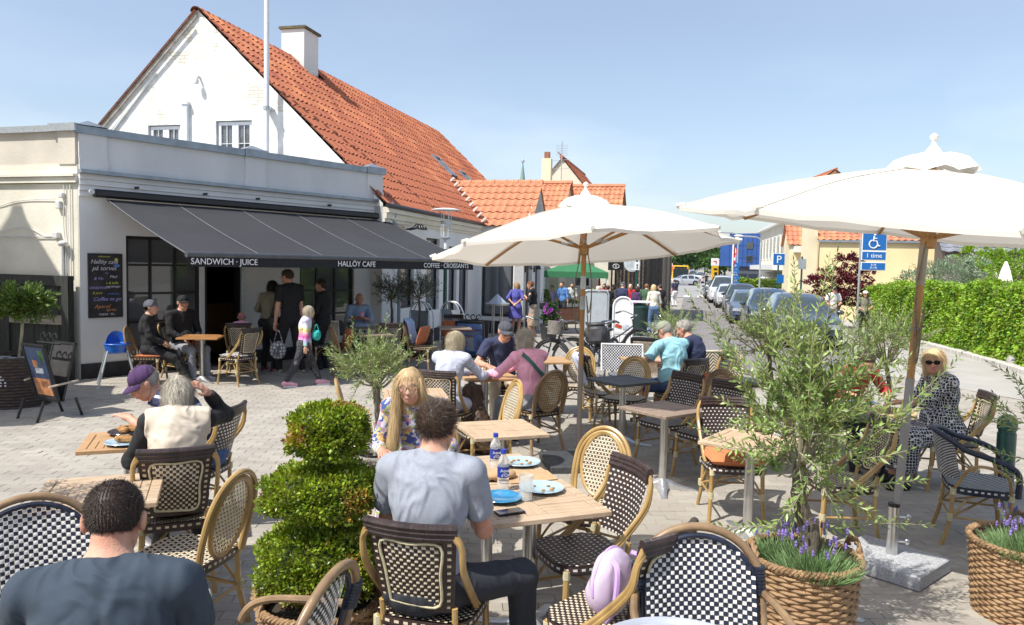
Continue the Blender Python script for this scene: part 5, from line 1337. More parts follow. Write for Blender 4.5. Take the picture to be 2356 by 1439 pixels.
CHAIRS=[
('arch',-1.88,2.98,217,'navy and white arched armchair behind the man in the dark T-shirt, lower left corner'),
('arch',-1.16,1.98,20,'navy armchair under the man in the dark blue T-shirt, back to the camera'),
('arch',.78,2.72,180,'navy and white woven arched armchair at the bottom, left of the olive basket'),
('arch',-.92,2.62,78,'arched armchair seen edge-on in front of the spiral box topiary'),
('panel',-2.02,4.55,24,'brown woven chair holding the grey-haired woman in the beige vest'),
('oval',-1.70,3.92,76,'cream oval-back chair side-on left of the spiral topiary'),
('pinned',-2.35,5.58,84,'dark dotted chair under the man in the purple cap'),
('panel',-.33,3.42,-14,'brown woven chair under the man in the grey T-shirt'),
('oval',.47,4.83,145,'empty cream oval-back chair at the far side of the laid table'),
('pinned',.40,4.08,112,'dotted brown chair pushed in at the right side of the laid table'),
('panel',.45,3.30,47,'brown woven chair with a pastel backpack on its seat'),
('ovald',.27,8.12,35,'aged oval-back chair under the woman in the pink shirt'),
('panel',-.64,7.88,-18,'brown woven chair under the woman in the pale blue shirt'),
('oval',-.24,7.00,112,'cream oval-back chair side-on behind the empty middle table'),
('oval',-1.28,7.02,-78,'cream oval-back chair behind the small olive tree trunk'),
('oval',.86,9.85,168,'cream oval-back chair facing us beside the parasol pole'),
('oval',1.36,8.95,150,'cream oval-back chair behind the grey square table'),
('panel',1.16,9.35,-70,'chair with a pale blue towel hung over its back'),
('benchw',1.64,10.9,180,'white and navy woven lounge chair behind the grey square table'),
('pinned',1.58,7.62,126,'dark dotted chair just left of the navy-shorts man in turquoise'),
('pinned',1.86,7.12,124,'dark dotted chair at the middle wooden table, back turned right'),
('ovald',2.05,8.0,130,'aged oval-back chair behind the dotted chairs, near the basket planter'),
('pinned',1.80,6.05,178,'dotted chair with an orange ribbed cushion behind the right table'),
('tub',3.52,5.62,-112,'navy and white woven armchair at the right beside the green bollard'),
('panel',4.08,7.0,76,'woven chair under the woman in the black and white tunic'),
('panel',2.47,5.60,88,'cane chair half hidden behind the large olive tree'),
('panel',3.50,7.88,190,'woven chair under the person in red behind the large olive'),
('panel',2.06,9.33,32,'dark woven chair under the man in the turquoise polo'),
('panel',-4.32,11.95,62,'dark woven chair with a floral cushion in front of the awning'),
('ovald',-5.62,11.75,-82,'rattan chair with an orange cushion under the awning by the window'),
('panel',-5.42,12.45,-118,'woven chair under the man in the black cap below the awning'),
('bench',-3.42,13.9,205,'black and cream chevron lounge chair under the awning behind the girl'),
('pinned',-2.20,13.65,15,'dark dotted chair under the awning right of the seated man in blue'),
('ovald',-2.75,12.9,-60,'rattan chair with an orange back cushion under the awning'),
('pinned',-3.05,15.15,-155,'chair under the seated man in the light blue shirt'),
('ovald',-1.60,13.9,-110,'leaning rattan chair draped with a blue blanket near the dark olive pots'),
('pinned',-1.22,15.6,180,'orange-backed dotted chair behind the dark table by the coffee board'),
('panel',-4.62,12.95,12,'small chair under the child in the pink hat'),
('oval',-.56,5.24,186,'chair under the blonde woman in the floral dress'),
('panel',-.12,9.42,184,'chair under the man in the navy polo and grey cap'),
('pinned',2.55,9.95,50,'chair under the grey-haired man in navy behind the turquoise man'),
('bench',3.05,10.3,200,'wide cream and brown chevron lounge chair right of the turquoise man'),
]
made={}
for (k,x,y,r,lb) in CHAIRS:
 if k not in made:c=made[k]=proto[k](lb); c.location=(x,y,gz(x,y)); c.rotation_euler=(0,0,R_(r))
 else :dup(made[k],(x,y,gz(x,y)),R_(r),lb)
 # --- tables
m_teak=mat('bleached_teak',(.56,.43,.30),rough=.6,c2=(.36,.25,.155),scale=6,island=.10,bump=.3,stretch=(1,12,1),bscale=30)
m_teak2=mat('warm_teak',(.50,.31,.15),rough=.55,c2=(.38,.225,.11),scale=5,bump=.3,stretch=(1,12,1),bscale=30)
m_greyt=mat('grey_weathered_teak',(.10,.105,.11),rough=.6,c2=(.055,.06,.065),scale=5,bump=.3,stretch=(1,12,1))
m_brownt=mat('brown_weathered_teak',(.30,.22,.165),rough=.6,c2=(.20,.15,.115),scale=5,bump=.3,stretch=(1,12,1))
TB={}
def table(label,x,y,rz,w,d,tm,base='cross',key=None,group='square slatted cafe tables',z=.74):
 key=key or (w,d,tm.name,base)
 if key in TB:return dup(TB[key],(x,y,gz(x,y)),R_(rz),label)
 t=thing('cafe_table',label,'table',(x,y,gz(x,y)),R_(rz),group); TB[key]=t
 fr,th=.055,.028
 rails=[((0,d/2-fr/2),(w,fr)),((0,-d/2+fr/2),(w,fr)),((w/2-fr/2,0),(fr,d-2*fr-.002)),((-w/2+fr/2,0),(fr,d-2*fr-.002))]
 rm={}
 for (c,s_) in rails:
  b=MB(); b.bbox((c[0],c[1],z-th/2),(s_[0],s_[1],th),.004); b.build('rail',tm,t)
 iw,id_=(w-2*fr-.004)/2,(d-2*fr-.004)/2; n=5
 for qx in (0,1):
  for qy in (0,1):
   ox,oy=-w/2+fr+.002+qx*iw,-d/2+fr+.002+qy*id_
   for k in range(n):
    if (qx+qy)%2:cx,cy,sx,sy=ox+iw/2,oy+id_*(k+.5)/n,iw-.005,id_/n-.0035
    else :cx,cy,sx,sy=ox+iw*(k+.5)/n,oy+id_/2,iw/n-.0035,id_-.005
    kk=(round(sx,4),round(sy,4),tm.name)
    if kk not in rm:b=MB(); b.bbox((0,0,0),(sx,sy,.02),.002); rm[kk]=b.mesh('slat',tm)
    o=link('slat',rm[kk],t,loc=(cx,cy,z-.0115-.001*((k*7)%3)))
 b=MB(); b.box((0,0,z-.032),(w*.8,.06,.018)); b.box((0,0,z-.0325),(.06,d*.8,.017)); b.build('under_frame',m_steel,t)
 b=MB()
 if base=='twin':
  for ox in (-.035,0,.035):b.tube([(ox,0,.07),(ox,0,z-.04)],.0165,10)
 else :b.tube([(0,0,.08),(0,0,z-.04)],.036,16)
 b.build('column',m_steel,t,smooth=True)
 b=MB()
 for k in range(4):
  a=PI/4+k*PI/2; dx,dy=math.cos(a),math.sin(a)
  prof=[(.0,.115,.05),(.06,.095,.046),(.13,.06,.038),(.22,.035,.032),(.31,.026,.028),(.335,.022,.026)]
  vs=[]
  for (r,zt,hw_) in prof:
   for (s_,zz_) in ((-1,.004 if r>.28 else .012),(-1,zt*.75),(-.35,zt),(.35,zt),(1,zt*.75),(1,.004 if r>.28 else .012)):
    vs.append((dx*r-dy*hw_*s_,dy*r+dx*hw_*s_,zz_))
  fs=[(i*6+j,i*6+j+1,(i+1)*6+j+1,(i+1)*6+j) for i in range(5) for j in range(5)]+[(30,31,32,33,34,35)]
  b.add(vs,fs)
 b.build('base',m_alu,t,smooth=True)
 return t
table('pale teak table with leaf shadows in front of the man in the dark T-shirt',-2.19,4.01,21,.60,.60,m_teak,'twin')
table('warm teak table with two plates at the left, where the purple-capped man eats',-2.60,5.17,21,.60,.56,m_teak2,'twin')
table('teak table with phone and glass before the grey T-shirt man',.12,4.02,21.5,.66,.62,m_teak)
table('teak table with paper bag and bottles before the blonde woman',-.125,4.61,21.5,.66,.62,m_teak,'cross2')
table('empty bleached teak table in the middle',-.07,5.78,20,.58,.58,m_teak)
table('brown teak table between the three older guests',-.30,8.62,20,.62,.80,m_teak2,'twin')
table('teak table behind the pink-shirted woman',.45,10.1,10,.62,.62,m_teak2)
table('dark grey slatted table right of the parasol pole',1.26,8.43,33,.60,.58,m_greyt)
table('brown-topped table with a bright aluminium foot in the centre right',1.39,6.76,37,.60,.56,m_brownt)
table('pale teak table left of the large olive with an orange cushion under it',1.79,5.56,-37,.58,.60,m_teak)
table('dark grey table by the cream basket planter',2.72,8.55,-33,.60,.58,m_greyt)
table('teak table in front of the turquoise-shirted man',1.86,10.35,12,.58,.58,m_teak2)
table('teak table with a blue plate behind the large olive',3.12,7.22,-20,.62,.62,m_teak)
table('orange-brown table of the two seated guests under the awning',-4.95,12.1,8,.62,.62,mat('orange_teak',(.42,.20,.07),rough=.4,c2=(.33,.15,.05),scale=5,stretch=(1,12,1)))
table('dark table under the awning near the small olive tree',-2.42,13.15,30,.60,.58,m_brownt)
table('dark table before the seated man in light blue',-2.72,14.35,30,.60,.58,m_brownt)
table('dark table beside the coffee board',-1.12,14.85,10,.62,.62,m_brownt)
table('pale table half hidden behind the blonde woman',-.92,7.25,12,.60,.58,m_teak)
# round metal tables at the foot of the frame
m_rt=mat('pale_metal_table',(.52,.55,.60),rough=.3,metal=.4,coat=.4,var=.04)
for (x,y,lb) in ((-1.38,2.65,'round pale metal table at the left foot of the picture'),(.57,2.36,'round blue-grey metal table at the bottom centre')):
 t=thing('round_table',lb,'table',(x,y,0),0,'round metal tables')
 b=MB(); b.lathe([(.001,.732),(.28,.732),(.29,.745),(.30,.748),(.306,.74),(.30,.72),(.27,.715),(.001,.715)],48); b.build('tabletop',m_rt,t,smooth=True)
 b=MB(); b.tube([(0,0,.02),(0,0,.715)],.03,14); b.build('column',m_steel,t,smooth=True)
 b=MB(); b.lathe([(.001,.04),(.05,.04),(.21,.018),(.22,0)],28); b.build('base',m_alu,t,smooth=True)
 # --- parasols
m_canvas=leafmat('cream_canvas',(.82,.79,.72),(.78,.75,.68),island=0,rough=.8,trans=.16,scale=1.5)
m_seamc=mat('canvas_seam',(.60,.57,.50),rough=.9)
m_pole=mat('parasol_wood',(.42,.225,.08),rough=.5,c2=(.33,.17,.06),scale=4,bump=.2,stretch=(6,6,.5))
m_rope=mat('parasol_rope',(.20,.17,.11),rough=.9,var=.3,scale=60)
def parasol(label,x,y,Rr,apex,rimz,tilt,az0,base_m,slab,steel_from,rz=0.0,big=False,off=(0,0)):
 """tilt: rim height = rimz + tilt.x * X + tilt.y * Y"""
 t=thing('parasol',label,'parasol',(x,y,0),0,'cream cafe parasols')
 tips=[(Rr*math.cos(R_(az0+45*k))+off[0],Rr*math.sin(R_(az0+45*k))+off[1]) for k in range(8)]
 def rz_(px_,py_):return rimz+tilt[0]*px_+tilt[1]*py_
 A=Vector((off[0],off[1],apex)); tp=[Vector((a,b_,rz_(a,b_))) for a,b_ in tips]
 for lay,nm in ((0,'canopy'),):
  V,F=[],[]; nr,ns=10,6; ring0=.13
  for i in range(nr+1):
   f=ring0+(1-ring0)*i/nr
   for k in range(8):
    for j in range(ns):
     g=j/ns; E=tp[k].lerp(tp[(k+1)%8],g); sag=math.sin(PI*g)
     inw=1-.055*sag*f*f
     P=A.lerp(E,f*inw)+ZZ*(.10*math.sin(PI*f)*.45-.035*sag*f+.007*f*math.sin(g*9+k)+.005*f*math.sin(g*23+f*11+k*2))
     V.append(P)
  m_=8*ns
  for i in range(nr):
   for q in range(m_):F.append((i*m_+q,i*m_+(q+1)%m_,(i+1)*m_+(q+1)%m_,(i+1)*m_+q))
  b=MB(); b.add(V,F); cv=b.build('canopy',m_canvas,t,smooth=2)
  for k in range(8):b=MB(); b.tube([V[i*m_+k*ns]+ZZ*.004 for i in range(nr+1)],.0045,4); b.build('seam',m_seamc,cv)
  bh=MB();
  for q in range(m_):
   a0,a1=V[nr*m_+q],V[nr*m_+(q+1)%m_]; bh.quad(a0,a1,a1-ZZ*.03-(a1-A)*.004,a0-ZZ*.03-(a0-A)*.004)
  bh.build('hem',m_canvas,cv)
  # wind vent cap
 b=MB(); V=[]; m2=32; rc=.27 if big else .24
 for i in range(6):
  f=i/5
  for q in range(m2):
   a=2*PI*q/m2+R_(az0); sc_=1+.10*math.cos(8*(a-R_(az0)))*f
   V.append(A+Vector((math.cos(a)*rc*f*sc_+.0,math.sin(a)*rc*f*sc_,.055-.095*f*f-.012*math.cos(8*(a-R_(az0))+PI)*f+(.035 if f<.9 else 0)*(f>.3))))
 F=[(i*m2+q,i*m2+(q+1)%m2,(i+1)*m2+(q+1)%m2,(i+1)*m2+q) for i in range(5) for q in range(m2)]
 b.add(V,F); b.build('vent_cap',m_canvas,t,smooth=2)
 b=MB(); b.lathe([(.0,.0),(.052,.0),(.058,.02),(.04,.05),(.016,.08),(.012,.10),(.026,.118),(.027,.135),(.0,.155)],16,c=(A.x,A.y,A.z+.06)); b.build('finial',m_canvas,t,smooth=True)
 hub=A-ZZ*(.44 if not big else .48)
 for k in range(8):
  e=tp[k]; d=(e-A).normalized(); b=MB(); rb_=Matrix((d,ZZ.cross(d).normalized(),d.cross(ZZ.cross(d).normalized()))).transposed()
  def canopy_under(f):return A.lerp(e,f)+ZZ*(.10*math.sin(PI*f)*.45-.024)
  pts=[canopy_under(f) for f in (.03,.25,.5,.75,.985)]
  b.tube(pts,.0135,6); b.build('rib',m_pole,t)
  m_=canopy_under(.50); b=MB(); b.tube([hub+(m_-hub)*.06,m_],.0125,6); b.build('strut',m_pole,t)
  b=MB(); c0=hub+(m_-hub)*.22; c1=hub+(m_-hub)*.30; b.tube([c0,c1],.016,6); b.build('strut_joint',m_galv,t)
  b=MB(); b.tube([e-d*.05+ZZ*.004,e+d*.012+ZZ*.004],.018,6); b.build('corner_pocket',m_canvas,t)
 b=MB(); b.lathe([(.03,-.06),(.045,-.05),(.05,.0),(.045,.04),(.03,.05)],12,c=tuple(hub)); b.build('hub',m_pole,t,smooth=True)
 # pole: wooden upper, metal or grey lower
 foot=Vector((0,0,0)); topp=A+ZZ*.05
 def pp(z):return foot.lerp(topp,z/topp.z)
 b=MB(); b.tube([pp(steel_from),pp(topp.z)],.0245,14); b.build('upper_pole',m_pole,t,smooth=True)
 b=MB(); b.tube([pp(.40 if big else .05),pp(steel_from)],.0265 if not big else .028,14); b.build('lower_pole',mat('grey_pole',(.30,.29,.28),rough=.5,metal=.3,var=.1) if big else mat('grey_brown_pole',(.25,.21,.18),rough=.6),t,smooth=True)
 for z_ in ((steel_from+.55,steel_from+.75) if not big else (1.62,1.92)):
  b=MB(); b.tube([pp(z_),pp(z_+.13 if not big else z_+.26)],.028,14) if ( not big or z_>1.8) else b.tube([pp(z_),pp(z_+.02)],.030,14); b.build('joint_sleeve',m_galv if not big else mat('sleeve_taupe',(.32,.28,.24),rough=.5,metal=.3),t,smooth=True)
 rng=random.Random(3)
 for q in range(3):
  s_=-1 if big else (-1)**q; b=MB(); x0=hub.x+s_*.05
  b.tube(catmull([(hub.x+s_*.03,hub.y-.03,hub.z),(x0+s_*.03,hub.y-.04,hub.z-.35),(x0+.04*s_*rng.random(),hub.y-.05,hub.z-.62-.1*q),(x0-s_*.02,hub.y-.05,hub.z-.45)],6),.0055,6); b.build('cord',m_rope,t)
 if slab=='slab':
  b=MB(); M_=Matrix.Rotation(R_(41),3,'Z'); b.bbox((-.02,-.02,.06),(.52,.58,.09),.006,rot=M_); b.build('base_slab',base_m,t)
  b=MB(); b.box((-.02,-.02,.0075),(.47,.53,.015),rot=M_); b.build('rubber_foot',m_tyre,t)
  b=MB(); b.tube([(0,0,.105),(0,0,.43)],.036,18); b.build('steel_sleeve',m_steel,t,smooth=True)
  b=MB(); b.tube([(0,0,.43),(0,0,.452)],.038,16); b.build('sleeve_collar',m_black,t,smooth=True)
  for z_ in (.19,.36):b=MB(); b.tube([(.03,0,z_),(.085,-.01,z_)],.006,6); b.ell((.095,-.01,z_),(.018,.014,.022),8,6); b.build('clamp_screw',m_steel,t,smooth=True)
 else :
  b=MB(); M_=Matrix.Rotation(R_(8),3,'Z'); b.bbox((.05,.05,.04),(.78,.62,.08),.01,rot=M_); b.build('base_slab',base_m,t)
 return t
parasol('smaller cream octagonal parasol with wooden ribs over the middle tables',.69,7.45,1.50,2.60,2.165,(.07,-.09),-3,mat('dark_slab',(.05,.055,.06),rough=.6,var=.2,scale=20),'plain',1.02)
parasol('large cream parasol with finial at the right, on a granite slab foot',2.60,5.03,1.62,2.70,2.285,(-.085,.07),30,mat('granite_slab',(.40,.41,.43),rough=.75,var=.25,scale=90,bump=.3),'slab',1.30,big=True,off=(.13,0))
parasol('unseen cream parasol added left of the huge basket, outside the picture, to shade the paving',-8.5,8.8,2.0,2.95,2.45,(0,0),10,_M['dark_slab'],'plain',1.02)  # off-frame parasol added for the shade it casts on the left paving
# ---------------------------------------------------------------- baskets and plants
m_wick=mat('brown_wicker',(.37,.235,.12),rough=.65,c2=(.20,.115,.055),scale=18,bump=.5,bscale=120)
m_wickg=mat('grey_wicker',(.34,.31,.27),rough=.7,c2=(.20,.18,.155),scale=18,bump=.5,bscale=120)
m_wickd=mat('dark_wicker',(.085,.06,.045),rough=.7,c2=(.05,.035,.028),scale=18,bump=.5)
m_wickc=mat('cream_wicker',(.58,.46,.28),rough=.65,c2=(.38,.28,.16),scale=14,bump=.4)
m_soil=mat('potting_soil',(.045,.032,.022),rough=.95,bump=.9,bscale=60)
_bk={}
def basket(name,label,cat,x,y,r0,r1,h,wm,rows=23,handles=True,group='wicker basket planters',rz=0.0,ns=44,seg=6):
 t=thing(name,label,cat,(x,y,gz(x,y)),rz,group)
 rr=(r1-r0)
 for k in range(rows):
  z=h*(k+.5)/rows; R=r0+rr*(z/h)**.8; ph=k*PI; n=ns*2; hr=h/rows*.54
  key=(round(R,4),round(h,3),k%2,wm.name)
  pts=[]
  for j in range(n):
   a=2*PI*j/n; d=.0075*math.cos(ns*.5*a+ph)
   pts.append(((R+d)*math.cos(a),(R+d)*math.sin(a),z+.0015*math.sin(a*5+k)))
  b=MB(); b.tube(pts,hr,seg,closed=True); b.build('wicker_strand',wm,t,smooth=True)
 b=MB()
 for j in range(ns):
  a=2*PI*(j+.5)/ns; b.tube([(r0*math.cos(a),r0*math.sin(a),0),(((r0+r1)/2+rr*.06)*math.cos(a),((r0+r1)/2+rr*.06)*math.sin(a),h/2),(r1*math.cos(a),r1*math.sin(a),h)],.006,5)
 stuff(b.build('stakes',wm,t))
 b=MB(); n=140
 for s_ in (0,1,2):
  b.tube([((r1+.004+.013*math.cos(9*2*PI*j/n*3+s_*2.09))*math.cos(2*PI*j/n),(r1+.004+.013*math.cos(27*2*PI*j/n+s_*2.09))*math.sin(2*PI*j/n),h+.008+.013*math.sin(27*2*PI*j/n+s_*2.09)) for j in range(n)],.0095,6,closed=True)
 b.build('braided_rim',wm,t,smooth=True)
 if handles:
  for sx in (-1,1):
   b=MB()
   for s_ in (0,1):
    pts=[]
    for q in range(25):
     f=q/24; a=PI*f; px=-.075+.15*f; pz=h+.005+.085*math.sin(a); off=.010
     pts.append((sx*(r1+.01+off*math.cos(q*.9+s_*PI)),px+off*.5*math.sin(q*.9+s_*PI),pz+off*math.sin(q*.9+s_*PI)))
    b.tube(pts,.0105,6)
   b.build('handle',wm,t,smooth=True)
 b=MB(); b.lathe([(.001,h-.05),(r1*.5,h-.045),(r1-.015,h-.06)],24); b.build('soil',m_soil,t,smooth=True)
 b=MB(); b.lathe([(r0-.015,0),(r1-.02,h-.05)],24); b.build('lining',m_black,t)
 return t
m_olive=leafmat('olive_leaves',(.34,.42,.13),(.09,.155,.035),island=.42,rough=.4,trans=.22)
m_olive_d=leafmat('shaded_olive_leaves',(.10,.13,.08),(.04,.065,.035),island=.4,rough=.45,trans=.2)  # darker copy of the olive leaves, shade put into the colour
m_twig=mat('olive_twig',(.30,.27,.19),rough=.8,var=.2)
def olive(t,org,h0,crown,nshoot,leafL,seed,lm,trunk_r=.03,shoot_len=.45,spread=1.0,extra=(),trunk=None,step=.018):
 """olive: trunk, limbs and leafy shoots; crown = (cx, cy, cz, rx, ry, rz) local"""
 g=np.random.default_rng(seed); rr=random.Random(seed)
 b=MB(); tp=trunk or [(0,0,h0),(.02,.01,h0+(crown[2]-h0)*.4),(crown[0]*.6,crown[1]*.6,crown[2]-crown[5]*.55)]
 tp=catmull(tp,5); b.tube([p+Vector((.004*math.sin(i*2.2),.004*math.cos(i*1.7),0)) for i,p in enumerate(tp)],[trunk_r*(1-.45*i/len(tp)) for i in range(len(tp))],10)
 b.build('trunk',m_bark,t,smooth=True)
 fork=tp[-1]; C=Vector(crown[:3]); Rv=Vector(crown[3:])
 br=MB(); P,D,L=[],[],[]
 shoots=[]
 for k in range(nshoot):
  d=Vector((g.normal(),g.normal(),g.normal()*.8+.25)).normalized(); f=g.uniform(.15,.80)
  st=C+Vector((d.x*Rv.x*f,d.y*Rv.y*f,d.z*Rv.z*f)); dirn=(Vector((d.x*spread,d.y*spread,d.z+.55))+Vector((g.normal(),g.normal(),g.normal()))*.3).normalized()
  ln=shoot_len*g.uniform(.45,1.1)*(1.0 if f>.4 else .7); shoots.append((st,dirn,ln))
  if k%5==0:br.tube(catmull([fork,fork.lerp(st,.5)+Vector((0,0,-.03)),st],3),[.011,.010,.009,.008,.007,.006,.005],5)
 for (a,d,ln) in extra:shoots.append((Vector(a),Vector(d).normalized(),ln))
 for (st,dirn,ln) in shoots:
  n=max(4,int(ln/step)); p=st.copy(); d=dirn.copy(); pts=[p.copy()]; side=d.cross(Vector((g.normal(),g.normal(),g.normal()))).normalized()
  for i in range(n):
   d=(d+Vector((g.normal(),g.normal(),g.normal()-.25))*.035+Vector((0,0,.012))).normalized(); p=p+d*step
   if i%3==2:pts.append(p.copy())
   side=(Matrix.Rotation(1.9,3,d)@side); side=(side-d*side.dot(d)).normalized(); sz=1.0-.55*(i/n)**3
   for s_ in (1,-1):
    if g.random()<.10:continue
    P.append(p+side*s_*.002); D.append((side*s_*.8+d*.75+Vector((g.normal(),g.normal(),g.normal()))*.15)); L.append(leafL*sz*g.uniform(.75,1.2))
  P.append(p); D.append(d); L.append(leafL*.7)
  br.tube(pts,[.0035-.0022*i/len(pts) for i in range(len(pts))],4,cap=False)
 br.build('branches',m_twig,t,smooth=True)
 P,D,L=np.array(P),unit(np.array([tuple(d) for d in D])),np.array(L)
 leaves('foliage',P,D,unit(rnd_dirs(len(P))+np.array([0,0,.4])),L,L*.26,lm,t,fold=.1)
 # hero olive in the brown basket, right of centre
t=basket('basket_planter','large brown wicker basket with lavender round the big olive tree, bottom right','planter',1.60,4.02,.25,.285,.46,m_wick,rz=.15,ns=30)
t2=thing('olive_tree','largest olive tree with long upright shoots in the brown basket','tree',(1.60,4.02,0),0,'olive trees')
ex=[((-.30,.0,1.25),(-.30,.05,.75),.72),((-.1,0,1.40),(-.05,0,1),.66),((.05,0,1.45),(.05,0,1),.66),((-.05,-.1,1.35),(.02,-.1,1),.72),((-.25,0,1.35),(-.55,0,.8),.68),((.2,0,1.35),(.20,0,1),.56),((.25,0,1.05),(.78,0,.62),.78),((.2,0,1.0),(.9,.1,.45),.66),((.1,0,.62),(.95,0,-.05),.55),((.15,0,.80),(.9,0,.12),.50),((-.15,0,.62),(-.9,0,.05),.42),((.2,.1,1.35),(.45,0,.8),.5),((-.05,0,.95),(-.95,0,.25),.62),((-.2,.0,1.2),(-.75,0,.62),.66),((0,-.1,1.3),(-.12,0,1),.7),((.3,0,1.1),(.55,0,.8),.55)]
olive(t2,None,.42,(.0,.0,1.19,.27,.26,.50),165,.060,21,m_olive,.056,.38,spread=.7,extra=ex,trunk=[(.0,0,.40),(.04,.0,.58),(-.03,.01,.76),(-.04,0,.96)])
m_lav=leafmat('lavender_green',(.30,.42,.20),(.16,.26,.10),island=.3,trans=.2)
m_lavf=leafmat('lavender_flowers',(.24,.18,.46),(.15,.11,.34),island=.3,trans=.1)
def lavender(label,x,y,z,r,n,seed,side=(0,-1)):
 t=thing('lavender',label,'lavender',(x,y,gz(x,y)),0,'lavender clumps'); g=np.random.default_rng(seed)
 a=g.uniform(0,2*PI,n); rr_=r*np.sqrt(g.random(n)); P=np.stack([rr_*np.cos(a),rr_*np.sin(a),np.full(n,z)],1)
 D=unit(np.stack([np.cos(a)*rr_/r*.9,np.sin(a)*rr_/r*.9,np.full(n,1.0)],1)+g.normal(size=(n,3))*.25)
 leaves('foliage',P,D,unit(g.normal(size=(n,3))),g.uniform(.07,.15,n),g.uniform(.005,.009,n),m_lav,t)
 b,f=MB(),MB()
 for k in range(int(n/38)):
  aa=g.uniform(0,2*PI); rd=r*g.uniform(.3,1.0); p0=Vector((rd*math.cos(aa)*.6,rd*math.sin(aa)*.6,z)); d=Vector((math.cos(aa)*.5,math.sin(aa)*.5,1)).normalized(); l=g.uniform(.15,.26); p1=p0+d*l
  b.tube([p0,p1],.0015,3); f.lathe([(0,0),(.006,.004),(.008,.012),(.005,.018),(.008,.024),(.005,.032),(0,.038)],6,c=tuple(p1))
 stuff(b.build('stems',m_lav,t)); stuff(f.build('flower_spikes',m_lavf,t)); return t
lavender('lavender clump at the front of the brown olive basket',1.62,3.90,.41,.17,1500,3)
lavender('small lavender with violet spikes behind the trunk of the large olive',1.50,4.10,.41,.12,500,4)
# right-hand basket with lavender and olive branches
t=basket('basket_planter','brown wicker basket with lavender cut by the right edge of the picture','planter',3.06,4.35,.27,.31,.44,m_wick,rz=1.2)
lavender('lavender clump in the basket at the right edge',2.98,4.25,.40,.18,1600,6)
t2=thing('olive_tree','olive branches reaching in from the right edge over the armchair','tree',(3.10,4.42,0),0,'olive trees')
olive(t2,None,.4,(.05,.05,1.12,.26,.24,.20),26,.046,5,m_olive,.035,.34,extra=[((-.1,0,1.10),(-1,.1,.10),.42),((-.1,0,1.16),(-1,.1,-.02),.40),((0,0,1.32),(-.8,.1,.35),.34),((-.05,0,.92),(-.9,0,.05),.34),((.0,0,.75),(-.6,0,.3),.3)])
# olive standard behind the topiary
t=basket('basket_planter','grey wicker pot of the small olive standard behind the topiary','planter',-1.07,6.18,.15,.19,.40,m_wickg,rows=15,handles=False,ns=32)
t2=thing('olive_tree','small round-headed olive tree on a stout trunk in the grey wicker pot','tree',(-1.07,6.18,0),0,'olive trees')
olive(t2,None,.36,(-.06,0,1.12,.30,.28,.19),170,.042,31,m_olive,.048,.24,extra=[((-.2,0,1.28),(-.25,0,1),.26),((.02,0,1.28),(0,0,1),.32),((.3,0,1.15),(.5,0,.8),.26),((-.25,0,1.1),(-.8,0,.35),.25),((.1,0,1.3),(.3,0,1),.2)],trunk=[(0.03,0,.34),(.04,0,.5),(.0,0,.7),(-.03,0,.98)])
# olive shrub behind the turquoise man, and others behind the big olive
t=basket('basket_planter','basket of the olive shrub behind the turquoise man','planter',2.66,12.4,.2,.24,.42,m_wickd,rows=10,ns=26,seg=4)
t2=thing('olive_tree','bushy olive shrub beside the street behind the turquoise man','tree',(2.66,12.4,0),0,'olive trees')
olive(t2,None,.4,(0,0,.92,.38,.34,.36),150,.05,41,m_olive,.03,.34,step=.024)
t=basket('basket_planter','cream wicker basket planter with a red cloth beside it, left of the big olive','planter',2.78,8.1,.22,.26,.42,m_wickc,rows=9,ns=24,seg=5)
t2=thing('olive_tree','olive tree standing behind the big olive in the cream basket','tree',(2.78,8.1,0),0,'olive trees')
olive(t2,None,.4,(0,.1,1.28,.44,.36,.34),150,.05,51,m_olive,.035,.40,step=.022)
t=basket('basket_planter','wicker basket behind the table with the blue plate','planter',4.28,8.5,.22,.26,.42,m_wickc,rows=9,ns=24,seg=5)
t2=thing('olive_tree','olive tree growing behind the large parasol pole','tree',(4.25,8.5,0),0,'olive trees')
olive(t2,None,.4,(-.05,0,1.16,.42,.34,.34),150,.05,61,m_olive,.035,.42,step=.022)
# dark olives in the awning shade
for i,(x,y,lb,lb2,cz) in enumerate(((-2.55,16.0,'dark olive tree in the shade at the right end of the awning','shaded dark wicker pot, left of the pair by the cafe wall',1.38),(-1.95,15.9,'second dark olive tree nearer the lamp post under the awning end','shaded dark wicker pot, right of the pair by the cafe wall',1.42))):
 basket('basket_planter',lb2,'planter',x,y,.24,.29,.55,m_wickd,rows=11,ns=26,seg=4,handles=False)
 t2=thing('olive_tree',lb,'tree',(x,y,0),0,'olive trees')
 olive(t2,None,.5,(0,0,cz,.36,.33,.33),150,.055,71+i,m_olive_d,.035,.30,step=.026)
 # left: bay ball and thin olive in the huge dark basket
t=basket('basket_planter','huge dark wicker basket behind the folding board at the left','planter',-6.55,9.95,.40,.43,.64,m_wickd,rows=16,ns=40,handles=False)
b=MB(); rr=random.Random(6)
for r_ in range(4):
 for c in range(11):
  if rr.random()<.75:b.tube([(.435*math.cos(-1.75+c*.055),.435*math.sin(-1.75+c*.055),.32+r_*.038),(.45*math.cos(-1.75+c*.055),.45*math.sin(-1.75+c*.055),.32+r_*.038)],.011,6)
b.build('white_lettering_dots',m_ww,t)['kind']='stuff'
for k in range(6):
 s_=MB(); s_.bbox((rr.uniform(-.25,.25),rr.uniform(-.3,.1),.62),(.2,.14,.06),.02,rot=Matrix.Rotation(rr.uniform(0,3),3,'Z')); s_.build('pebble',mat('grey_pebble',(.25,.26,.27),rough=.8),t)
m_bay=leafmat('bay_leaves',(.17,.24,.045),(.07,.12,.025),island=.45,trans=.3)
t2=thing('bay_tree','ball-headed bay tree on a thin pale trunk in front of the dark fence','tree',(-6.42,9.9,0),0)
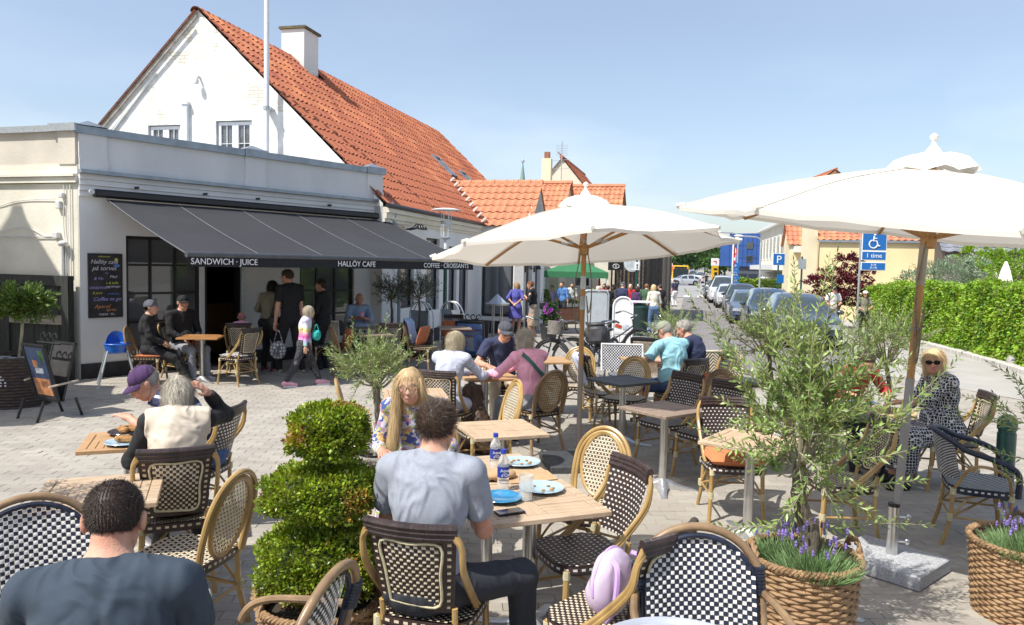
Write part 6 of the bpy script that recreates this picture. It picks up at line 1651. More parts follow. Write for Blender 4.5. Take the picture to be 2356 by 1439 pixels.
b=MB(); b.tube(catmull([(-.04,0,.55),(0,0,.8),(.04,0,1.2)],4),.019,8); b.build('trunk',mat('pale_bark',(.32,.30,.20),rough=.8,var=.25,scale=9),t2,smooth=True)
blob_leaves('foliage',[(.06,0,1.38,.36,.34,.24),(-.12,0,1.32,.26,.26,.18),(.2,0,1.32,.24,.24,.18)],5200,.055,m_bay,t2,shell=.35,wr=.42)
t2=thing('olive_tree','thin greyish olive foliage at the far left edge','tree',(-6.95,9.8,0),0,'olive trees')
olive(t2,None,.5,(0,0,1.25,.22,.2,.36),60,.05,81,m_olive_d,.02,.36,step=.024)
basket('basket_planter','wicker basket outside the left picture edge','planter',-2.85,3.5,.2,.25,.42,m_wick,rows=8,ns=20,seg=4)
t2=thing('olive_tree','olive tree outside the left picture edge, dappling the pale table','tree',(-2.85,3.5,0),0,'olive trees')
olive(t2,None,.4,(0,0,1.5,.30,.3,.28),70,.05,91,m_olive,.03,.3)
# spiral box topiary, three boxy tiers
tp_=basket('basket_planter','brown wicker basket holding the three-tier box topiary','planter',-.88,3.50,.25,.275,.40,m_wick,rz=.5)
m_box=leafmat('box_leaves',(.34,.40,.04),(.11,.17,.02),island=.55,rough=.28,trans=.28,scale=11)
m_box2=leafmat('orange_box_tips',(.42,.22,.05),(.25,.17,.04),island=.4,trans=.3)
top=thing('box_topiary','three-tiered clipped box topiary with glossy yellow-green leaves in the brown basket','topiary',(-.87,3.50,0))
b=MB(); b.tube([(0,0,.36),(0,0,1.2)],.02,8); b.build('trunk',m_bark,top)
g=np.random.default_rng(9); Ps,Ds=[],[]
TI=[(.03,0,1.205,.162,.162,.122,8000),(0,0,.925,.238,.232,.104,12000),(.0,0,.60,.255,.248,.158,15000)]
core=MB()
for (cx,cy,cz,rx,ry,rz_,n) in TI:
 core.ell((cx,cy,cz),(rx*.74,ry*.74,rz_*.72),20,14)
 d=unit(g.normal(size=(n,3))); q=d/((np.abs(d)**3.6).sum(1,keepdims=True)**(1/3.6)); nn=vnoise(q,2.3,1)*.08+vnoise(q,5.0,2)*.13
 q=q*(g.uniform(.80,1.03,n)[:,None]**1.0+nn[:,None]); Ps.append(q*np.array([rx,ry,rz_])+np.array([cx,cy,cz])); Ds.append(unit(d*.8+g.normal(size=(n,3))*.55+np.array([0,0,.25])))
P,D=np.concatenate(Ps),np.concatenate(Ds); n=len(P)
core.build('inner_twigs',mat('box_inner',(.035,.05,.012),rough=.95,bump=.8,bscale=60),top,smooth=True)
mi=((vnoise(P,7,5)>.38)&(g.random(n)<.6)).astype(int)
leaves('foliage',P,D,unit(g.normal(size=(n,3))+D*.3),g.uniform(.015,.025,n),g.uniform(.010,.0155,n),[m_box,m_box2],top,fold=.18,mi=mi)
# flower pot by the shop
pot=thing('flower_pot','pot of pink and purple petunias by the shop corner behind the two standing women','flower pot',at(1262,782))
b=MB(); b.lathe([(.001,0),(.20,0),(.26,.42),(.28,.45),(.25,.45),(.001,.42)],20); b.build('pot',m_plinth,pot,smooth=True)
blob_leaves('foliage',[(0,0,.66,.26,.24,.26),(.06,0,.9,.2,.2,.15)],1300,.07,m_tree2,pot,shell=.4)
blob_leaves('petals',[(0,-.02,.68,.30,.26,.28),(.06,0,.92,.22,.2,.17)],210,.055,leafmat('petunia_petals',(.55,.10,.42),(.38,.14,.55),island=.5),pot,shell=.8,wr=1.0)['kind']='stuff'
# ---------------------------------------------------------------- people: one smooth body surface each, grown from a signed field
def _smin(a,b,k):
 h=np.clip(.5+.5*(b-a)/k,0,1); return b*(1-h)+a*h-k*h*(1-h)
def f_cone(P,a,b,ra,rb):
 a,b=np.asarray(a,float),np.asarray(b,float); ba=b-a; pa=P-a; l=ba@ba+1e-12
 h=np.clip((pa@ba)/l,0,1); return np.linalg.norm(pa-h[...,None]*ba,axis=-1)-(ra+(rb-ra)*h)
def f_ell(P,c,r,Rm=None):
 q=P-np.asarray(c,float)
 if Rm is not None:q=q@Rm
 r=np.asarray(r,float); k0=np.linalg.norm(q/r,axis=-1); k1=np.linalg.norm(q/(r*r),axis=-1)+1e-9; return k0*(k0-1)/k1
def surface(prims,h,k=.03,cuts=(),noise=None):
 """prims: ('c', a, b, ra, rb[, k]) or ('e', c, r, R[, k]) ; cuts: (point, normal) halves removed on the normal's side
       -> vertices, quads (surface nets)"""
 lo=np.full(3,1e9); hi=-lo
 for p in prims:
  if p[0]=='c':r=max(p[3],p[4]); pts=(np.array(p[1],float),np.array(p[2],float))
  else :r=max(p[2]); pts=(np.array(p[1],float),)
  for q in pts:lo=np.minimum(lo,q-r); hi=np.maximum(hi,q+r)
 lo-=3*h; hi+=3*h; n=np.ceil((hi-lo)/h).astype(int)+1
 ax=[lo[i]+np.arange(n[i])*h for i in range(3)]
 F=np.full(n,1.0)
 for p in prims:
  if p[0]=='c':r=max(p[3],p[4]); A,B=np.minimum(p[1],p[2])-r-.06,np.maximum(p[1],p[2])+r+.06; kk=p[5] if len(p)>5 else k
  else :r=max(p[2]); A,B=np.array(p[1])-r-.06,np.array(p[1])+r+.06; kk=p[4] if len(p)>4 else k
  sl_=tuple(slice(max(0,int((A[i]-lo[i])/h)),min(n[i],int((B[i]-lo[i])/h)+2)) for i in range(3))
  G=np.stack(np.meshgrid(ax[0][sl_[0]],ax[1][sl_[1]],ax[2][sl_[2]],indexing='ij'),-1)
  d=f_cone(G,*p[1:5]) if p[0]=='c' else f_ell(G,p[1],p[2],p[3] if len(p)>3 else None)
  F[sl_]=_smin(F[sl_],d,kk)
 if cuts or noise:
  G=np.stack(np.meshgrid(*ax,indexing='ij'),-1)
  if noise:F=F+noise(G)
  for (c,nv) in cuts:F=np.maximum(F,(G-np.asarray(c,float))@unit(np.asarray(nv,float)))
 return nets(F,lo,h)
def nets(F,lo,h):
 ins=F<0; nx,ny,nz_=F.shape
 c=[ins[i:nx-1+i,j:ny-1+j,k:nz_-1+k] for i in (0,1) for j in (0,1) for k in (0,1)]
 s=sum(x.astype(int) for x in c); act=(s>0)&(s<8); idx=np.argwhere(act)
 if len(idx)==0:return np.zeros((0,3)),np.zeros((0,4),int)
 num=np.zeros((len(idx),3)); cnt=np.zeros(len(idx)); O=[(i,j,k) for i in (0,1) for j in (0,1) for k in (0,1)]
 for a in range(8):
  for b in range(a+1,8):
   d=[abs(O[a][q]-O[b][q]) for q in range(3)]
   if sum(d)!=1:continue
   fa=F[tuple((idx+O[a]).T)]; fb=F[tuple((idx+O[b]).T)]; m=(fa<0)!=(fb<0)
   t=np.where(m,fa/(fa-fb+1e-12),0)[:,None]; p=np.array(O[a])+t*(np.array(O[b])-np.array(O[a]))
   num+=np.where(m[:,None],p,0); cnt+=m
 V=lo+(idx+num/cnt[:,None])*h
 vid=-np.ones(act.shape,int); vid[act]=np.arange(len(idx)); Q=[]
 for ax_ in range(3):
  o1,o2=[(1,2),(2,0),(0,1)][ax_]
  e=[0,0,0]; e[ax_]=1
  A=ins[:nx-e[0],:ny-e[1],:nz_-e[2]]; B=ins[e[0]:,e[1]:,e[2]:]; w=np.argwhere(A!=B)
  if len(w)==0:continue
  u1=np.zeros(3,int); u1[o1]=1; u2=np.zeros(3,int); u2[o2]=1
  ok=(w[:,o1]>0)&(w[:,o2]>0); w=w[ok]; sh=np.array(act.shape); ok=(w<sh).all(1); w=w[ok]
  q=np.stack([vid[tuple((w-u1-u2).T)],vid[tuple((w-u2).T)],vid[tuple(w.T)],vid[tuple((w-u1).T)]],1)
  inside_a=ins[tuple(w.T)]; q=np.where(inside_a[:,None],q,q[:,::-1]); Q.append(q)
 Q=np.concatenate(Q); Q=Q[(Q>=0).all(1)]; return V,Q
def normals_of(V,Q):
 N=np.zeros_like(V); fn=np.cross(V[Q[:,2]]-V[Q[:,0]],V[Q[:,3]]-V[Q[:,1]])
 for i in range(4):np.add.at(N,Q[:,i],fn)
 return unit(N)
def folds(V,Q,amp,f=9.0,seed=0,stretch=(1,1,.55)):
 """cloth creases: ridged noise along the normals"""
 N=normals_of(V,Q); S=V*np.array(stretch); w=np.stack([vnoise(S,f*.6,seed+1),vnoise(S,f*.6,seed+2),vnoise(S,f*.6,seed+3)],1)*.10
 n=1-np.abs(vnoise(S+w,f,seed))*2; n2=1-np.abs(vnoise(S+w,f*2.1,seed+5))*2
 return V+N*(amp*(.7*n+.35*n2))[:,None]
m_skin=mat('skin',(.62,.37,.26),rough=.5,c2=(.50,.23,.155),scale=14,bump=.3,bscale=220,spec=.4)
m_skin.node_tree.nodes['Principled BSDF'].inputs['Subsurface Weight'].default_value=.12
m_skin.node_tree.nodes['Principled BSDF'].inputs['Subsurface Radius'].default_value=(.02,.008,.004)
m_skin2=mat('tanned_skin',(.50,.26,.17),rough=.5,c2=(.42,.20,.13),scale=9,bump=.15,bscale=150)
m_eye=mat('eye_white',(.75,.73,.70),rough=.2); m_iris=mat('eye_iris',(.04,.05,.06),rough=.1)
m_lip=mat('lips',(.48,.17,.14),rough=.4); m_brow=mat('eyebrow_hair',(.15,.10,.07),rough=.8)
m_lens=mat('dark_lens',(.01,.01,.012),rough=.08,coat=1)
def cloth(nm,c,crease=1,**k):
 m=mat('cloth_'+nm,c,rough=.88,var=k.pop('var',.07),scale=k.pop('scale',5),bump=.25,bscale=350,**k); add_crease(m); return m
def add_crease(m):
 n,l=m.node_tree.nodes,m.node_tree.links; b=n['Principled BSDF']; t=n.new('ShaderNodeTexCoord'); mp=n.new('ShaderNodeMapping'); mp.inputs['Scale'].default_value=(1,1,.6); mp.inputs['Rotation'].default_value=(.3,.5,0); l.new(t.outputs['Object'],mp.inputs[0])
 z=n.new('ShaderNodeTexNoise'); z.inputs['Scale'].default_value=4.6; z.inputs['Detail'].default_value=2; z.inputs['Distortion'].default_value=.9; l.new(mp.outputs[0],z.inputs['Vector'])
 r=n.new('ShaderNodeValToRGB'); r.color_ramp.elements[0].position=.36; r.color_ramp.elements[1].position=.64; r.color_ramp.interpolation='EASE'; e=r.color_ramp.elements.new(.5); e.color=(1,1,1,1); r.color_ramp.elements[2].color=(0,0,0,1); l.new(z.outputs['Fac'],r.inputs[0])
 p=n.new('ShaderNodeBump'); p.inputs['Strength'].default_value=.5; p.inputs['Distance'].default_value=.022; l.new(r.outputs[0],p.inputs['Height'])
 if b.inputs['Normal'].links:l.new(b.inputs['Normal'].links[0].from_socket,p.inputs['Normal'])
 l.new(p.outputs[0],b.inputs['Normal'])
def hairm(nm,c,c2=None):return mat('hair_'+nm,c,rough=.5,c2=c2 or tuple(x*.6 for x in c),scale=26,island=.18,stretch=(1,1,.25),spec=.35)
H_=dict(dark=hairm('dark',(.05,.033,.025)),brown=hairm('brown',(.075,.048,.032)),blonde=hairm('blonde',(.66,.49,.27),(.45,.31,.15)),grey=hairm('grey',(.55,.52,.47),(.30,.27,.24)),
silver=hairm('silver',(.64,.60,.52),(.40,.36,.28)),ash=hairm('ash',(.60,.54,.40),(.38,.32,.22)),red=hairm('auburn',(.30,.12,.05)),black=hairm('black',(.015,.012,.011)))
def ik(a,c,l1,l2,pole):
 """middle joint between a and c"""
 a,c=Vector(a),Vector(c); d=c-a; L=min(d.length,(l1+l2)*.999); u=d.normalized(); c2=a+u*L
 x=(l1*l1-l2*l2+L*L)/(2*L); hgt=math.sqrt(max(l1*l1-x*x,1e-6)); p=Vector(pole); p=(p-u*p.dot(u)).normalized()
 return a+u*x+p*hgt,c2
def rot_h(yaw,pitch,roll=0):return (Matrix.Rotation(yaw,3,'Z')@Matrix.Rotation(-pitch,3,'X')@Matrix.Rotation(roll,3,'Y'))
def Rnp(M):return np.array([[M[i][j] for j in range(3)] for i in range(3)])
def head_prims(C,Rm,s,male):
 """C centre of the skull, Rm head frame (y = face direction, z up)"""
 def g(x,y,z):return tuple(C+Rm@(Vector((x,y,z))*s))
 Rn=Rnp(Rm); P=[('e',g(0,-.012,.030),(.074*s,.093*s,.086*s),Rn,.01),('e',g(0,.028,-.025),(.060*s,.064*s,.088*s),Rn,.03),('e',g(0,.045,-.082),(.036*s,.034*s,.026*s),Rn,.025)]
 P+=[('c',g(-.044,.012,-.055),g(-.018,.052,-.088),.020*s,.018*s,.02),('c',g(.044,.012,-.055),g(.018,.052,-.088),.020*s,.018*s,.02)]
 P+=[('c',g(0,.088,.008),g(0,.108,-.030),.0085*s,.0125*s,.012),('e',g(-.010,.100,-.034),(.009*s,.010*s,.008*s),Rn,.006),('e',g(.010,.100,-.034),(.009*s,.010*s,.008*s),Rn,.006)]
 P+=[('c',g(-.042,.074,.026),g(.042,.074,.026),.013*s,.013*s,.016),('e',g(-.036,.070,-.020),(.024*s,.02*s,.02*s),Rn,.02),('e',g(.036,.070,-.020),(.024*s,.02*s,.02*s),Rn,.02)]
 P+=[('c',g(-.016,.091,-.060),g(.016,.091,-.060),.0095*s,.0095*s,.008)]
 for sx in (-1,1):P+=[('e',g(sx*.079,-.004,-.005),(.011*s,.020*s,.031*s),Rnp(Rm@Matrix.Rotation(sx*.35,3,'Z')),.008),('e',g(sx*.083,-.010,.010),(.008*s,.017*s,.016*s),Rn,.008)]
 return P,g
def hand_prims(w,d,nrm,s,curl=.5,spread=.12,side=1):
 """hand from wrist w along d, palm normal nrm; five bent fingers"""
 d=Vector(d).normalized(); n=Vector(nrm); n=(n-d*n.dot(d)).normalized(); x=d.cross(n)*side; w=Vector(w); P=[]
 pc=w+d*.048*s
 P.append(('e',tuple(pc),(.040*s,.050*s,.0155*s),Rnp(Matrix((x,d,n)).transposed()),.012)); P.append(('c',tuple(w-d*.03*s),tuple(w+d*.02*s),.026*s,.027*s,.02))
 for k,(off,l) in enumerate(((-.030,.068),(-.010,.078),(.010,.073),(.029,.058))):
  b0=w+d*(.085-abs(k-1.3)*.003)*s+x*off*s; dr=(d+x*(off*4.2*spread*5*.35)).normalized(); r=.0092*s; p=b0; a=0
  for q,fr in enumerate((.45,.32,.23)):
   a+=curl*(.55,.65,.5)[q]; dd=(dr*math.cos(a)+n*math.sin(a)).normalized(); p2=p+dd*l*fr*s; P.append(('c',tuple(p),tuple(p2),r,r*.93,.004)); r*=.93; p=p2
 t0=w+d*.030*s-x*.034*s; td=(d*.70-x*.75+n*.25).normalized(); t1=t0+td*.038*s; td2=(d*.95-x*.2+n*.45*curl).normalized()
 P+=[('c',tuple(t0),tuple(t1),.0145*s,.0115*s,.01),('c',tuple(t1),tuple(t1+td2*.032*s),.011*s,.009*s,.004)]
 return P
def obj_from(name,VQ,m,parent,smooth=True,mi=None):
 V,Q=VQ
 return link(name,np_mesh(name,V,Q,m,smooth=smooth,mi=mi),parent)
def merge(parts):
 Vs,Qs,o=[],[],0
 for V,Q in parts:Vs.append(V); Qs.append(Q+o); o+=len(V)
 return np.concatenate(Vs),np.concatenate(Qs)
def strands(V,N,n,L,W_,flow,jit,m,parent,g,lift=.35,name='hair_strands',seg=3,wave=0.0):
 """short ribbons rooted on the hair surface"""
 idx=g.integers(0,len(V),n); P=V[idx]; Nn=N[idx]; F=flow(P,Nn); F=unit(F-Nn*(F*Nn).sum(1,keepdims=True)*.8)
 F=unit(F+g.normal(size=F.shape)*jit); side=unit(np.cross(F,Nn)); ln=L*g.uniform(.6,1.25,n)[:,None]; VV=[]
 ph=g.uniform(0,6,n)[:,None]
 for q in range(seg+1):
  f=q/seg; c=P+F*ln*f+Nn*(lift*ln*f*(1-.55*f))+side*wave*np.sin(f*5+ph); w=W_*(1-f*.8)*.5; VV+=[c-side*w,c+side*w]
 VV=np.stack(VV,1); o=np.arange(n)[:,None]*(2*seg+2)
 Q=np.concatenate([o+np.array([2*q,2*q+1,2*q+3,2*q+2]) for q in range(seg)])
 return link(name,np_mesh(name,VV.reshape(-1,3),Q,m,smooth=True),parent)
def person(label,loc,rz,H=1.75,sit=True,male=True,lean=.08,hy=0.0,hp=0.0,hr=0.0,hands=None,feet=None,seat=.475,top=None,sleeve='short',bottom='trousers',bot=None,shoe=None,hair='short',hairc='dark',
hat=None,hatc=None,glasses=None,h=.014,skin=None,belly=0.0,twist=0.0,palm=None,group=None,legs_bare=None,over=None,fold=.008,hem=None,hand_curl=.45,wide=1.0,pattern=None,side_lean=0.0,neck=None,knees=None,fullhands=None):
 t=thing('person',label,'person',loc,rz,group); s=H/1.75; g=np.random.default_rng(int(abs(loc[0]*91+loc[1]*37))+1)
 sk=skin or m_skin; shoe=shoe or m_trim; top=top or m_trim; bot=bot or m_trim
 fullhands=(h<=.016) if fullhands is None else fullhands
 hipz=(seat+.085*s) if sit else .90*s
 pel=Vector((0,0,hipz)); up=Vector((math.sin(side_lean),math.sin(lean),math.cos(lean))).normalized()
 Tw=Matrix.Rotation(twist,3,'Z'); xs=Tw@Vector((1,0,0)); fw=up.cross(xs)*-1; fw=xs.cross(up)*-1 if fw.y<0 and abs(twist)<1 else fw
 fw=up.cross(xs); fw=fw if (Tw@Vector((0,1,0))).dot(fw)>0 else -fw
 sw=(.185 if male else .16)*s*wide; bend=.02*(1 if sit else 0)
 chest=pel+up*.34*s-fw*bend*.5; neck_b=pel+up*.525*s+fw*(.02+lean*.10)*s
 shz=pel+up*.485*s; SH=[shz-xs*sw+fw*.01,shz+xs*sw+fw*.01]
 HM=rot_h(hy,hp,hr); HC=neck_b+(up*.5+Vector((0,0,.5))).normalized()*.128*s+fw*(.025+max(-.03,.03*hp))*s+(HM@Vector((0,.02,.02)))*s
 if neck:HC=HC+Vector(neck)
 hw_=.088*s; HP=[pel+Vector((-hw_,0,0)),pel+Vector((hw_,0,0))]
 ua,fa=.285*s,.255*s; th,sh_=.425*s,.42*s
 if hands is None:hands=[(-.27*s,.06,hipz-.10*s),(.27*s,.06,hipz-.10*s)] if not sit else [(-.20,.42,seat+.16),(.20,.42,seat+.16)]
 if feet is None:feet=[(-.13,.48,.08),(.13,.48,.08)] if sit else [(-.10,0.02,.08),(.10,-.02,.08)]
 EL,WR,KN,AN=[],[],[],[]
 for i,sx in enumerate((-1,1)):
  e,w=ik(SH[i],hands[i],ua,fa,Vector((sx*.7,-.45,-.6)) if not (knees and len(knees)>2) else knees[2+i]); EL.append(e); WR.append(w)
  k,a=ik(HP[i],feet[i],th,sh_,Vector((sx*.12,1,.35)) if not knees else knees[i]); KN.append(k); AN.append(a)
  # skin: head, neck, arms, hands, bare legs and a slim trunk that joins them
 hd,hg=head_prims(HC,HM,s,male)
 nk=.060*s if male else .048*s
 sp_=[('c',tuple(neck_b-up*.03*s),tuple(HC+HM@Vector((0,-.022,-.045))*s),nk,nk*.92,.02),('c',tuple(SH[0]),tuple(SH[1]),.04*s,.04*s),('c',tuple(neck_b),tuple(pel),.07*s,.08*s),('c',tuple(HP[0]),tuple(HP[1]),.06*s,.06*s)]
 sp_+=[('c',tuple(neck_b+(HC-neck_b)*.25),tuple(shz-xs*sw*.62),.034*s,.040*s,.04),('c',tuple(neck_b+(HC-neck_b)*.25),tuple(shz+xs*sw*.62),.034*s,.040*s,.04)]
 am=1.0 if male else .84
 for i in (0,1):
  sp_+=[('c',tuple(SH[i]),tuple(EL[i]),.048*s*am,.038*s*am),('c',tuple(EL[i]),tuple(EL[i].lerp(WR[i],.35)),.038*s*am,.040*s*am,.02),('c',tuple(EL[i].lerp(WR[i],.3)),tuple(WR[i]),.040*s*am,.026*s*am,.02)]
  bare=legs_bare or bottom in ('skirt','shorts','dress')
  lr=1.0 if bare else .75
  sp_+=[('c',tuple(HP[i]),tuple(KN[i]),.080*s*lr,.052*s*lr),('c',tuple(KN[i]),tuple(KN[i].lerp(AN[i],.35)),.050*s*lr,.052*s*lr,.02),('c',tuple(KN[i].lerp(AN[i],.35)),tuple(AN[i]),.052*s*lr,.034*s*lr,.02)]
  if not fullhands:sp_+=[('c',tuple(WR[i]),tuple(WR[i]+(WR[i]-EL[i]).normalized()*.10*s),.030*s,.026*s)]
 parts=[surface(sp_,h,.03)]
 parts.append(surface(hd,min(h,.0075 if h<.012 else h*.8),.012))
 if fullhands:
  for i in (0,1):
   pn=palm[i] if palm else (0,0,-1); parts.append(surface(hand_prims(WR[i],(WR[i]-EL[i]).normalized()+Vector(pn)*.15,pn,s*(1 if male else .9),hand_curl,side=1 if i==0 else -1),.0046 if h<=.013 else .006,.006))
 obj_from('body',merge(parts),sk,t)
 # shirt
 o=.012*s
 tp=[('e',tuple(pel+up*.10*s+fw*(.01+belly*.5)),((.150 if male else .140)*s*wide+o+belly*.4,(.108+belly)*s+o,.17*s),Rnp(Matrix((xs,fw,up)).transposed()),.07),
 ('e',tuple(chest+up*.02),((.162 if male else .138)*s*wide+o,(.108 if male else .112)*s+o,.20*s),Rnp(Matrix((xs,fw,up)).transposed()),.06),
 ('c',tuple(SH[0]+up*.005),tuple(SH[1]+up*.005),.050*s+o,.050*s+o,.05),('c',tuple(neck_b-up*.035*s),tuple(chest),.068*s+o,.085*s,.06),
 ('c',tuple(neck_b+up*.004-xs*.02),tuple(SH[0]),.058*s,.050*s,.04),('c',tuple(neck_b+up*.004+xs*.02),tuple(SH[1]),.058*s,.050*s,.04)]
 cuts=[(tuple(neck_b+up*.044*s+fw*.00),tuple(up*.92+fw*.38))]
 sf={'short':.66,'long':1.0,'none':0,'elbow':1.0}[sleeve]
 body_parts=[]
 hemz=hem if hem is not None else (hipz-(.05 if sit else .10)*s)
 tcuts=cuts+[((0,0,hemz),(0,0,-1))] if bottom!='dress' else cuts
 tpv=surface(tp,h,.05,tcuts); body_parts.append(tpv)
 for i in (0,1):
  if sleeve=='none':continue
  a,e,w=SH[i],EL[i],WR[i]; ef=e if sleeve!='short' else a.lerp(e,.70)
  sl_=[('c',tuple(a),tuple(ef),.056*s*am+o*.8,(.052 if sleeve=='short' else .042)*s*am+o*1.1,.03)]
  ec=[]
  if sleeve=='long':wf=e.lerp(w,.93); sl_.append(('c',tuple(e),tuple(wf+(w-e)*.1),.043*s*am+o,.030*s*am+o,.03)); ec=[(tuple(wf),tuple(w-e))]
  elif sleeve=='elbow':wf=e.lerp(w,.25); sl_.append(('c',tuple(e),tuple(w),.045*s*am+o,.036*s*am+o,.03)); ec=[(tuple(wf),tuple(w-e))]
  else :sl_=[('c',tuple(a),tuple(e),.056*s*am+o*.8,.044*s*am+o*1.8,.03)]; ec=[(tuple(ef),tuple(e-a))]
  body_parts.append(surface(sl_,h,.03,ec))
 cr2=(.066 if male else .058)*s; nb_c=neck_b+up*.026*s
 bcol=MB(); bcol.tube([nb_c+xs*(cr2*math.cos(a))+fw*(cr2*1.05*math.sin(a)+.004)-up*(.030*s*max(0,math.sin(a))-.006) for a in np.linspace(0,2*PI,25)[:-1]],.0075 if sleeve=='short' and not belly else .013,6,closed=True)
 V,Q=merge(body_parts); V=folds(V,Q,fold*s,8,int(loc[0]*5)%7); obj_from('top',(V,Q),top,t); bcol.build('collar',top,t,smooth=True)
 if over:
  V,Q=surface([('e',p[1],tuple(x+.012 for x in p[2]),p[3],.06) if p[0]=='e' else ('c',p[1],p[2],p[3]+.012,p[4]+.012,.05) for p in tp],h,.05,cuts+[((0,0,hemz-.04),(0,0,-1)),(tuple(SH[0]-xs*.02),tuple(-xs)),(tuple(SH[1]+xs*.02),tuple(xs))])
  obj_from('vest',(folds(V,Q,fold,7,3),Q),over,t)
  # bottoms
 bp=[('e',tuple(pel+Vector((0,-.01,.0))),((.158 if male else .165)*s*wide+belly*.3,.125*s+belly*.4,.12*s),None,.06)]
 bc=[(tuple(pel+Vector((0,0,.10*s))),(0,0,1))]
 if bottom in ('trousers','shorts'):
  for i in (0,1):
   k,a=KN[i],AN[i]
   if bottom=='trousers':bp+=[('c',tuple(HP[i]),tuple(k),.096*s,.068*s,.04),('c',tuple(k),tuple(k.lerp(a,.97)),.066*s,.050*s,.025)]
   else :bp+=[('c',tuple(HP[i]),tuple(HP[i].lerp(k,.92)),.098*s,.082*s,.04)]
  V,Q=surface(bp,h,.04,bc)
 else :
  if sit:
   for i in (0,1):bp+=[('c',tuple(HP[i]),tuple(KN[i]),.105*s,.085*s,.09)]
   bp+=[('c',tuple(pel+Vector((0,.05,0))),tuple((KN[0]+KN[1])/2),.09*s,.09*s,.10),('c',tuple(KN[0]),tuple(KN[0].lerp(AN[0],.6)),.085,.10,.08),('c',tuple(KN[1]),tuple(KN[1].lerp(AN[1],.6)),.085,.10,.08)]
   V,Q=surface(bp,h,.06,bc)
  else :
   kz=hem if hem is not None else .42
   bp+=[('c',tuple(pel),(0,0,kz),.15*s,.19*s,.08),('c',tuple(pel+Vector((-.06,0,0))),(-.09,0,kz),.11*s,.14*s,.06),('c',tuple(pel+Vector((.06,0,0))),(.09,0,kz),.11*s,.14*s,.06)]
   V,Q=surface(bp,h,.06,bc+[((0,0,kz),(0,0,-1))])
   V=V*np.array([1,.72,1])
 obj_from('trousers' if bottom=='trousers' else bottom,(folds(V,Q,fold*1.1,7,4),Q),bot,t)
 # shoes
 for i in (0,1):
  a=AN[i]; fd=Vector((0,1,0)) if not knees else Vector((0,1,0)); fd=Matrix.Rotation((.12,-.12)[i],3,'Z')@fd
  z0=a.z-.078
  V,Q=surface([('c',tuple(a-fd*.035+Vector((0,0,-.035))),tuple(a+fd*.075+Vector((0,0,-.042))),.040,.036,.03),('c',tuple(a+fd*.07+Vector((0,0,-.047))),tuple(a+fd*.145+Vector((0,0,-.05))),.036,.026,.03),('c',tuple(a),tuple(a+Vector((0,0,-.03))),.036,.04,.02)],max(h,.012)*.85,.03,[((0,0,z0),(0,0,-1))])
  sh=obj_from('shoe',(V,Q),shoe,t)
  if h<.02:b=MB(); q_=[(-.045,-.042),(.0,-.05),(.045,-.042),(.046,.08),(.036,.15),(0,.172),(-.036,.15),(-.046,.08)]; ang=math.atan2(-fd.x,fd.y); M_=Matrix.Translation((a.x,a.y,0))@Matrix.Rotation(ang,4,'Z'); b.prism(q_,z0-.012,z0+.012,M=M_); b.build('sole',m_plate if shoe is not m_trim else m_tyre,sh)
  # face
 if h<.022:
  b=MB(); b2=MB(); Q3=HM
  for sx in (-1,1):
   c=HC+HM@(Vector((sx*.031,.0755,.006))*s); b.ell(c,.0125*s,8,6); b2.ell(HC+HM@(Vector((sx*.031,.0842,.006))*s),(.0052*s,)*3,8,6)
  e=b.build('eyes',m_eye,t,smooth=True); e['kind']='stuff'; b2.build('irises',m_iris,e,smooth=True)['kind']='stuff'
  b=MB(); b.ell(HC+HM@(Vector((0,.0955,-.056))*s),(.020*s,.006*s,.0038*s),8,6,rot=HM); b.ell(HC+HM@(Vector((0,.0950,-.063))*s),(.017*s,.006*s,.0042*s),8,6,rot=HM); b.build('mouth',m_lip,t,smooth=True)['kind']='stuff'
  b=MB()
  for sx in (-1,1):b.tube([HC+HM@(Vector((sx*.016,.088,.026))*s),HC+HM@(Vector((sx*.034,.085,.031))*s),HC+HM@(Vector((sx*.050,.074,.025))*s)],[.003*s,.0035*s,.002*s],5)
  b.build('eyebrows',H_[hairc] if hairc in ('dark','brown') else m_brow,t)['kind']='stuff'
 if glasses:
  b=MB(); b2=MB()
  for sx in (-1,1):
   c=HC+HM@(Vector((sx*.033,.103,.004))*s); ring=[c+HM@Vector((.027*math.cos(a),-.004*abs(math.cos(a))*0,(.021 if glasses!='sun' else .019)*math.sin(a))) for a in np.linspace(0,2*PI,17)[:-1]]
   b.tube(ring,.0022,5,closed=True); b.tube([HC+HM@(Vector((sx*.060,.100,.008))*s),HC+HM@(Vector((sx*.080,.01,.012))*s)],.002,5)
   if glasses=='sun':b2.add([tuple(v) for v in ring],[tuple(range(16))])
  b.tube([HC+HM@(Vector((-.008,.106,.006))*s),HC+HM@(Vector((.008,.106,.006))*s)],.002,5); gl=b.build('glasses',m_trim,t)
  if glasses=='sun':b2.build('lenses',m_lens,gl)
  # hair
 Rn=Rnp(HM); hm=H_[hairc]; hh=min(h,.010) if h<.02 else h
 face_n=HM@Vector((0,1,.0)); sd_=lambda P,N:np.tile(np.array([0,0,-1.0]),(len(P),1))
 def cap(sc=1.0,back=0.0):return [('e',hg(0,-.016,.034),(.083*s*sc,.100*s*sc,.090*s*sc),Rn,.02)]
 fcut=lambda y,z,ny=1.0,nz=-.8:(hg(0,y,z),tuple(HM@Vector((0,ny,nz))))
 hn=np.array(tuple(HM@Vector((0,0,1)))); cc=np.array(tuple(HC))
 def away(P,N):return unit(P-cc)*.4+N*.5
 def down_back(P,N):d=P-cc; return -hn*.9+unit(d)*.15+np.array(tuple(HM@Vector((0,-.35,0))))
 dens=1.0 if h<=.012 else (.45 if h<.02 else 0)
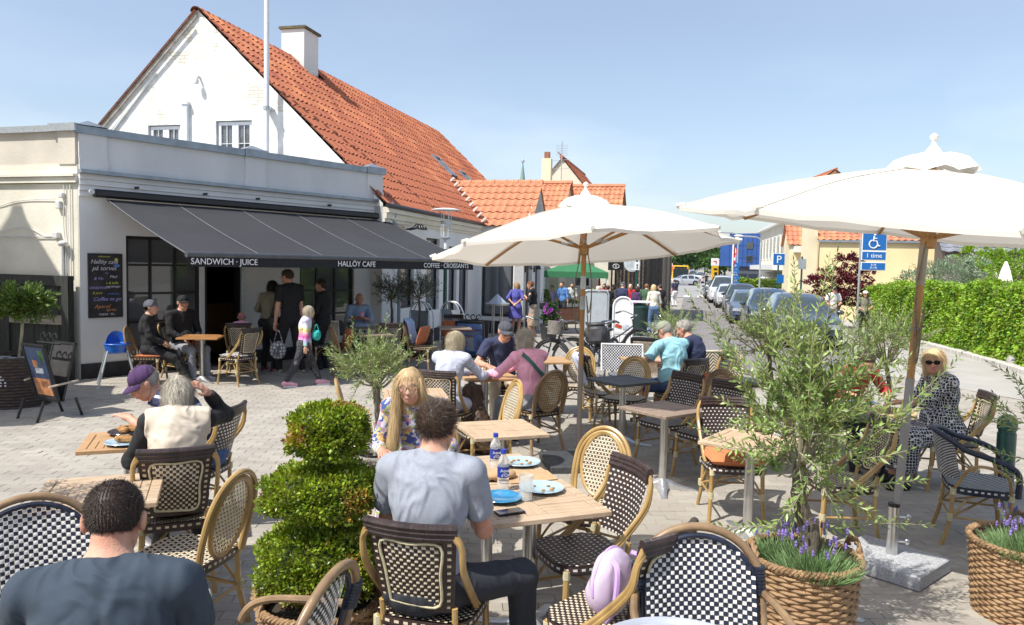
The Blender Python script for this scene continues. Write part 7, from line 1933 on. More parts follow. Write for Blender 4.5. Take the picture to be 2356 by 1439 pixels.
 if hair=='short':
  V,Q=surface(cap(),hh,.02,[fcut(.030,.030,1,-1.15),(hg(0,0,-.035),tuple(HM@Vector((0,.35,-1))))]); V=V+normals_of(V,Q)*(vnoise(V,60,1)*.0028)[:,None]; ho=obj_from('hair',(V,Q),hm,t)
  if dens:strands(V,normals_of(V,Q),int(5200*dens),.021*s,.0022,lambda P,N:hn*.35+N+np.array(tuple(HM@Vector((.2,.5,0)))),.45,hm,ho,g,lift=.7,seg=2)
 elif hair=='crop':
  V,Q=surface(cap(.97),hh,.02,[fcut(.034,.030,1,-1.0),(hg(0,0,-.040),tuple(HM@Vector((0,.25,-1))))]); V=V+normals_of(V,Q)*(vnoise(V,70,1)*.0005)[:,None]; ho=obj_from('hair',(V,Q),hm,t)
  if dens:strands(V,normals_of(V,Q),int(20000*dens),.009*s,.0012,lambda P,N:-hn*.7+N*.6,.4,hm,ho,g,lift=.6,seg=1)
 elif hair in ('bob','curly'):
  pr=cap(1.06)+[('e',hg(0,-.035,-.030),(.088*s,.080*s,.095*s),Rn,.03)]
  V,Q=merge([surface(pr[:1],hh,.03,[fcut(.050,.035,1,-1.1)]),surface([pr[0],pr[1],('c',hg(-.070,.01,.02),hg(-.072,.02,-.09),.026*s,.022*s),('c',hg(.070,.01,.02),hg(.072,.02,-.09),.026*s,.022*s)],hh,.03,[(hg(0,.034,0),tuple(HM@Vector((0,1,.06)))),(hg(0,0,-.125),tuple(HM@Vector((0,-.1,-1))))])])
  V=V+normals_of(V,Q)*((vnoise(V,26 if hair=='curly' else 14,1)*(.012 if hair=='curly' else .006)))[:,None]; ho=obj_from('hair',(V,Q),hm,t)
  if dens:strands(V,normals_of(V,Q),int((9000 if hair=='curly' else 9000)*dens),(.038 if hair=='curly' else .07)*s,.002,(lambda P,N:-hn*.3+N*.3) if hair=='curly' else down_back,.85 if hair=='curly' else .18,hm,ho,g,lift=.5 if hair=='curly' else .10,wave=.006 if hair=='curly' else .002)
 elif hair=='long':
  pr=cap(1.05)+[('e',hg(0,-.03,-.03),(.086*s,.080*s,.10*s),Rn,.03),('c',hg(-.070,.02,.03),hg(-.10,-.01,-.24),.028*s,.030*s,.03),('c',hg(.074,.01,.03),hg(.165,.04,-.36),.030*s,.040*s,.03),('c',hg(0,-.08,-.06),hg(-.02,-.11,-.26),.05*s,.06*s,.04)]
  V,Q=merge([surface(pr[:1],hh,.03,[fcut(.052,.045,1,-1.1)]),surface(pr[:2]+pr[4:],hh,.03,[(hg(0,.022,0),tuple(HM@Vector((0,1,0))))]),surface(pr[2:4],hh,.03)]); V=V+normals_of(V,Q)*(vnoise(V*np.array([1,1,.2]),30,1)*.006)[:,None]; ho=obj_from('hair',(V,Q),hm,t)
  if dens:strands(V,normals_of(V,Q),int(11000*dens),.12*s,.0018,lambda P,N:np.tile(np.array([0,0,-1.0]),(len(P),1))+unit(P-cc)*.05,.07,hm,ho,g,lift=.04,wave=.005,seg=4)
 elif hair=='tail':
  pr=cap(1.02)+[('c',hg(0,-.10,.0),hg(0,-.12,-.14),.03*s,.02*s,.03)]
  V,Q=surface(pr,hh,.03,[fcut(.040,.035,1,-1.1)]); obj_from('hair',(V,Q),hm,t)
 if hat:
  if hat=='cap':
   pr=[('e',hg(0,-.012,.040),(.089*s,.103*s,.090*s),Rn,.02)]; V,Q=surface(pr,min(hh,.012),.02,[(hg(0,0,.030),tuple(HM@Vector((0,-.10,-1))))]); ho=obj_from('cap',(V,Q),hatc,t)
   b=MB(); n_=12; vs=[]
   for q in range(n_+1):
    a=PI*(.12+.76*q/n_); ca,sa_=math.cos(a),math.sin(a)
    for (r_,dz) in ((1.0,.040),(1.35,.034),(1.70,.020)):vs.append(HC+HM@(Vector((ca*.082*(1+(r_-1)*.25),-.012+sa_*.098*r_,dz+.0-.012*abs(ca)**2*(r_-1)*2))*s))
   for q in range(n_+1):
    for w in range(3):vs.append(vs[q*3+w]-HM@Vector((0,0,.004)))
   fs=[(q*3+w,q*3+w+1,q*3+w+4,q*3+w+3) for q in range(n_) for w in (0,1)]+[((n_+1)*3+q*3+w+3,(n_+1)*3+q*3+w+4,(n_+1)*3+q*3+w+1,(n_+1)*3+q*3+w) for q in range(n_) for w in (0,1)]+[(q*3+2,(n_+1)*3+q*3+2,(n_+1)*3+q*3+5,q*3+5) for q in range(n_)]
   b.add(vs,fs); b.build('peak',hatc,ho,smooth=2); b=MB(); b.ell(HC+HM@(Vector((0,-.012,.131))*s),.007,8,6); b.build('button',hatc,ho)
  elif hat in ('bucket','beanie','helmet'):
   pr=[('e',hg(0,-.012,.040),(.092*s,.106*s,.092*s),Rn,.02)]; V,Q=surface(pr,hh,.02,[(hg(0,0,.015),tuple(HM@Vector((0,.12,-1))))]); ho=obj_from(hat if hat!='bucket' else 'sun_hat',(V,Q),hatc,t)
   if hat=='bucket':
    b=MB(); vs=[]; n_=24
    for q in range(n_):a=2*PI*q/n_; vs+=[HC+HM@(Vector((.086*math.cos(a),-.012+.100*math.sin(a),.03))*s),HC+HM@(Vector((.125*math.cos(a),-.012+.14*math.sin(a),-.005+.006*math.sin(3*a)))*s)]
    b.add(vs,[(2*q,2*q+1,(2*q+3)%(2*n_),(2*q+2)%(2*n_)) for q in range(n_)]); b.build('brim',hatc,ho,smooth=2)
 t_data=dict(HC=HC,HM=HM,SH=SH,EL=EL,WR=WR,pel=pel,up=up,fw=fw,xs=xs,neck=neck_b,KN=KN,AN=AN)
 return t,t_data
 # ---------------------------------------------------------------- patterned cloth
def pattern_mat(nm,build):
 m=bpy.data.materials.new('cloth_'+nm); n,l,b=nodes_of(m); b.inputs['Roughness'].default_value=.88
 t=n.new('ShaderNodeTexCoord'); l.new(build(n,l,t),b.inputs['Base Color']); add_crease(m); return m
def ramp(n,l,fac,stops,const=True):
 r=n.new('ShaderNodeValToRGB'); r.color_ramp.interpolation='CONSTANT' if const else 'LINEAR'
 while len(r.color_ramp.elements)<len(stops):r.color_ramp.elements.new(.5)
 for e,(p,c) in zip(r.color_ramp.elements,stops):e.position=p; e.color=(*c,1)
 l.new(fac,r.inputs[0]); return r.outputs[0]
def floral(n,l,t):
 v=n.new('ShaderNodeTexVoronoi'); v.inputs['Scale'].default_value=34; nz=n.new('ShaderNodeTexNoise'); nz.inputs['Scale'].default_value=18; mx_=n.new('ShaderNodeMixRGB'); mx_.inputs[0].default_value=.12
 l.new(t.outputs['Object'],nz.inputs['Vector']); l.new(t.outputs['Object'],mx_.inputs[1]); l.new(nz.outputs['Color'],mx_.inputs[2]); l.new(mx_.outputs[0],v.inputs['Vector'])
 s=n.new('ShaderNodeSeparateColor'); l.new(v.outputs['Color'],s.inputs[0])
 return ramp(n,l,s.outputs[0],[(0,(.06,.09,.30)),(.16,(.56,.56,.60)),(.32,(.42,.22,.36)),(.44,(.28,.32,.12)),(.55,(.60,.57,.57)),(.68,(.50,.26,.12)),(.76,(.16,.22,.42)),(.88,(.58,.46,.18))])
def bands(stops,axis='Z',z0=0.0,z1=1.0):
 def f(n,l,t):
  s=n.new('ShaderNodeSeparateXYZ'); l.new(t.outputs['Object'],s.inputs[0]); mr=n.new('ShaderNodeMapRange'); mr.inputs[1].default_value=z0; mr.inputs[2].default_value=z1
  l.new(s.outputs[axis],mr.inputs[0]); return ramp(n,l,mr.outputs[0],stops,False)
 return f
def stripes(c1,c2,per,duty):
 def f(n,l,t):
  s=n.new('ShaderNodeSeparateXYZ'); l.new(t.outputs['Object'],s.inputs[0]); m1=n.new('ShaderNodeMath'); m1.operation='MULTIPLY'; m1.inputs[1].default_value=1/per; l.new(s.outputs['Z'],m1.inputs[0])
  m2=n.new('ShaderNodeMath'); m2.operation='FRACT'; l.new(m1.outputs[0],m2.inputs[0]); return ramp(n,l,m2.outputs[0],[(0,c1),(duty,c2)])
 return f
def cells(c1,c2,sc,th):
 def f(n,l,t):
  v=n.new('ShaderNodeTexVoronoi'); v.feature='DISTANCE_TO_EDGE'; v.inputs['Scale'].default_value=sc; v.inputs['Randomness'].default_value=.35; l.new(t.outputs['Object'],v.inputs['Vector']); return ramp(n,l,v.outputs['Distance'],[(0,c1),(th,c2)])
 return f
c_floral=pattern_mat('floral',floral)
c_rain=pattern_mat('rainbow_knit',bands([(0,(.25,.62,.55)),(.12,(.30,.62,.58)),(.25,(.55,.48,.72)),(.38,(.68,.12,.38)),(.50,(.75,.30,.42)),(.62,(.76,.66,.22)),(.74,(.60,.62,.66)),(1,(.55,.50,.70))],z0=.62,z1=1.08))
c_stripe=pattern_mat('navy_stripe',stripes((.022,.028,.085),(.55,.60,.70),.085,.78))
c_tunic=pattern_mat('black_white_tunic',cells((.62,.62,.62),(.014,.015,.022),38,.075))
c_legg=pattern_mat('speckled_leggings',cells((.25,.25,.27),(.014,.014,.018),45,.02))
C_=dict(navytee=cloth('dark_blue_tee',(.036,.054,.078)),greytee=cloth('heather_grey_tee',(.29,.315,.37),var=.05,scale=90),jeans=cloth('black_jeans',(.028,.032,.042)),denim=cloth('blue_denim',(.10,.17,.30)),black=cloth('black',(.014,.014,.016)),
beige=cloth('beige_vest',(.60,.52,.42)),pale=cloth('pale_blue_shirt',(.47,.50,.62)),navy=cloth('navy',(.028,.036,.085)),pink=cloth('pink_linen',(.92,.44,.58)),turq=cloth('turquoise_polo',(.30,.58,.66)),olive=cloth('olive_tee',(.21,.20,.13)),
lblue=cloth('light_blue_shirt',(.30,.40,.56)),royal=cloth('violet_blue_dress',(.085,.085,.34)),tan=cloth('tan_skirt',(.36,.30,.23)),white=cloth('white',(.76,.76,.76)),khaki=cloth('khaki',(.24,.23,.16)),red=cloth('red',(.50,.035,.045)),cream=cloth('cream',(.66,.62,.52)),
grey=cloth('grey',(.26,.27,.30)),green=cloth('green',(.05,.11,.06)),purple=cloth('purple_cap',(.065,.028,.095)),lav=cloth('lavender_top',(.50,.40,.60)),blue=cloth('sky_shirt',(.10,.24,.55)),sand=cloth('beige_trousers',(.46,.39,.28)),gcap=cloth('grey_cap',(.075,.08,.10)),sage=cloth('sage_cap',(.27,.29,.21)),
pinkhat=cloth('pink_hat',(.50,.14,.24)),gbean=cloth('grey_beanie',(.14,.15,.18)),teal=cloth('teal',(.02,.33,.30)),shorts=cloth('denim_shorts',(.055,.10,.24)))
s_white=mat('white_shoe',(.7,.7,.7),rough=.6); s_pink=mat('pink_shoe',(.68,.34,.40),rough=.6); s_red=mat('dark_red_shoe',(.14,.03,.04),rough=.5); s_kh=mat('khaki_shoe',(.30,.28,.20),rough=.7); s_sk=mat('sandal_skin',(.50,.28,.2),rough=.6)
P_=person
P_('man in dark blue T-shirt with cropped dark hair, back to us, lower left',(-1.14,2.06,0),R_(13),1.74,lean=.16,hp=.36,hy=0,top=C_['navytee'],bot=C_['jeans'],hair='crop',hands=[(-.16,.46,.80),(.14,.46,.80)],knees=[Vector((0,1,.3)),Vector((0,1,.3)),Vector((-.5,.1,-1)),Vector((.35,.1,-1))],h=.009,wide=1.09,fold=.012)
P_('man in heather grey T-shirt with brown hair, seen from behind at the laid table',(-.36,3.30,0),R_(-8),1.80,lean=.13,hp=.15,hy=-.12,top=C_['greytee'],bot=C_['jeans'],hair='short',hairc='brown',hands=[(-.10,.42,.80),(.13,.40,.80)],feet=[(-.12,.38,.08),(.42,.34,.08)],knees=[Vector((-.1,1,.35)),Vector((.75,.8,.4)),Vector((-.6,-.5,-.7)),Vector((.45,-.4,-1))],h=.009,fold=.011,sleeve='short',shoe=s_white,wide=.98)
P_('blonde long-haired woman in glasses and floral dress, facing us across the laid table',(-.64,5.16,0),R_(184),1.70,male=False,lean=.18,hp=.02,hy=-.10,hr=.16,neck=(.03,0,-.01),knees=[Vector((0,1,.3)),Vector((0,1,.3)),Vector((-.35,-.3,-1)),Vector((.35,-.3,-1))],top=c_floral,bot=c_floral,bottom='dress',sleeve='long',hair='long',hairc='blonde',glasses='clear',hands=[(-.20,.38,.79),(.20,.34,.79)],feet=[(-.12,.52,.08),(.20,.55,.08)],h=.010,fold=.008,wide=1.1)
P_('man in purple cap and navy striped polo leaning over his plate',(-2.24,5.58,0),R_(118),1.76,lean=.52,hp=.55,hy=.12,top=c_stripe,bot=C_['shorts'],bottom='shorts',hair='crop',hairc='grey',hat='cap',hatc=C_['purple'],hands=[(.10,.52,.83),(.26,.38,.80)],palm=[(0,0,-1),(0,0,-1)],h=.010,belly=.03,shoe=s_white)
P_('grey-haired woman in beige vest over black sleeves, back to us at the left tables',(-1.99,4.50,0),R_(22),1.64,male=False,lean=.30,hp=.20,hy=.15,top=C_['black'],over=C_['beige'],bot=C_['black'],sleeve='long',hair='bob',hairc='silver',hands=[(-.22,.42,.80),(.17,.26,1.14)],palm=[(0,0,-1),(-1,0,0)],h=.010,wide=1.08,knees=[Vector((0,1,.3)),Vector((0,1,.3)),Vector((-.5,-.3,-1)),Vector((.4,.2,-1))])
P_('woman with ash-blonde bob in pale blue linen shirt, back to us at the trio table',(-.66,7.80,0),R_(-24),1.65,male=False,lean=.20,hp=.10,hy=-.35,top=C_['pale'],bot=C_['pale'],sleeve='long',hair='bob',hairc='ash',glasses='clear',hands=[(.02,.50,.80),(.22,.50,.80)],h=.012,fold=.008,wide=1.08)
P_('older man in navy polo, grey cap and glasses facing us at the trio table',(-.12,9.46,0),R_(188),1.76,lean=.30,hp=.30,hy=.25,top=C_['navy'],bot=C_['sand'],hair='crop',hairc='grey',hat='cap',hatc=C_['gcap'],glasses='clear',hands=[(-.20,.50,.79),(.22,.48,.79)],h=.012,belly=.02)
pw,pd_=P_('grey curly-haired woman in pink shirt with a green strap, at the trio table',(.24,8.06,0),R_(38),1.66,male=False,lean=.16,hp=.12,hy=.2,top=C_['pink'],bot=C_['grey'],sleeve='long',hair='curly',hairc='silver',hands=[(-.26,.48,.80),(-.05,.52,.80)],h=.012,fold=.009,wide=1.18,belly=.03)
b=MB(); pts=[pd_['SH'][0]+Vector((.03,-.09,.05)),pd_['neck']+Vector((-.02,-.185,-.14)),pd_['pel']+Vector((.13,-.20,.22)),pd_['pel']+Vector((.23,-.06,.08))]
pts=catmull(pts,8); vs=[]; tv=[c for c in pw.children if c.name.startswith('top')][0].data; A_=np.array([tuple(v.co) for v in tv.vertices])
for p in pts:
 m_=(np.abs(A_[:,0]-p.x)<.025)&(np.abs(A_[:,2]-p.z)<.025)
 if m_.any():p.y=float(A_[m_,1].min())-.008
for p in pts:vs+=[p+Vector((.012,0,.018)),p-Vector((.012,0,.018))]
b.add(vs,[(2*i,2*i+1,2*i+3,2*i+2) for i in range(len(pts)-1)]); b.build('bag_strap',mat('green_strap',(.05,.15,.13),rough=.7),pw,smooth=2)
P_('man in turquoise polo, sage cap and denim shorts, back to us',(2.05,9.30,0),R_(34),1.78,lean=.22,hp=.50,hy=.35,top=C_['turq'],bot=C_['shorts'],bottom='shorts',hair='crop',hairc='grey',hat='cap',hatc=C_['sage'],hands=[(-.26,.46,.80),(.05,.50,.80)],h=.012,belly=.05,wide=1.12,fold=.009,legs_bare=True)
P_('grey-haired man in navy shirt beyond the turquoise man',(2.50,9.93,0),R_(55),1.74,lean=.26,hp=.35,hy=.1,top=C_['navy'],bot=C_['jeans'],hair='short',hairc='grey',h=.014)
P_('woman in black and white patterned tunic and sunglasses beside the large parasol pole',(4.05,7.0,0),R_(92),1.68,male=False,lean=.14,hy=.95,hp=.04,hr=.06,top=c_tunic,bot=c_tunic,bottom='dress',sleeve='elbow',hair='bob',hairc='blonde',glasses='sun',hands=[(.0,.48,.80),(.18,.36,.62)],feet=[(-.10,.42,.08),(.14,.40,.08)],h=.012,wide=1.2,belly=.05)
P_('person in red top bowed over the table behind the large olive tree',(3.50,7.86,0),R_(184),1.68,male=False,lean=.42,hp=.6,top=C_['red'],bot=C_['jeans'],sleeve='long',hair='tail',hairc='brown',hands=[(-.2,.40,.80),(.2,.40,.80)],h=.014)
# under the awning
P_('seated woman in grey beanie and black jacket under the awning, facing right',(-5.62,11.75,0),R_(-78),1.68,male=False,lean=-.05,hp=.0,hy=-.1,top=C_['black'],bot=C_['black'],sleeve='long',hair='short',hairc='black',hat='beanie',hatc=C_['gbean'],hands=[(-.06,.22,.66),(.10,.24,.66)],feet=[(-.05,.55,.08),(.12,.60,.08)],h=.015)
P_('seated man in black cap and dark jumper with grey trousers under the awning',(-5.42,12.45,0),R_(-122),1.78,lean=-.03,hp=.0,hy=-.25,top=C_['black'],bot=C_['grey'],sleeve='long',hair='crop',hairc='grey',hat='cap',hatc=C_['black'],hands=[(-.12,.24,.66),(.12,.26,.66)],h=.015,belly=.04,wide=1.15,shoe=s_white)
P_('small child in a pink sun hat sitting on a chair under the awning',(-4.62,12.95,0),R_(14),1.18,male=False,top=C_['pink'],bot=C_['lblue'],sleeve='short',hair='short',hairc='blonde',hat='bucket',hatc=C_['pinkhat'],hands=[(-.1,.22,.66),(.1,.25,.66)],feet=[(-.08,.3,.25),(.08,.3,.25)],h=.014)
P_('standing woman in olive tee with dark hair under the awning',(-4.32,13.42,0),R_(-18),1.68,sit=False,male=False,lean=.12,hp=.35,hy=.5,top=C_['olive'],bot=C_['black'],sleeve='elbow',hair='bob',hairc='dark',hands=[(-.26,.32,.98),(.2,.30,1.0)],feet=[(-.12,.05,.08),(.16,-.05,.08)],shoe=s_red,h=.015)
P_('tall standing man all in black with glasses, in profile under the awning',(-3.86,13.22,0),R_(52),1.88,sit=False,lean=.0,hp=.25,hy=.35,top=C_['black'],bot=C_['black'],hair='short',hairc='brown',glasses='clear',hands=[(-.24,.10,.86),(.22,.02,.84)],feet=[(-.12,.16,.08),(.14,-.16,.08)],shoe=s_kh,h=.015)
P_('standing woman in black with short dark hair under the awning, hands together',(-3.45,13.85,0),R_(85),1.70,sit=False,male=False,lean=-.03,hp=-.1,top=C_['black'],bot=C_['black'],sleeve='elbow',hair='short',hairc='dark',hands=[(-.04,.24,1.05),(.06,.24,1.05)],h=.015)
P_('blonde girl in rainbow sweater and speckled leggings walking past the cafe',(-3.27,11.9,0),R_(-72),1.32,sit=False,male=False,hp=.05,hy=.25,top=c_rain,bot=c_legg,sleeve='long',hair='bob',hairc='ash',hands=[(-.18,.12,.62),(.20,.02,.62)],feet=[(-.07,.26,.09),(.07,-.26,.08)],shoe=s_pink,h=.013)
P_('seated bald man in light blue shirt holding a cup under the awning',(-3.05,15.15,0),R_(-158),1.76,lean=-.06,hp=.15,hy=-.2,top=C_['lblue'],bot=C_['navy'],sleeve='elbow',hair=None,hands=[(-.02,.34,.88),(.10,.36,.90)],h=.016,skin=m_skin2,belly=.04)
q=at_y(1187,700,22.7); q.z=gz(0,22.7); P_('standing woman in violet-blue dress with blonde hair, hands behind her back',tuple(q),R_(-12),1.66,sit=False,male=False,hy=-.3,top=C_['royal'],bot=C_['royal'],bottom='dress',hem=.52,sleeve='elbow',hair='bob',hairc='blonde',hands=[(-.05,-.20,.98),(.06,-.20,.98)],h=.018,legs_bare=True,shoe=s_sk,knees=[Vector((0,1,.1)),Vector((0,1,.1)),Vector((-1,-.5,0)),Vector((1,-.5,0))])
q=at_y(1228,700,22.3); q.z=gz(0,22.3); P_('standing auburn-haired woman in black tee and long tan skirt',tuple(q),R_(70),1.70,sit=False,male=False,hp=.1,hy=.1,top=C_['black'],bot=C_['tan'],bottom='skirt',hem=.34,sleeve='elbow',hair='short',hairc='red',glasses='sun',hands=[(-.10,.22,1.18),(.05,.24,1.1)],h=.018,legs_bare=True,shoe=s_sk)
# market crowd, left to right
CR=[(1273,31,1.60,'f','lav','denim','tail','dark',150,'woman in lavender top and jeans at the left of the green tent'),(1297,30.5,1.76,'m','blue','jeans','short','brown',140,'man in bright blue shirt in front of the green tent'),(1316,33.5,1.70,'f','white','white','tail','brown',180,'person in white behind the stall table under the green tent'),
(1402,27,1.66,'f','black','black','short','dark',20,'dark-haired woman in black just right of the blank poster frame'),(1430,28.5,1.80,'m','navy','khaki','crop','grey',-40,'man in navy tee and dark cap among the market crowd'),(1416,32,1.68,'f','sand','jeans','bob','brown',120,'woman in beige behind the black-clad woman'),(1441,34,1.72,'f','cream','grey','bob','blonde',60,'fair-haired woman in cream in the middle of the crowd'),
(1452,31,1.74,'m','red','denim','crop','grey',160,'white-haired man in red with blue jacket at the slatted building'),(1470,33,1.70,'f','lblue','navy','bob','silver',30,'silver-haired woman in light blue in the crowd'),(1487,29.5,1.76,'m','green','jeans','short','red',-20,'man in dark green shirt behind the green pole'),(1478,36,1.78,'m','black','black','short','dark',0,'man in black behind the notice plate'),
(1507,24.5,1.70,'f','cream','denim','bob','blonde',10,'woman in cream shirt and blue jeans walking away from the crowd'),(1500,38,1.76,'m','blue','jeans','short','dark',90,'man in blue at the back of the crowd'),(1519,37,1.66,'f','white','red','tail','brown',200,'woman in white and red at the right end of the crowd'),(1530,41,1.76,'m','navy','sand','crop','grey',20,'man in navy by the parked bicycles'),(1554,47,1.74,'m','navy','white','short','dark',30,'man in navy top and white trousers walking on the street'),(1461,40,1.75,'m','grey','jeans','short','brown',180,'man in grey far behind in the crowd'),(1393,35,1.66,'f','red','black','bob','dark',150,'woman in red by the corner of the cream house'),
(1382,29,1.62,'f','tan','jeans','bob','silver',60,'silver-haired woman in tan just left of the dark-haired woman in black'),(1409,36,1.78,'m','blue','khaki','short','brown',30,'tall man in blue behind the beige woman in the crowd'),(1462,26.5,1.64,'f','purple','black','bob','brown',-60,'woman in dark purple in front of the green pole'),(1436,38,1.80,'m','white','jeans','crop','grey',10,'man in white shirt farthest back before the slats'),(1524,31,1.74,'m','black','jeans','short','dark',40,'man in black among the bicycles on the right'),(1496,33,1.62,'f','red','navy','tail','brown',100,'woman in red between the two green poles'),(1512,43,1.78,'m','lblue','grey','crop','grey',-30,'man in light blue in the second row of the crowd'),(1475,44,1.70,'f','cream','tan','bob','blonde',0,'blonde woman in cream at the far end of the slats'),
(1540,52,1.72,'f','lblue','denim','bob','brown',0,'woman in light blue farthest left by the limp flag'),(1625,100,1.75,'m','black','black','short','dark',0,'tiny dark figure on the far pavement')]
for (px,Y,hh,sx,tp,bt,hr_,hc,rz,lb) in CR:
 q=at_y(px,650,Y); P_(lb,(q.x,q.y,gz(q.x,Y)),R_(rz),hh,sit=False,male=sx=='m',top=C_[tp],bot=C_[bt],hair=hr_,hairc=hc,h=.026 if Y<45 else .04,group='people at the street market',hat='cap' if 'cap' in lb else None,hatc=C_['gcap'],fullhands=False,fold=.002,sleeve='elbow' if (int(Y*2)%2) else 'short')
q=at_y(1915,700,27.5); P_('man in white T-shirt and khaki shorts walking on the pavement before the maple',(q.x,q.y,gz(q.x,q.y)),R_(185),1.80,sit=False,top=C_['white'],bot=C_['khaki'],bottom='shorts',hair='crop',hat='cap',hatc=C_['black'],hands=[(-.12,.28,1.1),(.16,.28,1.05)],h=.02,legs_bare=True,group='passers-by',fullhands=False)
q=at_y(1988,700,26); P_('passer-by in white sun cap and grey top beside the wheelchair parking sign',(q.x,q.y,gz(q.x,q.y)),R_(170),1.66,sit=False,male=False,top=C_['khaki'],bot=C_['black'],hair='bob',hairc='brown',hat='beanie',hatc=C_['white'],glasses='sun',hands=[(-.12,.26,1.0),(.12,.26,.98)],h=.02,group='passers-by',fullhands=False)
# curly brown dog sitting by the trio table
m_fur=hairm('curly_brown_fur',(.085,.05,.032),(.035,.02,.013))
dog=thing('dog','curly dark brown dog sitting on the paving beside the trio table','dog',(-.34,7.98,0),R_(40))
dp=[('c',(0,-.12,.16),(0,.06,.44),.135,.115,.05),('e',(0,-.14,.14),(.15,.16,.13),None,.05),('c',(0,.06,.44),(0,.10,.60),.085,.08,.05),('e',(0,.12,.645),(.085,.095,.085),None,.04),('c',(0,.17,.63),(0,.27,.60),.045,.038,.03),('c',(-.085,.10,.66),(-.105,.10,.55),.035,.045,.02),('c',(.085,.10,.66),(.105,.10,.55),.035,.045,.02),
('c',(-.07,.10,.36),(-.075,.15,.05),.045,.035,.03),('c',(.07,.10,.36),(.075,.15,.05),.045,.035,.03),('c',(-.075,.14,.04),(-.075,.20,.025),.035,.03,.02),('c',(.075,.14,.04),(.075,.20,.025),.035,.03,.02),('c',(-.13,-.10,.16),(-.14,.07,.07),.07,.05,.04),('c',(.13,-.10,.16),(.14,.07,.07),.07,.05,.04),('c',(-.14,.05,.04),(-.14,.15,.03),.035,.03,.03),('c',(.14,.05,.04),(.14,.15,.03),.035,.03,.03),('c',(0,-.27,.06),(.12,-.36,.05),.035,.025,.03)]
V,Q=surface(dp,.011,.04,[((0,0,.0),(0,0,-1))]); N=normals_of(V,Q); V=V+N*(vnoise(V,34,2)*.011+vnoise(V,60,4)*.005)[:,None]
bo=obj_from('body',(V,Q),m_fur,dog); strands(V,N,3500,.030,.004,lambda P,N:N*.4+np.array([0,0,-.4]),.9,m_fur,bo,np.random.default_rng(1),lift=.5,wave=.006,name='curls')
b=MB(); b.ell((0,.305,.61),(.016,.012,.012)); b.ell((-.035,.205,.665),.010); b.ell((.035,.205,.665),.010); b.build('nose_and_eyes',m_trim,dog)['kind']='stuff'
dog2=thing('dog','small golden dog near the cargo bicycle at the market','dog',tuple(at_y(1296,700,26.5)*1),R_(-60)); dog2.location.z=gz(0,26.5)
dog2.scale=(1,1,1); V,Q=surface(dp,.03,.04); obj_from('body',(V,Q),hairm('golden_fur',(.50,.33,.14)),dog2)
# ---------------------------------------------------------------- small things
def part(nm,m,par,f,smooth=True):
 b=MB(); f(b); return b.build(nm,m,par,smooth)
def RX(a):return Matrix.Rotation(R_(a),3,'X')
def RZ(a):return Matrix.Rotation(R_(a),3,'Z')
# folding advertising boards
def aboard(label,x,y,rz,w,h_,z0,fm,face,legs=True,curl=True):
 t=thing('sandwich_board',label,'advertising board',(x,y,gz(x,y)),R_(rz),'folding advertising boards'); tilt=14
 for s,nm in ((-1,'front_panel'),(1,'rear_panel')):
  Rm=RX(-tilt*s); c=Vector((0,s*(h_*.5*math.sin(R_(tilt))+.02),z0+h_/2*math.cos(R_(tilt))))
  p=part(nm,m_chalk,t,lambda b:b.box(c,(w-.05,.012,h_-.05),rot=Rm),0)
  part('frame',fm,p,lambda b:[b.box(c+Rm@Vector(o),sz,rot=Rm) for o,sz in (((0,0,h_/2-.015),(w,.028,.03)),((0,0,-h_/2+.015),(w,.028,.03)),((w/2-.015,0,0),(.03,.027,h_)),((-w/2+.015,0,0),(.03,.027,h_)))],0)
  if s<0:
   for (nm2,m_,ox,oz,sx,sz) in face:part(nm2,m_,p,lambda b:b.box(c+Rm@Vector((ox*w,-.009,oz*h_)),(sx*w,.006,sz*h_),rot=Rm),0)
  if legs:
   for sx in (-1,1):
    part('leg',m_black,t,lambda b:b.tube([(sx*w*.44,s*(h_*math.sin(R_(tilt))+.02+.00),z0+.02),(sx*w*.44,s*((h_+z0)*math.sin(R_(tilt))+.05),0)],.016,6))
 if curl:
  for k in range(3):part('iron_scroll',m_black,t,lambda b:b.tube(catmull([(-.12+.12*k,0,z0+h_*.97),(-.16+.12*k,0,z0+h_+.05),(-.11+.12*k,0,z0+h_+.10),(-.07+.12*k,0,z0+h_+.05)],5),.012,5))
 part('hinge_bar',m_black,t,lambda b:b.tube([(-w/2,0,z0+h_*.97),(w/2,0,z0+h_*.97)],.014,6))
 return t
cm=lambda nm,c:mat('print_'+nm,c,rough=.5,var=.2,scale=14)
pr_o,pr_b,pr_w,pr_r,pr_g,pr_n=cm('orange',(.50,.22,.10)),cm('blue',(.08,.16,.38)),cm('pale',(.50,.55,.62)),cm('red',(.48,.07,.03)),cm('green',(.12,.26,.05)),cm('navy',(.03,.05,.10))
t=aboard('black folding chalk board with pale wooden struts beside the huge basket',-5.62,9.2,-28,.46,.72,.22,m_black,[('print',pr_n,0,.1,.8,.7),('print',pr_o,0,-.25,.7,.3),('print',pr_g,.25,.3,.18,.2),('print',pr_w,.02,.04,.35,.10),('print',pr_o,-.1,.16,.2,.12),('print',pr_n,.1,-.2,.3,.12)])
part('wooden_strut',mat('pale_wood',(.50,.42,.33),rough=.7,var=.2,stretch=(1,1,8)),t,lambda b:(b.tube([(.25,-.16,.42),(.25,.20,.46)],.013,6)))
part('wooden_strut',_M['pale_wood'],t,lambda b:b.tube([(-.25,-.16,.46),(-.25,.20,.52)],.013,6))
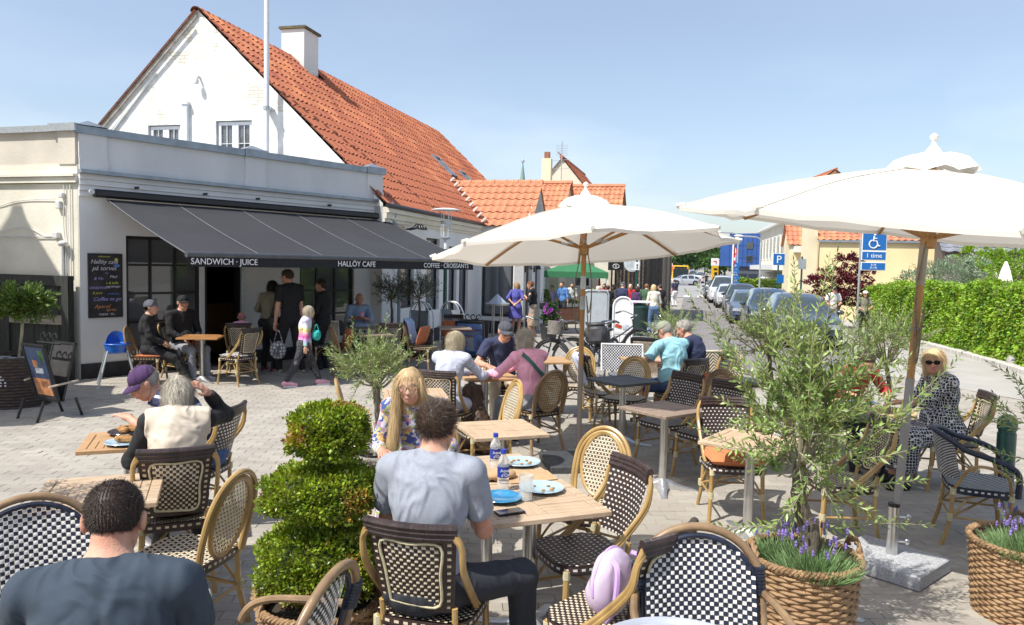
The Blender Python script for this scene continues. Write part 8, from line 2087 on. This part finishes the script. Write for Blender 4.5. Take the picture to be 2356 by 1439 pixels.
aboard('coffee advertising board with an orange and blue print beside the dark table',-.80,15.45,-14,.60,.78,.08,m_black,[('print',pr_b,0,0,.86,.86),('print',pr_o,0,.26,.86,.07),('print',pr_w,0,.17,.86,.06),('print',pr_r,.3,-.15,.2,.36),('cup_print',pr_w,-.02,-.12,.24,.36),('cup_lid_print',pr_o,-.02,.08,.26,.05),('print',pr_n,0,-.38,.86,.08)])
aboard('black framed board with tomato and basil print behind the lounge chair',2.35,13.0,-18,.55,.76,.06,m_black,[('print',cm('cream',(.60,.50,.40)),0,0,.84,.84),('tomato_print',pr_r,-.12,.0,.38,.26),('tomato_print',cm('vermilion',(.60,.14,.03)),.12,-.14,.4,.34),('basil_print',pr_g,-.1,.24,.44,.16),('print',pr_n,0,.37,.84,.08)])
# blank metal poster frames
def frame_sign(label,px,Y,w,h_,arch,rz=0):
 q=at_y(px,700,Y); t=thing('poster_frame',label,'sign frame',(q.x,q.y,gz(q.x,Y)),R_(rz),'metal poster frames')
 z1=h_; r=w/2
 if arch:top=[(-math.cos(a)*r,0,z1-r+math.sin(a)*r) for a in np.linspace(0,PI,12)]
 else :top=[(-r,0,z1-.08),(-r+.03,0,z1-.02),(-r+.08,0,z1),(r-.08,0,z1),(r-.03,0,z1-.02),(r,0,z1-.08)]
 part('frame',m_galv if not arch else m_wframe,t,lambda b:b.tube([(-r,0,.0)]+top+[(r,0,0)],.022,8))
 zl=.42
 part('cross_bar',m_galv,t,lambda b:b.tube([(-r,0,zl),(r,0,zl)],.016,6))
 part('sheet',mat('sheet_grey',(.50,.55,.58),rough=.35,metal=.3,var=.06) if not arch else m_plate,t,lambda b:b.add([(-r+.03,.005,zl+.03),(r-.03,.005,zl+.03)]+[(x*.9,.005,z-.03) for x,_,z in reversed(top)],[tuple(range(len(top)+2))]),0)
 part('lower_sheet',m_plate if arch else _M['sheet_grey'],t,lambda b:b.box((0,.005,zl/2+.05),(w-.07,.01,zl-.12)),0)
 part('foot',m_galv,t,lambda b:(b.tube([(-r,-.25,.02),(-r,.25,.02)],.02,6),b.tube([(r,-.25,.02),(r,.25,.02)],.02,6),b.tube([(-r,0,.02),(r,0,.02)],.018,6)))
 return t
frame_sign('blank grey rectangular metal poster frame right of the parasol pole',1371,17.2,.56,1.46,False,-4)
t=frame_sign('white round-topped poster frame with faded red print behind the bicycles',1434,18.2,.46,1.30,True,-6)
part('red_print',pr_r,t,lambda b:b.box((-.10,-.004,.60),(.16,.006,.08),rot=Matrix.Rotation(.3,3,'Y')),0); part('grey_print',pr_w,t,lambda b:b.box((.08,-.004,.58),(.14,.006,.12)),0)
for px,Y,lb in ((1035,17.6,'empty round-topped steel sign frame by the lamp post'),(965,17.0,'empty round-topped steel sign frame between the dark olives')):
 q=at_y(px,720,Y); t=thing('poster_frame',lb,'sign frame',(q.x,q.y,gz(q.x,Y)),R_(-30),'metal poster frames')
 for dy in (0,.16):part('frame',m_alu,t,lambda b:b.tube([(-.27,dy,0)]+[(-.27*math.cos(a),dy*(1-.3*math.sin(a)),.82+.30*math.sin(a)) for a in np.linspace(0,PI,12)]+[(.27,dy,0)],.016,7))
 part('sheet',mat('clear_sheet',(.30,.34,.38),rough=.2,metal=.2),t,lambda b:b.box((0,.0,.62),(.48,.008,.62)),0)
 # lamp post
q=at_y(1027,483,18.6); t=thing('street_lamp','green lamp post with a flat white disc shade at the awning end','street lamp',(q.x,q.y,gz(q.x,q.y)))
hz=q.z-gz(0,q.y)
part('pole',m_green,t,lambda b:b.tube([(0,0,0),(0,0,.9),(0,0,.92),(0,0,hz-.95)],[.075,.07,.05,.045],12)); part('upper_pole',m_wframe,t,lambda b:b.tube([(0,0,hz-.95),(0,0,hz-.70)],.042,12))
part('lamp_body',m_galv,t,lambda b:(b.lathe([(.05,0),(.12,.03),(.12,.06),(.06,.07)],16,c=(0,0,hz-.72)),b.lathe([(.0,0),(.13,0),(.13,.13),(0,.13)],16,c=(0,0,hz-.40))))['kind']='stuff'
part('lamp_cage',m_wframe,t,lambda b:[b.tube([(.12*math.cos(a),.12*math.sin(a),hz-.66),(.12*math.cos(a),.12*math.sin(a),hz-.02)],.007,5) for a in np.linspace(0,2*PI,7)[:-1]])['kind']='stuff'
part('lamp_shade',m_wframe,t,lambda b:b.lathe([(0,.035),(.2,.03),(.36,.0),(.365,-.012),(.2,.0),(0,.0)],30,c=(0,0,hz)))
# blue high chair
t=thing('high_chair','bright blue plastic child high chair on four steel legs against the cafe wall','high chair',(-6.02,11.55,0),R_(-150))
m_bp=mat('blue_plastic',(.015,.12,.50),rough=.35,var=.08,coat=.3)
part('seat',m_bp,t,lambda b:b.lathe([(.001,.50),(.11,.505),(.15,.53),(.17,.60),(.18,.655),(.165,.655),(.15,.60)],22))
part('backrest',m_bp,t,lambda b:b.add([(r_*math.cos(a),r_*math.sin(a)-.0,.62+(.22*math.cos((a+PI/2)*.9)**1 if j else 0)) for a in np.linspace(-PI*.93,-PI*.07,14) for j,r_ in ((0,.168),(1,.15))],[(2*i,2*i+1,2*i+3,2*i+2) for i in range(13)]))
part('tray_rim',m_bp,t,lambda b:b.tube([(.175*math.cos(a),.175*math.sin(a),.655) for a in np.linspace(0,2*PI,25)[:-1]],.014,6,closed=True))
for sx in (-1,1):
 for sy in (-1,1):part('leg',m_galv,t,lambda b:b.tube([(sx*.13,sy*.13,.56),(sx*.27,sy*.27,0)],.0135,8))
 # bicycles
m_bk=mat('bicycle_black',(.02,.02,.022),rough=.3,coat=.4); m_chrome=mat('chrome',(.6,.6,.6),rough=.15,metal=1)
def bike(label,x,y,rz,col=None,lean=6,bask=False,bag=None):
 col=col or m_bk; t=thing('bicycle',label,'bicycle',(x,y,gz(x,y)),R_(rz),'parked bicycles'); t.rotation_euler=(R_(lean),0,R_(rz)); R2=.34
 for cx in (-.54,.54):
  w_=part('wheel',m_tyre,t,lambda b:b.tube([(cx+R2*math.cos(a),0,R2+R2*math.sin(a)) for a in np.linspace(0,2*PI,33)[:-1]],.019,6,closed=True))
  part('rim',m_chrome,w_,lambda b:b.tube([(cx+.315*math.cos(a),0,R2+.315*math.sin(a)) for a in np.linspace(0,2*PI,33)[:-1]],.008,5,closed=True))
  part('spokes',m_chrome,w_,lambda b:[b.tube([(cx,.02*(-1)**k,R2),(cx+.31*math.cos(a),0,R2+.31*math.sin(a))],.0022,3) for k,a in enumerate(np.linspace(0,2*PI,19)[:-1])],0)['kind']='stuff'
  part('mudguard',col,t,lambda b:b.tube([(cx+.375*math.cos(a),0,R2+.375*math.sin(a)) for a in np.linspace(.35,2.9,14)],.020,5))
 part('frame',col,t,lambda b:[b.tube(p,.016,7) for p in ([(.54,0,R2),(.40,0,.80),(.37,0,.93)],catmull([(.42,0,.74),(.15,0,.45),(-.08,0,.29)],4),catmull([(.41,0,.80),(.1,0,.60),(-.14,0,.50)],4),[(-.08,0,.29),(-.20,0,.80)],[(-.08,0,.29),(-.54,0,R2)],[(-.18,0,.68),(-.54,0,R2)])])['kind']='stuff'
 part('handlebar',m_chrome,t,lambda b:b.tube(catmull([(.16,-.28,1.02),(.30,-.24,1.06),(.38,0,1.02),(.30,.24,1.06),(.16,.28,1.02)],5),.011,7))
 for s in (-1,1):part('grip',m_bk,t,lambda b:b.tube([(.24,s*.265,1.045),(.13,s*.285,1.01)],.017,7))
 part('saddle',m_bk,t,lambda b:(b.ell((-.25,0,.88),(.13,.085,.035)),b.ell((-.12,0,.88),(.12,.03,.025)),b.tube([(-.2,0,.78),(-.22,0,.87)],.013,6)))['kind']='stuff'
 part('luggage_rack',col,t,lambda b:[b.tube([(-.34,s,.74),(-.80,s,.74),(-.56,s,R2)],.006,5) for s in (-.05,.05)])['kind']='stuff'
 part('crank',m_chrome,t,lambda b:(b.tube([(-.08,-.06,.29),(-.08,.06,.29)],.06,12),b.tube([(-.08,.06,.29),(.04,.10,.17)],.01,5)))['kind']='stuff'
 if bask:part('front_basket',m_wickg,t,lambda b:[b.tube([(.50+.13*math.cos(a),.16*math.sin(a),z) for a in np.linspace(0,2*PI,17)[:-1]],.008,4,closed=True) for z in np.linspace(.80,1.02,12)])['kind']='stuff'
 if bag:part('bag',bag,t,lambda b:(b.bbox((.56,0,.86),(.24,.36,.34),.07),b.bbox((.56,0,1.03),(.20,.30,.06),.03)))['kind']='stuff'
 return t
bike('black bicycle with black handlebar bag, facing us behind the white frame',1.72,13.2,-112,bag=mat('black_nylon',(.05,.05,.055),rough=.6,var=.3,scale=8))
bike('black bicycle with grey wicker basket right behind the parasol pole',1.15,12.9,150,bask=True)
bike('black bicycle with saddle showing left of the parasol pole',.55,13.6,168)
bike('bicycle leaning behind the white round-topped frame',2.1,15.5,25)
for k,(px,Y,rz) in enumerate(((1520,33,60),(1530,36,75),(1238,28,100),(1246,29.5,110))):
 q=at_y(px,680,Y); bike(('bicycle in the row at the right end of the crowd','second bicycle beyond it at the right end of the crowd','bicycle parked behind the tan-skirted woman by the shop','farther bicycle by the shop corner')[k],q.x,q.y,rz)
m_bbag=mat('teal_blue_bag',(.01,.10,.36),rough=.35,c2=(.0,.30,.32),scale=4)
t=thing('shopping_bag','shiny blue and teal bag on the paving between the guests and the bicycles','bag',(.42,12.55,0))
V,Q=surface([('e',(0,0,.22),(.20,.16,.22)),('e',(.08,0,.36),(.12,.10,.14))],.02,.06); obj_from('body',(folds(V,Q,.014,9,2),Q),m_bbag,t)
for s in (-.05,.08):part('handle',m_bbag,t,lambda b:b.tube(catmull([(-.10,s,.40),(-.06,s,.56),(.06,s,.58),(.12,s,.42)],5),.01,6))
# cargo bicycle
q=at_y(1308,715,24.5); t=thing('cargo_bicycle','cargo bicycle with a dark brown wooden box at the market','cargo bicycle',(q.x,q.y,gz(0,24.5)),R_(6))
part('box',mat('dark_box_wood',(.10,.04,.022),rough=.5,var=.25,stretch=(1,1,8)),t,lambda b:(b.prism([(-.38,-.3),(.38,-.3),(.40,.3),(-.40,.3)],.38,.40),b.add([(-.40,-.32,.38),(.40,-.32,.38),(.50,-.34,.86),(-.50,-.34,.80),(-.40,.32,.38),(.40,.32,.38),(.50,.34,.86),(-.50,.34,.80)],[(0,1,2,3),(5,4,7,6),(1,5,6,2),(4,0,3,7)])),0)['kind']='stuff'
for sx in (-.42,.42):
 w_=part('wheel',m_tyre,t,lambda b:b.tube([(sx+.25*math.cos(a),-.36,.26+.25*math.sin(a)) for a in np.linspace(0,2*PI,25)[:-1]],.02,6,closed=True)); part('spokes',m_chrome,w_,lambda b:[b.tube([(sx,-.36,.26),(sx+.24*math.cos(a),-.36,.26+.24*math.sin(a))],.004,3) for a in np.linspace(0,2*PI,13)[:-1]],0)['kind']='stuff'
part('frame',m_bk,t,lambda b:(b.tube([(-.45,-.3,.36),(.45,-.3,.36)],.02,6),b.tube([(.0,.3,.5),(.3,1.1,.5),(.35,1.2,1.0)],.02,6)))['kind']='stuff'
part('handlebar',m_bk,t,lambda b:b.tube([(-.3,.35,1.02),(.0,.3,1.0),(.3,.35,1.02)],.014,6))
# market tent, stall, bin
q=at_y(1327,620,31.5); gt=thing('market_tent','green pop-up market tent with valance behind the smaller parasol','tent',(q.x,q.y,gz(0,31.5)),R_(-6))
m_gc=leafmat('green_canvas',(.05,.22,.10),(.045,.19,.09),island=0,rough=.7,trans=.25); W2,ze=1.28,2.13
part('canopy',m_gc,gt,lambda b:b.add([(-W2,-W2,ze),(W2,-W2,ze),(W2,W2,ze),(-W2,W2,ze),(-.06,0,ze+.5),(.06,0,ze+.5)],[(0,1,5,4),(1,2,5),(2,3,4,5),(3,0,4)]),0)
part('valance',m_gc,gt,lambda b:b.add([(x*W2*1.003,y*W2*1.003,z) for x,y in ((-1,-1),(1,-1),(1,1),(-1,1)) for z in (ze,ze-.24)],[(0,1,3,2),(2,3,5,4),(4,5,7,6),(6,7,1,0)]),0)
for sx in (-1,1):
 for sy in (-1,1):part('leg',m_wframe,gt,lambda b:b.tube([(sx*W2*.97,sy*W2*.97,0),(sx*W2*.97,sy*W2*.97,ze)],.02,6))
t=thing('stall_table','white cloth-covered stall table with produce under the green tent','stall',(q.x+.1,q.y+.2,gz(0,31.5)))
part('tablecloth',m_plate,t,lambda b:b.box((0,0,.4),(1.9,.7,.8)),0)
part('produce',mat('produce',(.35,.12,.05),c2=(.12,.25,.05),scale=9),t,lambda b:[b.ell((rr.uniform(-.85,.85),rr.uniform(-.3,.25),.84+rr.uniform(0,.08)),.06,6,5) for _ in range(40)])['kind']='stuff'
q=at_y(1366,700,29.5)
for k,(dx,lb) in enumerate(((.0,'leafy green plants for sale right of the tent'),(-2.2,'tall pale green plants for sale left of the tent'))):
 t=thing('market_plants',lb,'plants',(q.x+dx,q.y,gz(0,29.5)),0,'plants for sale'); part('crate',m_wick,t,lambda b:b.box((0,0,.2),(.8,.5,.4)),0)
 blob_leaves('foliage',[(0,0,.9,.5,.4,.45),(.2,0,1.2,.3,.3,.3)],900,.11,m_bay,t)
q=at_y(1358,640,31); t=thing('table_flag','little red and white flag stuck in the plants by the tent','flag',(q.x+.3,q.y-.3,gz(0,31))); part('stick',m_wframe,t,lambda b:b.tube([(0,0,0),(0,0,2.0)],.012,5)); part('cloth',_M['flag_red'],t,lambda b:b.prism([(0,1.55),(.10,1.6),(.06,1.95),(0,2.0)],-.01,.01,M=Matrix.Rotation(PI/2,4,'X')),0)
q=at_y(1470,720,21.5); t=thing('waste_bin','dark green litter bin on the green pole at the market edge','litter bin',(q.x,q.y,gz(0,21.5)))
part('bin_body',mat('bin_green',(.012,.035,.03),rough=.5),t,lambda b:b.lathe([(.001,.12),(.24,.12),(.27,.95),(.24,.95),(.001,.9)],18)); part('lid',m_green,t,lambda b:b.lathe([(.28,.95),(.29,1.0),(.2,1.06),(.0,1.08)],18)); part('counter_top',m_wframe,t,lambda b:b.box((-.1,-.1,1.13),(.85,.4,.04)),0)
# display stand with glass pyramid
q=at(1143,775); t=thing('display_stand','tall steel stand with a pale pyramid cover beside the woman in violet-blue','display stand',tuple(q))
part('tray',m_galv,t,lambda b:b.lathe([(0,.92),(.33,.92),(.36,.97),(.33,.99),(0,.97)],20)); part('pyramid_cover',mat('pale_cover',(.42,.48,.58),rough=.25),t,lambda b:b.lathe([(.27,.99),(.02,1.24),(0,1.25)],4))
for dx in (-.12,.12):part('leg',m_steel,t,lambda b:(b.tube([(dx-.025,0,0),(dx-.025,0,.92)],.016,7),b.tube([(dx+.025,0,0),(dx+.025,0,.92)],.016,7)))['kind']='stuff'
# bollard, stone ball, folded parasol by the hedge
t=thing('bollard','dark green steel bollard with rounded cap behind the navy armchair','bollard',tuple(at(2307,1150)))
part('post',m_green,t,lambda b:b.lathe([(.076,0),(.076,.60),(.07,.605),(.07,.63),(.076,.635)],20)); part('cap',m_green,t,lambda b:b.lathe([(.080,.635),(.080,.70),(.06,.745),(.03,.765),(0,.77)],20))
q=at(2350,850); t=thing('stone_block','rough grey stone at the foot of the ivy hedge, right edge','stone',tuple(q)); V,Q=surface([('e',(0,0,.15),(.3,.22,.2))],.03,.05); obj_from('body',(folds(V,Q,.02,4,1),Q),mat('grey_stone',(.32,.31,.30),rough=.9,bump=.6),t)
q=at_y(2312,650,22); t=thing('folded_parasol','small white folded parasol standing behind the ivy hedge','parasol',(q.x,q.y,gz(q.x,22)))
part('cover',m_canvas,t,lambda b:b.lathe([(.26,1.45),(.20,1.9),(.12,2.25),(.03,2.5),(0,2.52)],12,wob=lambda a,z:1+.12*math.cos(6*a))); part('pole',m_wframe,t,lambda b:b.tube([(0,0,0),(0,0,1.5)],.02,6))
# --- on the tables
T3=(.12,4.02); T4=(-.125,4.61); ZT=.742
m_pl=mat('blue_glazed_plate',(.05,.28,.48),rough=.15,c2=(.015,.12,.28),scale=16,coat=.6); m_pl2=mat('pale_blue_plate',(.40,.55,.64),rough=.2,c2=(.33,.48,.58),coat=.4); m_plw=mat('white_plate',(.66,.70,.72),rough=.2,coat=.4,var=.03); m_pld=mat('dark_plate',(.05,.05,.06),rough=.2)
m_food=mat('toasted_bread',(.46,.26,.09),rough=.8,c2=(.26,.12,.04),scale=30,bump=.6)
def plate(label,px,py,m_,r=.125,food=0):
 q=at(px,py,ZT); t=thing('plate',label,'plate',(q.x,q.y,ZT),0,'plates on the cafe tables')
 part('dish',m_,t,lambda b:b.lathe([(.001,.003),(r*.62,.003),(r*.72,.010),(r*.97,.017),(r,.019),(r*.98,.022),(r*.70,.015),(r*.60,.008),(.001,.008)],36))
 for k in range(food):
  a=k*2.4; part('bread_piece' if food<4 else 'crumb',m_food,t,(lambda b:b.bbox((.03*math.cos(a),.03*math.sin(a),.035),(.10,.055,.035),.01,rot=RZ(k*50))) if food<4 else (lambda b:b.ell((.06*math.cos(a),.05*math.sin(a),.014),(.012,.009,.006),6,5)))
plate('white plate by the blonde woman on the laid table',1068,1072,m_plw)
plate('pale blue plate with crumbs at the far edge of the laid table',1198,1068,m_pl2,food=7)
plate('strong blue glazed plate next to the glass tumbler',1152,1150,m_pl,.115)
plate('pale blue plate with crumbs at the right edge of the laid table',1247,1128,m_pl2,food=6)
plate('dark-rimmed plate with a sandwich under the purple-capped man’s hand'.replace('’',"'"),292,998,m_pld,food=3)
plate('pale blue plate with a sandwich before the grey-haired woman',287,1022,m_pl2,food=2)
plate('blue plate on the table behind the large olive',1985,930,m_pl,food=1)
m_pet=glass_mat('clear_plastic',(.92,.95,.97),.25); m_pet.node_tree.nodes['Principled BSDF'].inputs['IOR'].default_value=1.2
m_cap=mat('bottle_cap_blue',(.02,.05,.40),rough=.35)
for (px,py,lb) in ((1139,1082,'clear water bottle with blue cap and label, farther of the two'),(1157,1127,'clear water bottle with blue cap and label, nearer the tumbler')):
 q=at(px,py,ZT); t=thing('water_bottle',lb,'bottle',(q.x,q.y,ZT),R_(20),'water bottles')
 part('bottle_body',m_pet,t,lambda b:b.lathe([(.001,.0),(.030,.001),(.033,.01),(.033,.05),(.031,.055),(.033,.06),(.033,.145),(.030,.165),(.015,.195),(.0125,.205),(.0125,.215),(.001,.215)],24)); part('cap',m_cap,t,lambda b:b.lathe([(.0155,.205),(.0155,.228),(.001,.23)],16))
 lb_=part('label_band',mat('label_blue',(.012,.03,.26),rough=.4),t,lambda b:b.lathe([(.0336,.075),(.0336,.135)],28))
 text('lettering','Aqua\n d\'Or',.026,m_letter,lb_,(-.0035,-.0352,.108),(PI/2,0,0),extrude=.0004)
q=at(1210,1150,ZT); t=thing('tumbler','tall cut glass tumbler on the laid table','glass',(q.x,q.y,ZT))
part('glass',glass_mat('tumbler_glass',(.93,.96,.95),.3),t,lambda b:b.lathe([(.001,.004),(.031,.004),(.037,.135),(.0395,.135),(.034,.0),(.001,.0)],20,wob=lambda a,z:1+.018*math.cos(10*a)))
q=at(1172,1180,ZT); t=thing('mobile_phone','black mobile phone lying on the near edge of the laid table','phone',(q.x,q.y,ZT),R_(-62)); part('body',m_black,t,lambda b:b.bbox((0,0,.005),(.073,.15,.009),.003),0); part('screen',m_lens,t,lambda b:b.box((0,0,.0098),(.066,.140,.0008)),0)
q=at(1178,1100,ZT); t=thing('paper_bag','crumpled brown paper bag and wrapping in the middle of the laid table','paper bag',(q.x,q.y,ZT),R_(18))
m_kraft=mat('kraft_paper',(.50,.32,.17),rough=.8,var=.1,scale=20,bump=.4)
V,Q=surface([('e',(-.10,.0,.028),(.12,.07,.028))],.008,.03,[((0,0,.002),(0,0,-1))]); obj_from('bag',(folds(V,Q,.006,22,3),Q),m_kraft,t); part('sheet',m_kraft,t,lambda b:b.add([(-.05,-.12,.003),(.25,-.10,.004),(.26,.10,.003),(.0,.13,.012)],[(0,1,2,3)]),0)
q=at(1128,868,ZT); t=thing('drink_glass','small glass with red drink on the trio table','glass',(q.x,q.y,ZT)); part('glass',m_pet,t,lambda b:b.lathe([(.001,.0),(.03,0),(.034,.09)],16)); part('drink',pr_r,t,lambda b:b.lathe([(.001,.004),(.027,.004),(.029,.05),(.001,.05)],14))
q=at(1790,1002,ZT); t=thing('drink_glass','empty glass on the pale table left of the large olive','glass',(q.x,q.y,ZT)); part('glass',m_pet,t,lambda b:b.lathe([(.001,.004),(.032,.004),(.038,.10),(.040,.10),(.035,.0),(.001,0)],18))
t=thing('paper_cup','pink paper cup held by the seated man in light blue','cup',(-2.93,14.82,.90)); part('cup',C_['pink'],t,lambda b:b.lathe([(.001,0),(.03,0),(.04,.10),(.001,.10)],14))
# cushions, blankets, bags
def cushion(label,x,y,z,rz,w,d,h_,m_,tilt=0,cat='cushion'):
 t=thing('cushion',label,cat,(x,y,z+gz(x,y)),R_(rz)); t.rotation_euler=(R_(tilt),0,R_(rz))
 n=14; vs=[]
 for s in (1,-1):
  for i in range(n+1):
   for j in range(n+1):
    u,v=i/n*2-1,j/n*2-1; e=(1-u**4)*(1-v**4); vs.append((u*w/2*(1-.05*v*v),v*d/2*(1-.05*u*u),s*h_/2*e**.5))
 k=(n+1)**2; fs=[(o+i*(n+1)+j,o+(i+1)*(n+1)+j,o+(i+1)*(n+1)+j+1,o+i*(n+1)+j+1) for o in (0,k) for i in range(n) for j in range(n)]
 part('pad',m_,t,lambda b:b.add(vs,fs)); part('piping',m_,t,lambda b:b.tube([(w/2*a*(1-.05*c*c),d/2*c*(1-.05*a*a),0) for a,c in ((-1,-1),(0,-1),(1,-1),(1,0),(1,1),(0,1),(-1,1),(-1,0))],.005,5,closed=True)); return t
def rib(n,l,t):
 w_=n.new('ShaderNodeTexWave'); w_.inputs['Scale'].default_value=26; w_.inputs['Distortion'].default_value=.3; l.new(t.outputs['Object'],w_.inputs['Vector']); return ramp(n,l,w_.outputs['Fac'],[(0,(.40,.13,.05)),(1,(.62,.24,.10))],False)
m_orib=pattern_mat('orange_corduroy',rib); m_org=cloth('burnt_orange',(.38,.12,.05)); m_flor2=pattern_mat('grey_floral',cells((.12,.12,.14),(.6,.58,.56),18,.14))
cushion('orange ribbed cushion on the dotted chair under the pale table',1.80,6.03,.50,178,.44,.42,.12,m_orib)
cushion('grey floral cushion on the chair in front of the awning',-4.32,11.95,.475,62,.40,.40,.05,m_flor2)
cushion('orange cushion on the chair under the beanie woman',-5.60,11.75,.47,-82,.40,.40,.04,m_org); cushion('orange cushion standing on the rattan chair under the awning',-2.80,12.92,.66,-60,.40,.36,.09,m_org,78)
cushion('orange cushion on the leaning chair with the blue blanket',-1.62,13.9,.66,-110,.40,.36,.09,m_org,72); cushion('orange cushion on the chair by the coffee board',-1.22,15.42,.66,180,.40,.34,.09,m_org,78); cushion('orange back cushion near the cream basket planter',2.45,8.75,.62,150,.42,.34,.09,m_org,76); cushion('dark seat pad under the pink-shirted woman',.27,8.12,.475,35,.42,.42,.05,C_['gcap'])
def throw(label,x,y,rz,w,zt,zb,m_,dy=.0):
 t=thing('blanket',label,'blanket',(x,y,0),R_(rz)); n,k=10,16; vs=[]
 for i in range(n+1):
  for j in range(k+1):
   f=j/k; u=(i/n-.5)*w; a=(f-.5)*2; zz_=zt-abs(a)**1.3*(zt-zb); yy_=back_y(zz_)+dy+(.045 if a>0 else -.045)*min(1,abs(a)*4); vs.append((u+.02*math.sin(j*.7),yy_+.012*math.sin(u*60+j),zz_+.01))
 part('cloth',m_,t,lambda b:b.add(vs,[(i*(k+1)+j,(i+1)*(k+1)+j,(i+1)*(k+1)+j+1,i*(k+1)+j+1) for i in range(n) for j in range(k)]),2); return t
throw('pale blue towel hanging over the chair behind the grey table',1.16,9.35,-70,.26,.93,.55,C_['pale']); throw('pale blue blanket draped over the leaning rattan chair',-1.60,13.9,-110,.30,.95,.50,C_['lblue'])
t=thing('backpack','lilac and pastel children backpack leaning on the brown woven chair','backpack',(.43,3.32,.455),R_(47))
m_pk=mat('pastel_print',(.62,.60,.66),rough=.35,c2=(.62,.42,.66),scale=7,coat=.3); m_lil=mat('lilac_strap',(.52,.34,.66),rough=.6)
V,Q=surface([('e',(0,-.05,.15),(.13,.07,.155)),('e',(0,-.01,.10),(.11,.06,.09))],.008,.03,[((0,0,.0),(0,0,-1))]); obj_from('body',(folds(V,Q,.004,14,3),Q),m_pk,t)
for sx in (-1,1):part('strap',m_lil,t,lambda b:b.tube(catmull([(sx*.07,-.10,.28),(sx*.10,-.15,.25),(sx*.12,-.15,.10),(sx*.10,-.10,.02)],6),.013,6))
part('zip_edge',m_lil,t,lambda b:b.tube([(.128*math.cos(a),-.045,.15+.152*math.sin(a)) for a in np.linspace(-.2,PI+.2,20)],.009,6))
for (x,y,z,m_,sc,lb) in ((-4.0,12.98,.42,m_flor2,.8,'patterned tote bag held by the tall man in black'),(-3.06,11.88,.80,C_['teal'],.42,'teal bag carried by the girl in the rainbow sweater'),(-4.15,13.25,.86,m_trim,.7,'black handbag at the hip of the olive-tee woman')):
 t=thing('handbag',lb,'bag',(x,y,z)); V,Q=surface([('e',(0,0,.02),(.17*sc,.07,.20*sc))],.016,.03); obj_from('body',(folds(V,Q,.008,9,1),Q),m_,t); part('strap',m_,t,lambda b:b.tube(catmull([(-.1*sc,0,.18*sc),(0,0,.45*sc),(.1*sc,0,.18*sc)],6),.008,5))
q=at_y(1238,690,22.2)
t=thing('handbag','black shoulder bag of the woman in the tan skirt','bag',(q.x+.16,q.y-.12,.82)); part('body',m_trim,t,lambda b:b.bbox((0,0,0),(.24,.12,.24),.04)); part('strap',m_trim,t,lambda b:b.tube([(-.08,0,.1),(-.02,0,.48),(.08,0,.1)],.009,5))
# boules-like drain studs in the paving
for k,(px,py) in enumerate(((1975,1430),(2118,1127))):t=thing('paving_stud',('small pale round stud in the paving at the lower right','small pale round stud beside the parasol pole shadow')[k],'stud',tuple(at(px,py)+ZZ*.012)); part('disc',m_galv,t,lambda b:b.lathe([(0,.004),(.03,.004),(.035,0)],16)); part('centre',m_plate,t,lambda b:b.lathe([(0,.0055),(.012,.0055),(.013,.004)],10))
# the far side of the square, behind the camera: it shows in the shop windows
for k,(x,y,w_,m_,lb) in enumerate(((-16,-15,9,m_yellow2,'yellow house behind the photographer'),(-5,-17,8,m_white,'white house behind the photographer'),(6,-16,10,m_sand,'sand-coloured house behind the photographer'))):
 h=simple('square_house',lb,'house'); M_=gabled(h,V2(x+w_,y),Vector((-1,0,0)),Vector((0,1,0)),w_,7,4.2,3,m_,m_tile,.6,.6)
 for q_ in range(3):win(h,M_,1+q_*2.6,2.2+q_*2.6,1,2.6)
for k,(x,y) in enumerate(((-10,-9),(1,-10),(12,-8),(18,3))):far_tree(x,y,5.5,2.6,m_tree1,('street tree behind the photographer, left','street tree right behind the photographer','street tree behind the photographer, right','street tree beyond the right picture edge')[k],group='trees round the square',dense=900,seed=k+40)
# unseen gable shape added off-frame, outlined to throw the left wall's shadow
shadow_shape=thing('shadow_gable','unseen pale gable shape added beyond the left picture edge to shade the cafe side wall','house')
Lx=[(s,z) for s,z in ((4.2,0),(4.2,.9),(1.62,2.42),(1.45,2.62),(1.36,2.80),(1.18,2.80),(1.08,2.55),(.34,1.6),(-.1,.6),(-.1,0))]
up_=Vector((-_dir.x,-_dir.y,-_dir.z)); kk=5.2/up_.z; W0=Vector((CX,CY,0))
def thrown(s,z,k):return W0+LD*s+ZZ*z+up_*k
poly=[thrown(s,z,kk) for s,z in Lx]; base_z=[Vector((p.x,p.y,0)) for p in poly]
b=MB(); n=len(poly); off=Vector((-_dir.x,-_dir.y,0)).normalized()*1.2+Vector((-.6,.2,0)); wl_=[poly[1],poly[2],poly[3],poly[4],poly[5],poly[6],poly[7],poly[8]]
lo_=[Vector((wl_[0].x,wl_[0].y,0)),Vector((wl_[-1].x,wl_[-1].y,0))]; ring=[lo_[0]]+wl_+[lo_[1]]; ring2=[p+LN*1.0 for p in ring]; m2_=len(ring)
b.add(ring+ring2,[tuple(range(m2_)),tuple(range(2*m2_-1,m2_-1,-1))]+[(i,(i+1)%m2_,m2_+(i+1)%m2_,m2_+i) for i in range(m2_)]); b.build('gable',m_sand,shadow_shape)
part('door',m_wood_dark,shadow_shape,lambda b:b.box(lo_[0].lerp(lo_[1],.5)+LN*1.02+ZZ*1.0,(.9,.06,2.0),rot=Matrix.Rotation(math.atan2(LD.y,LD.x),3,'Z')),0)
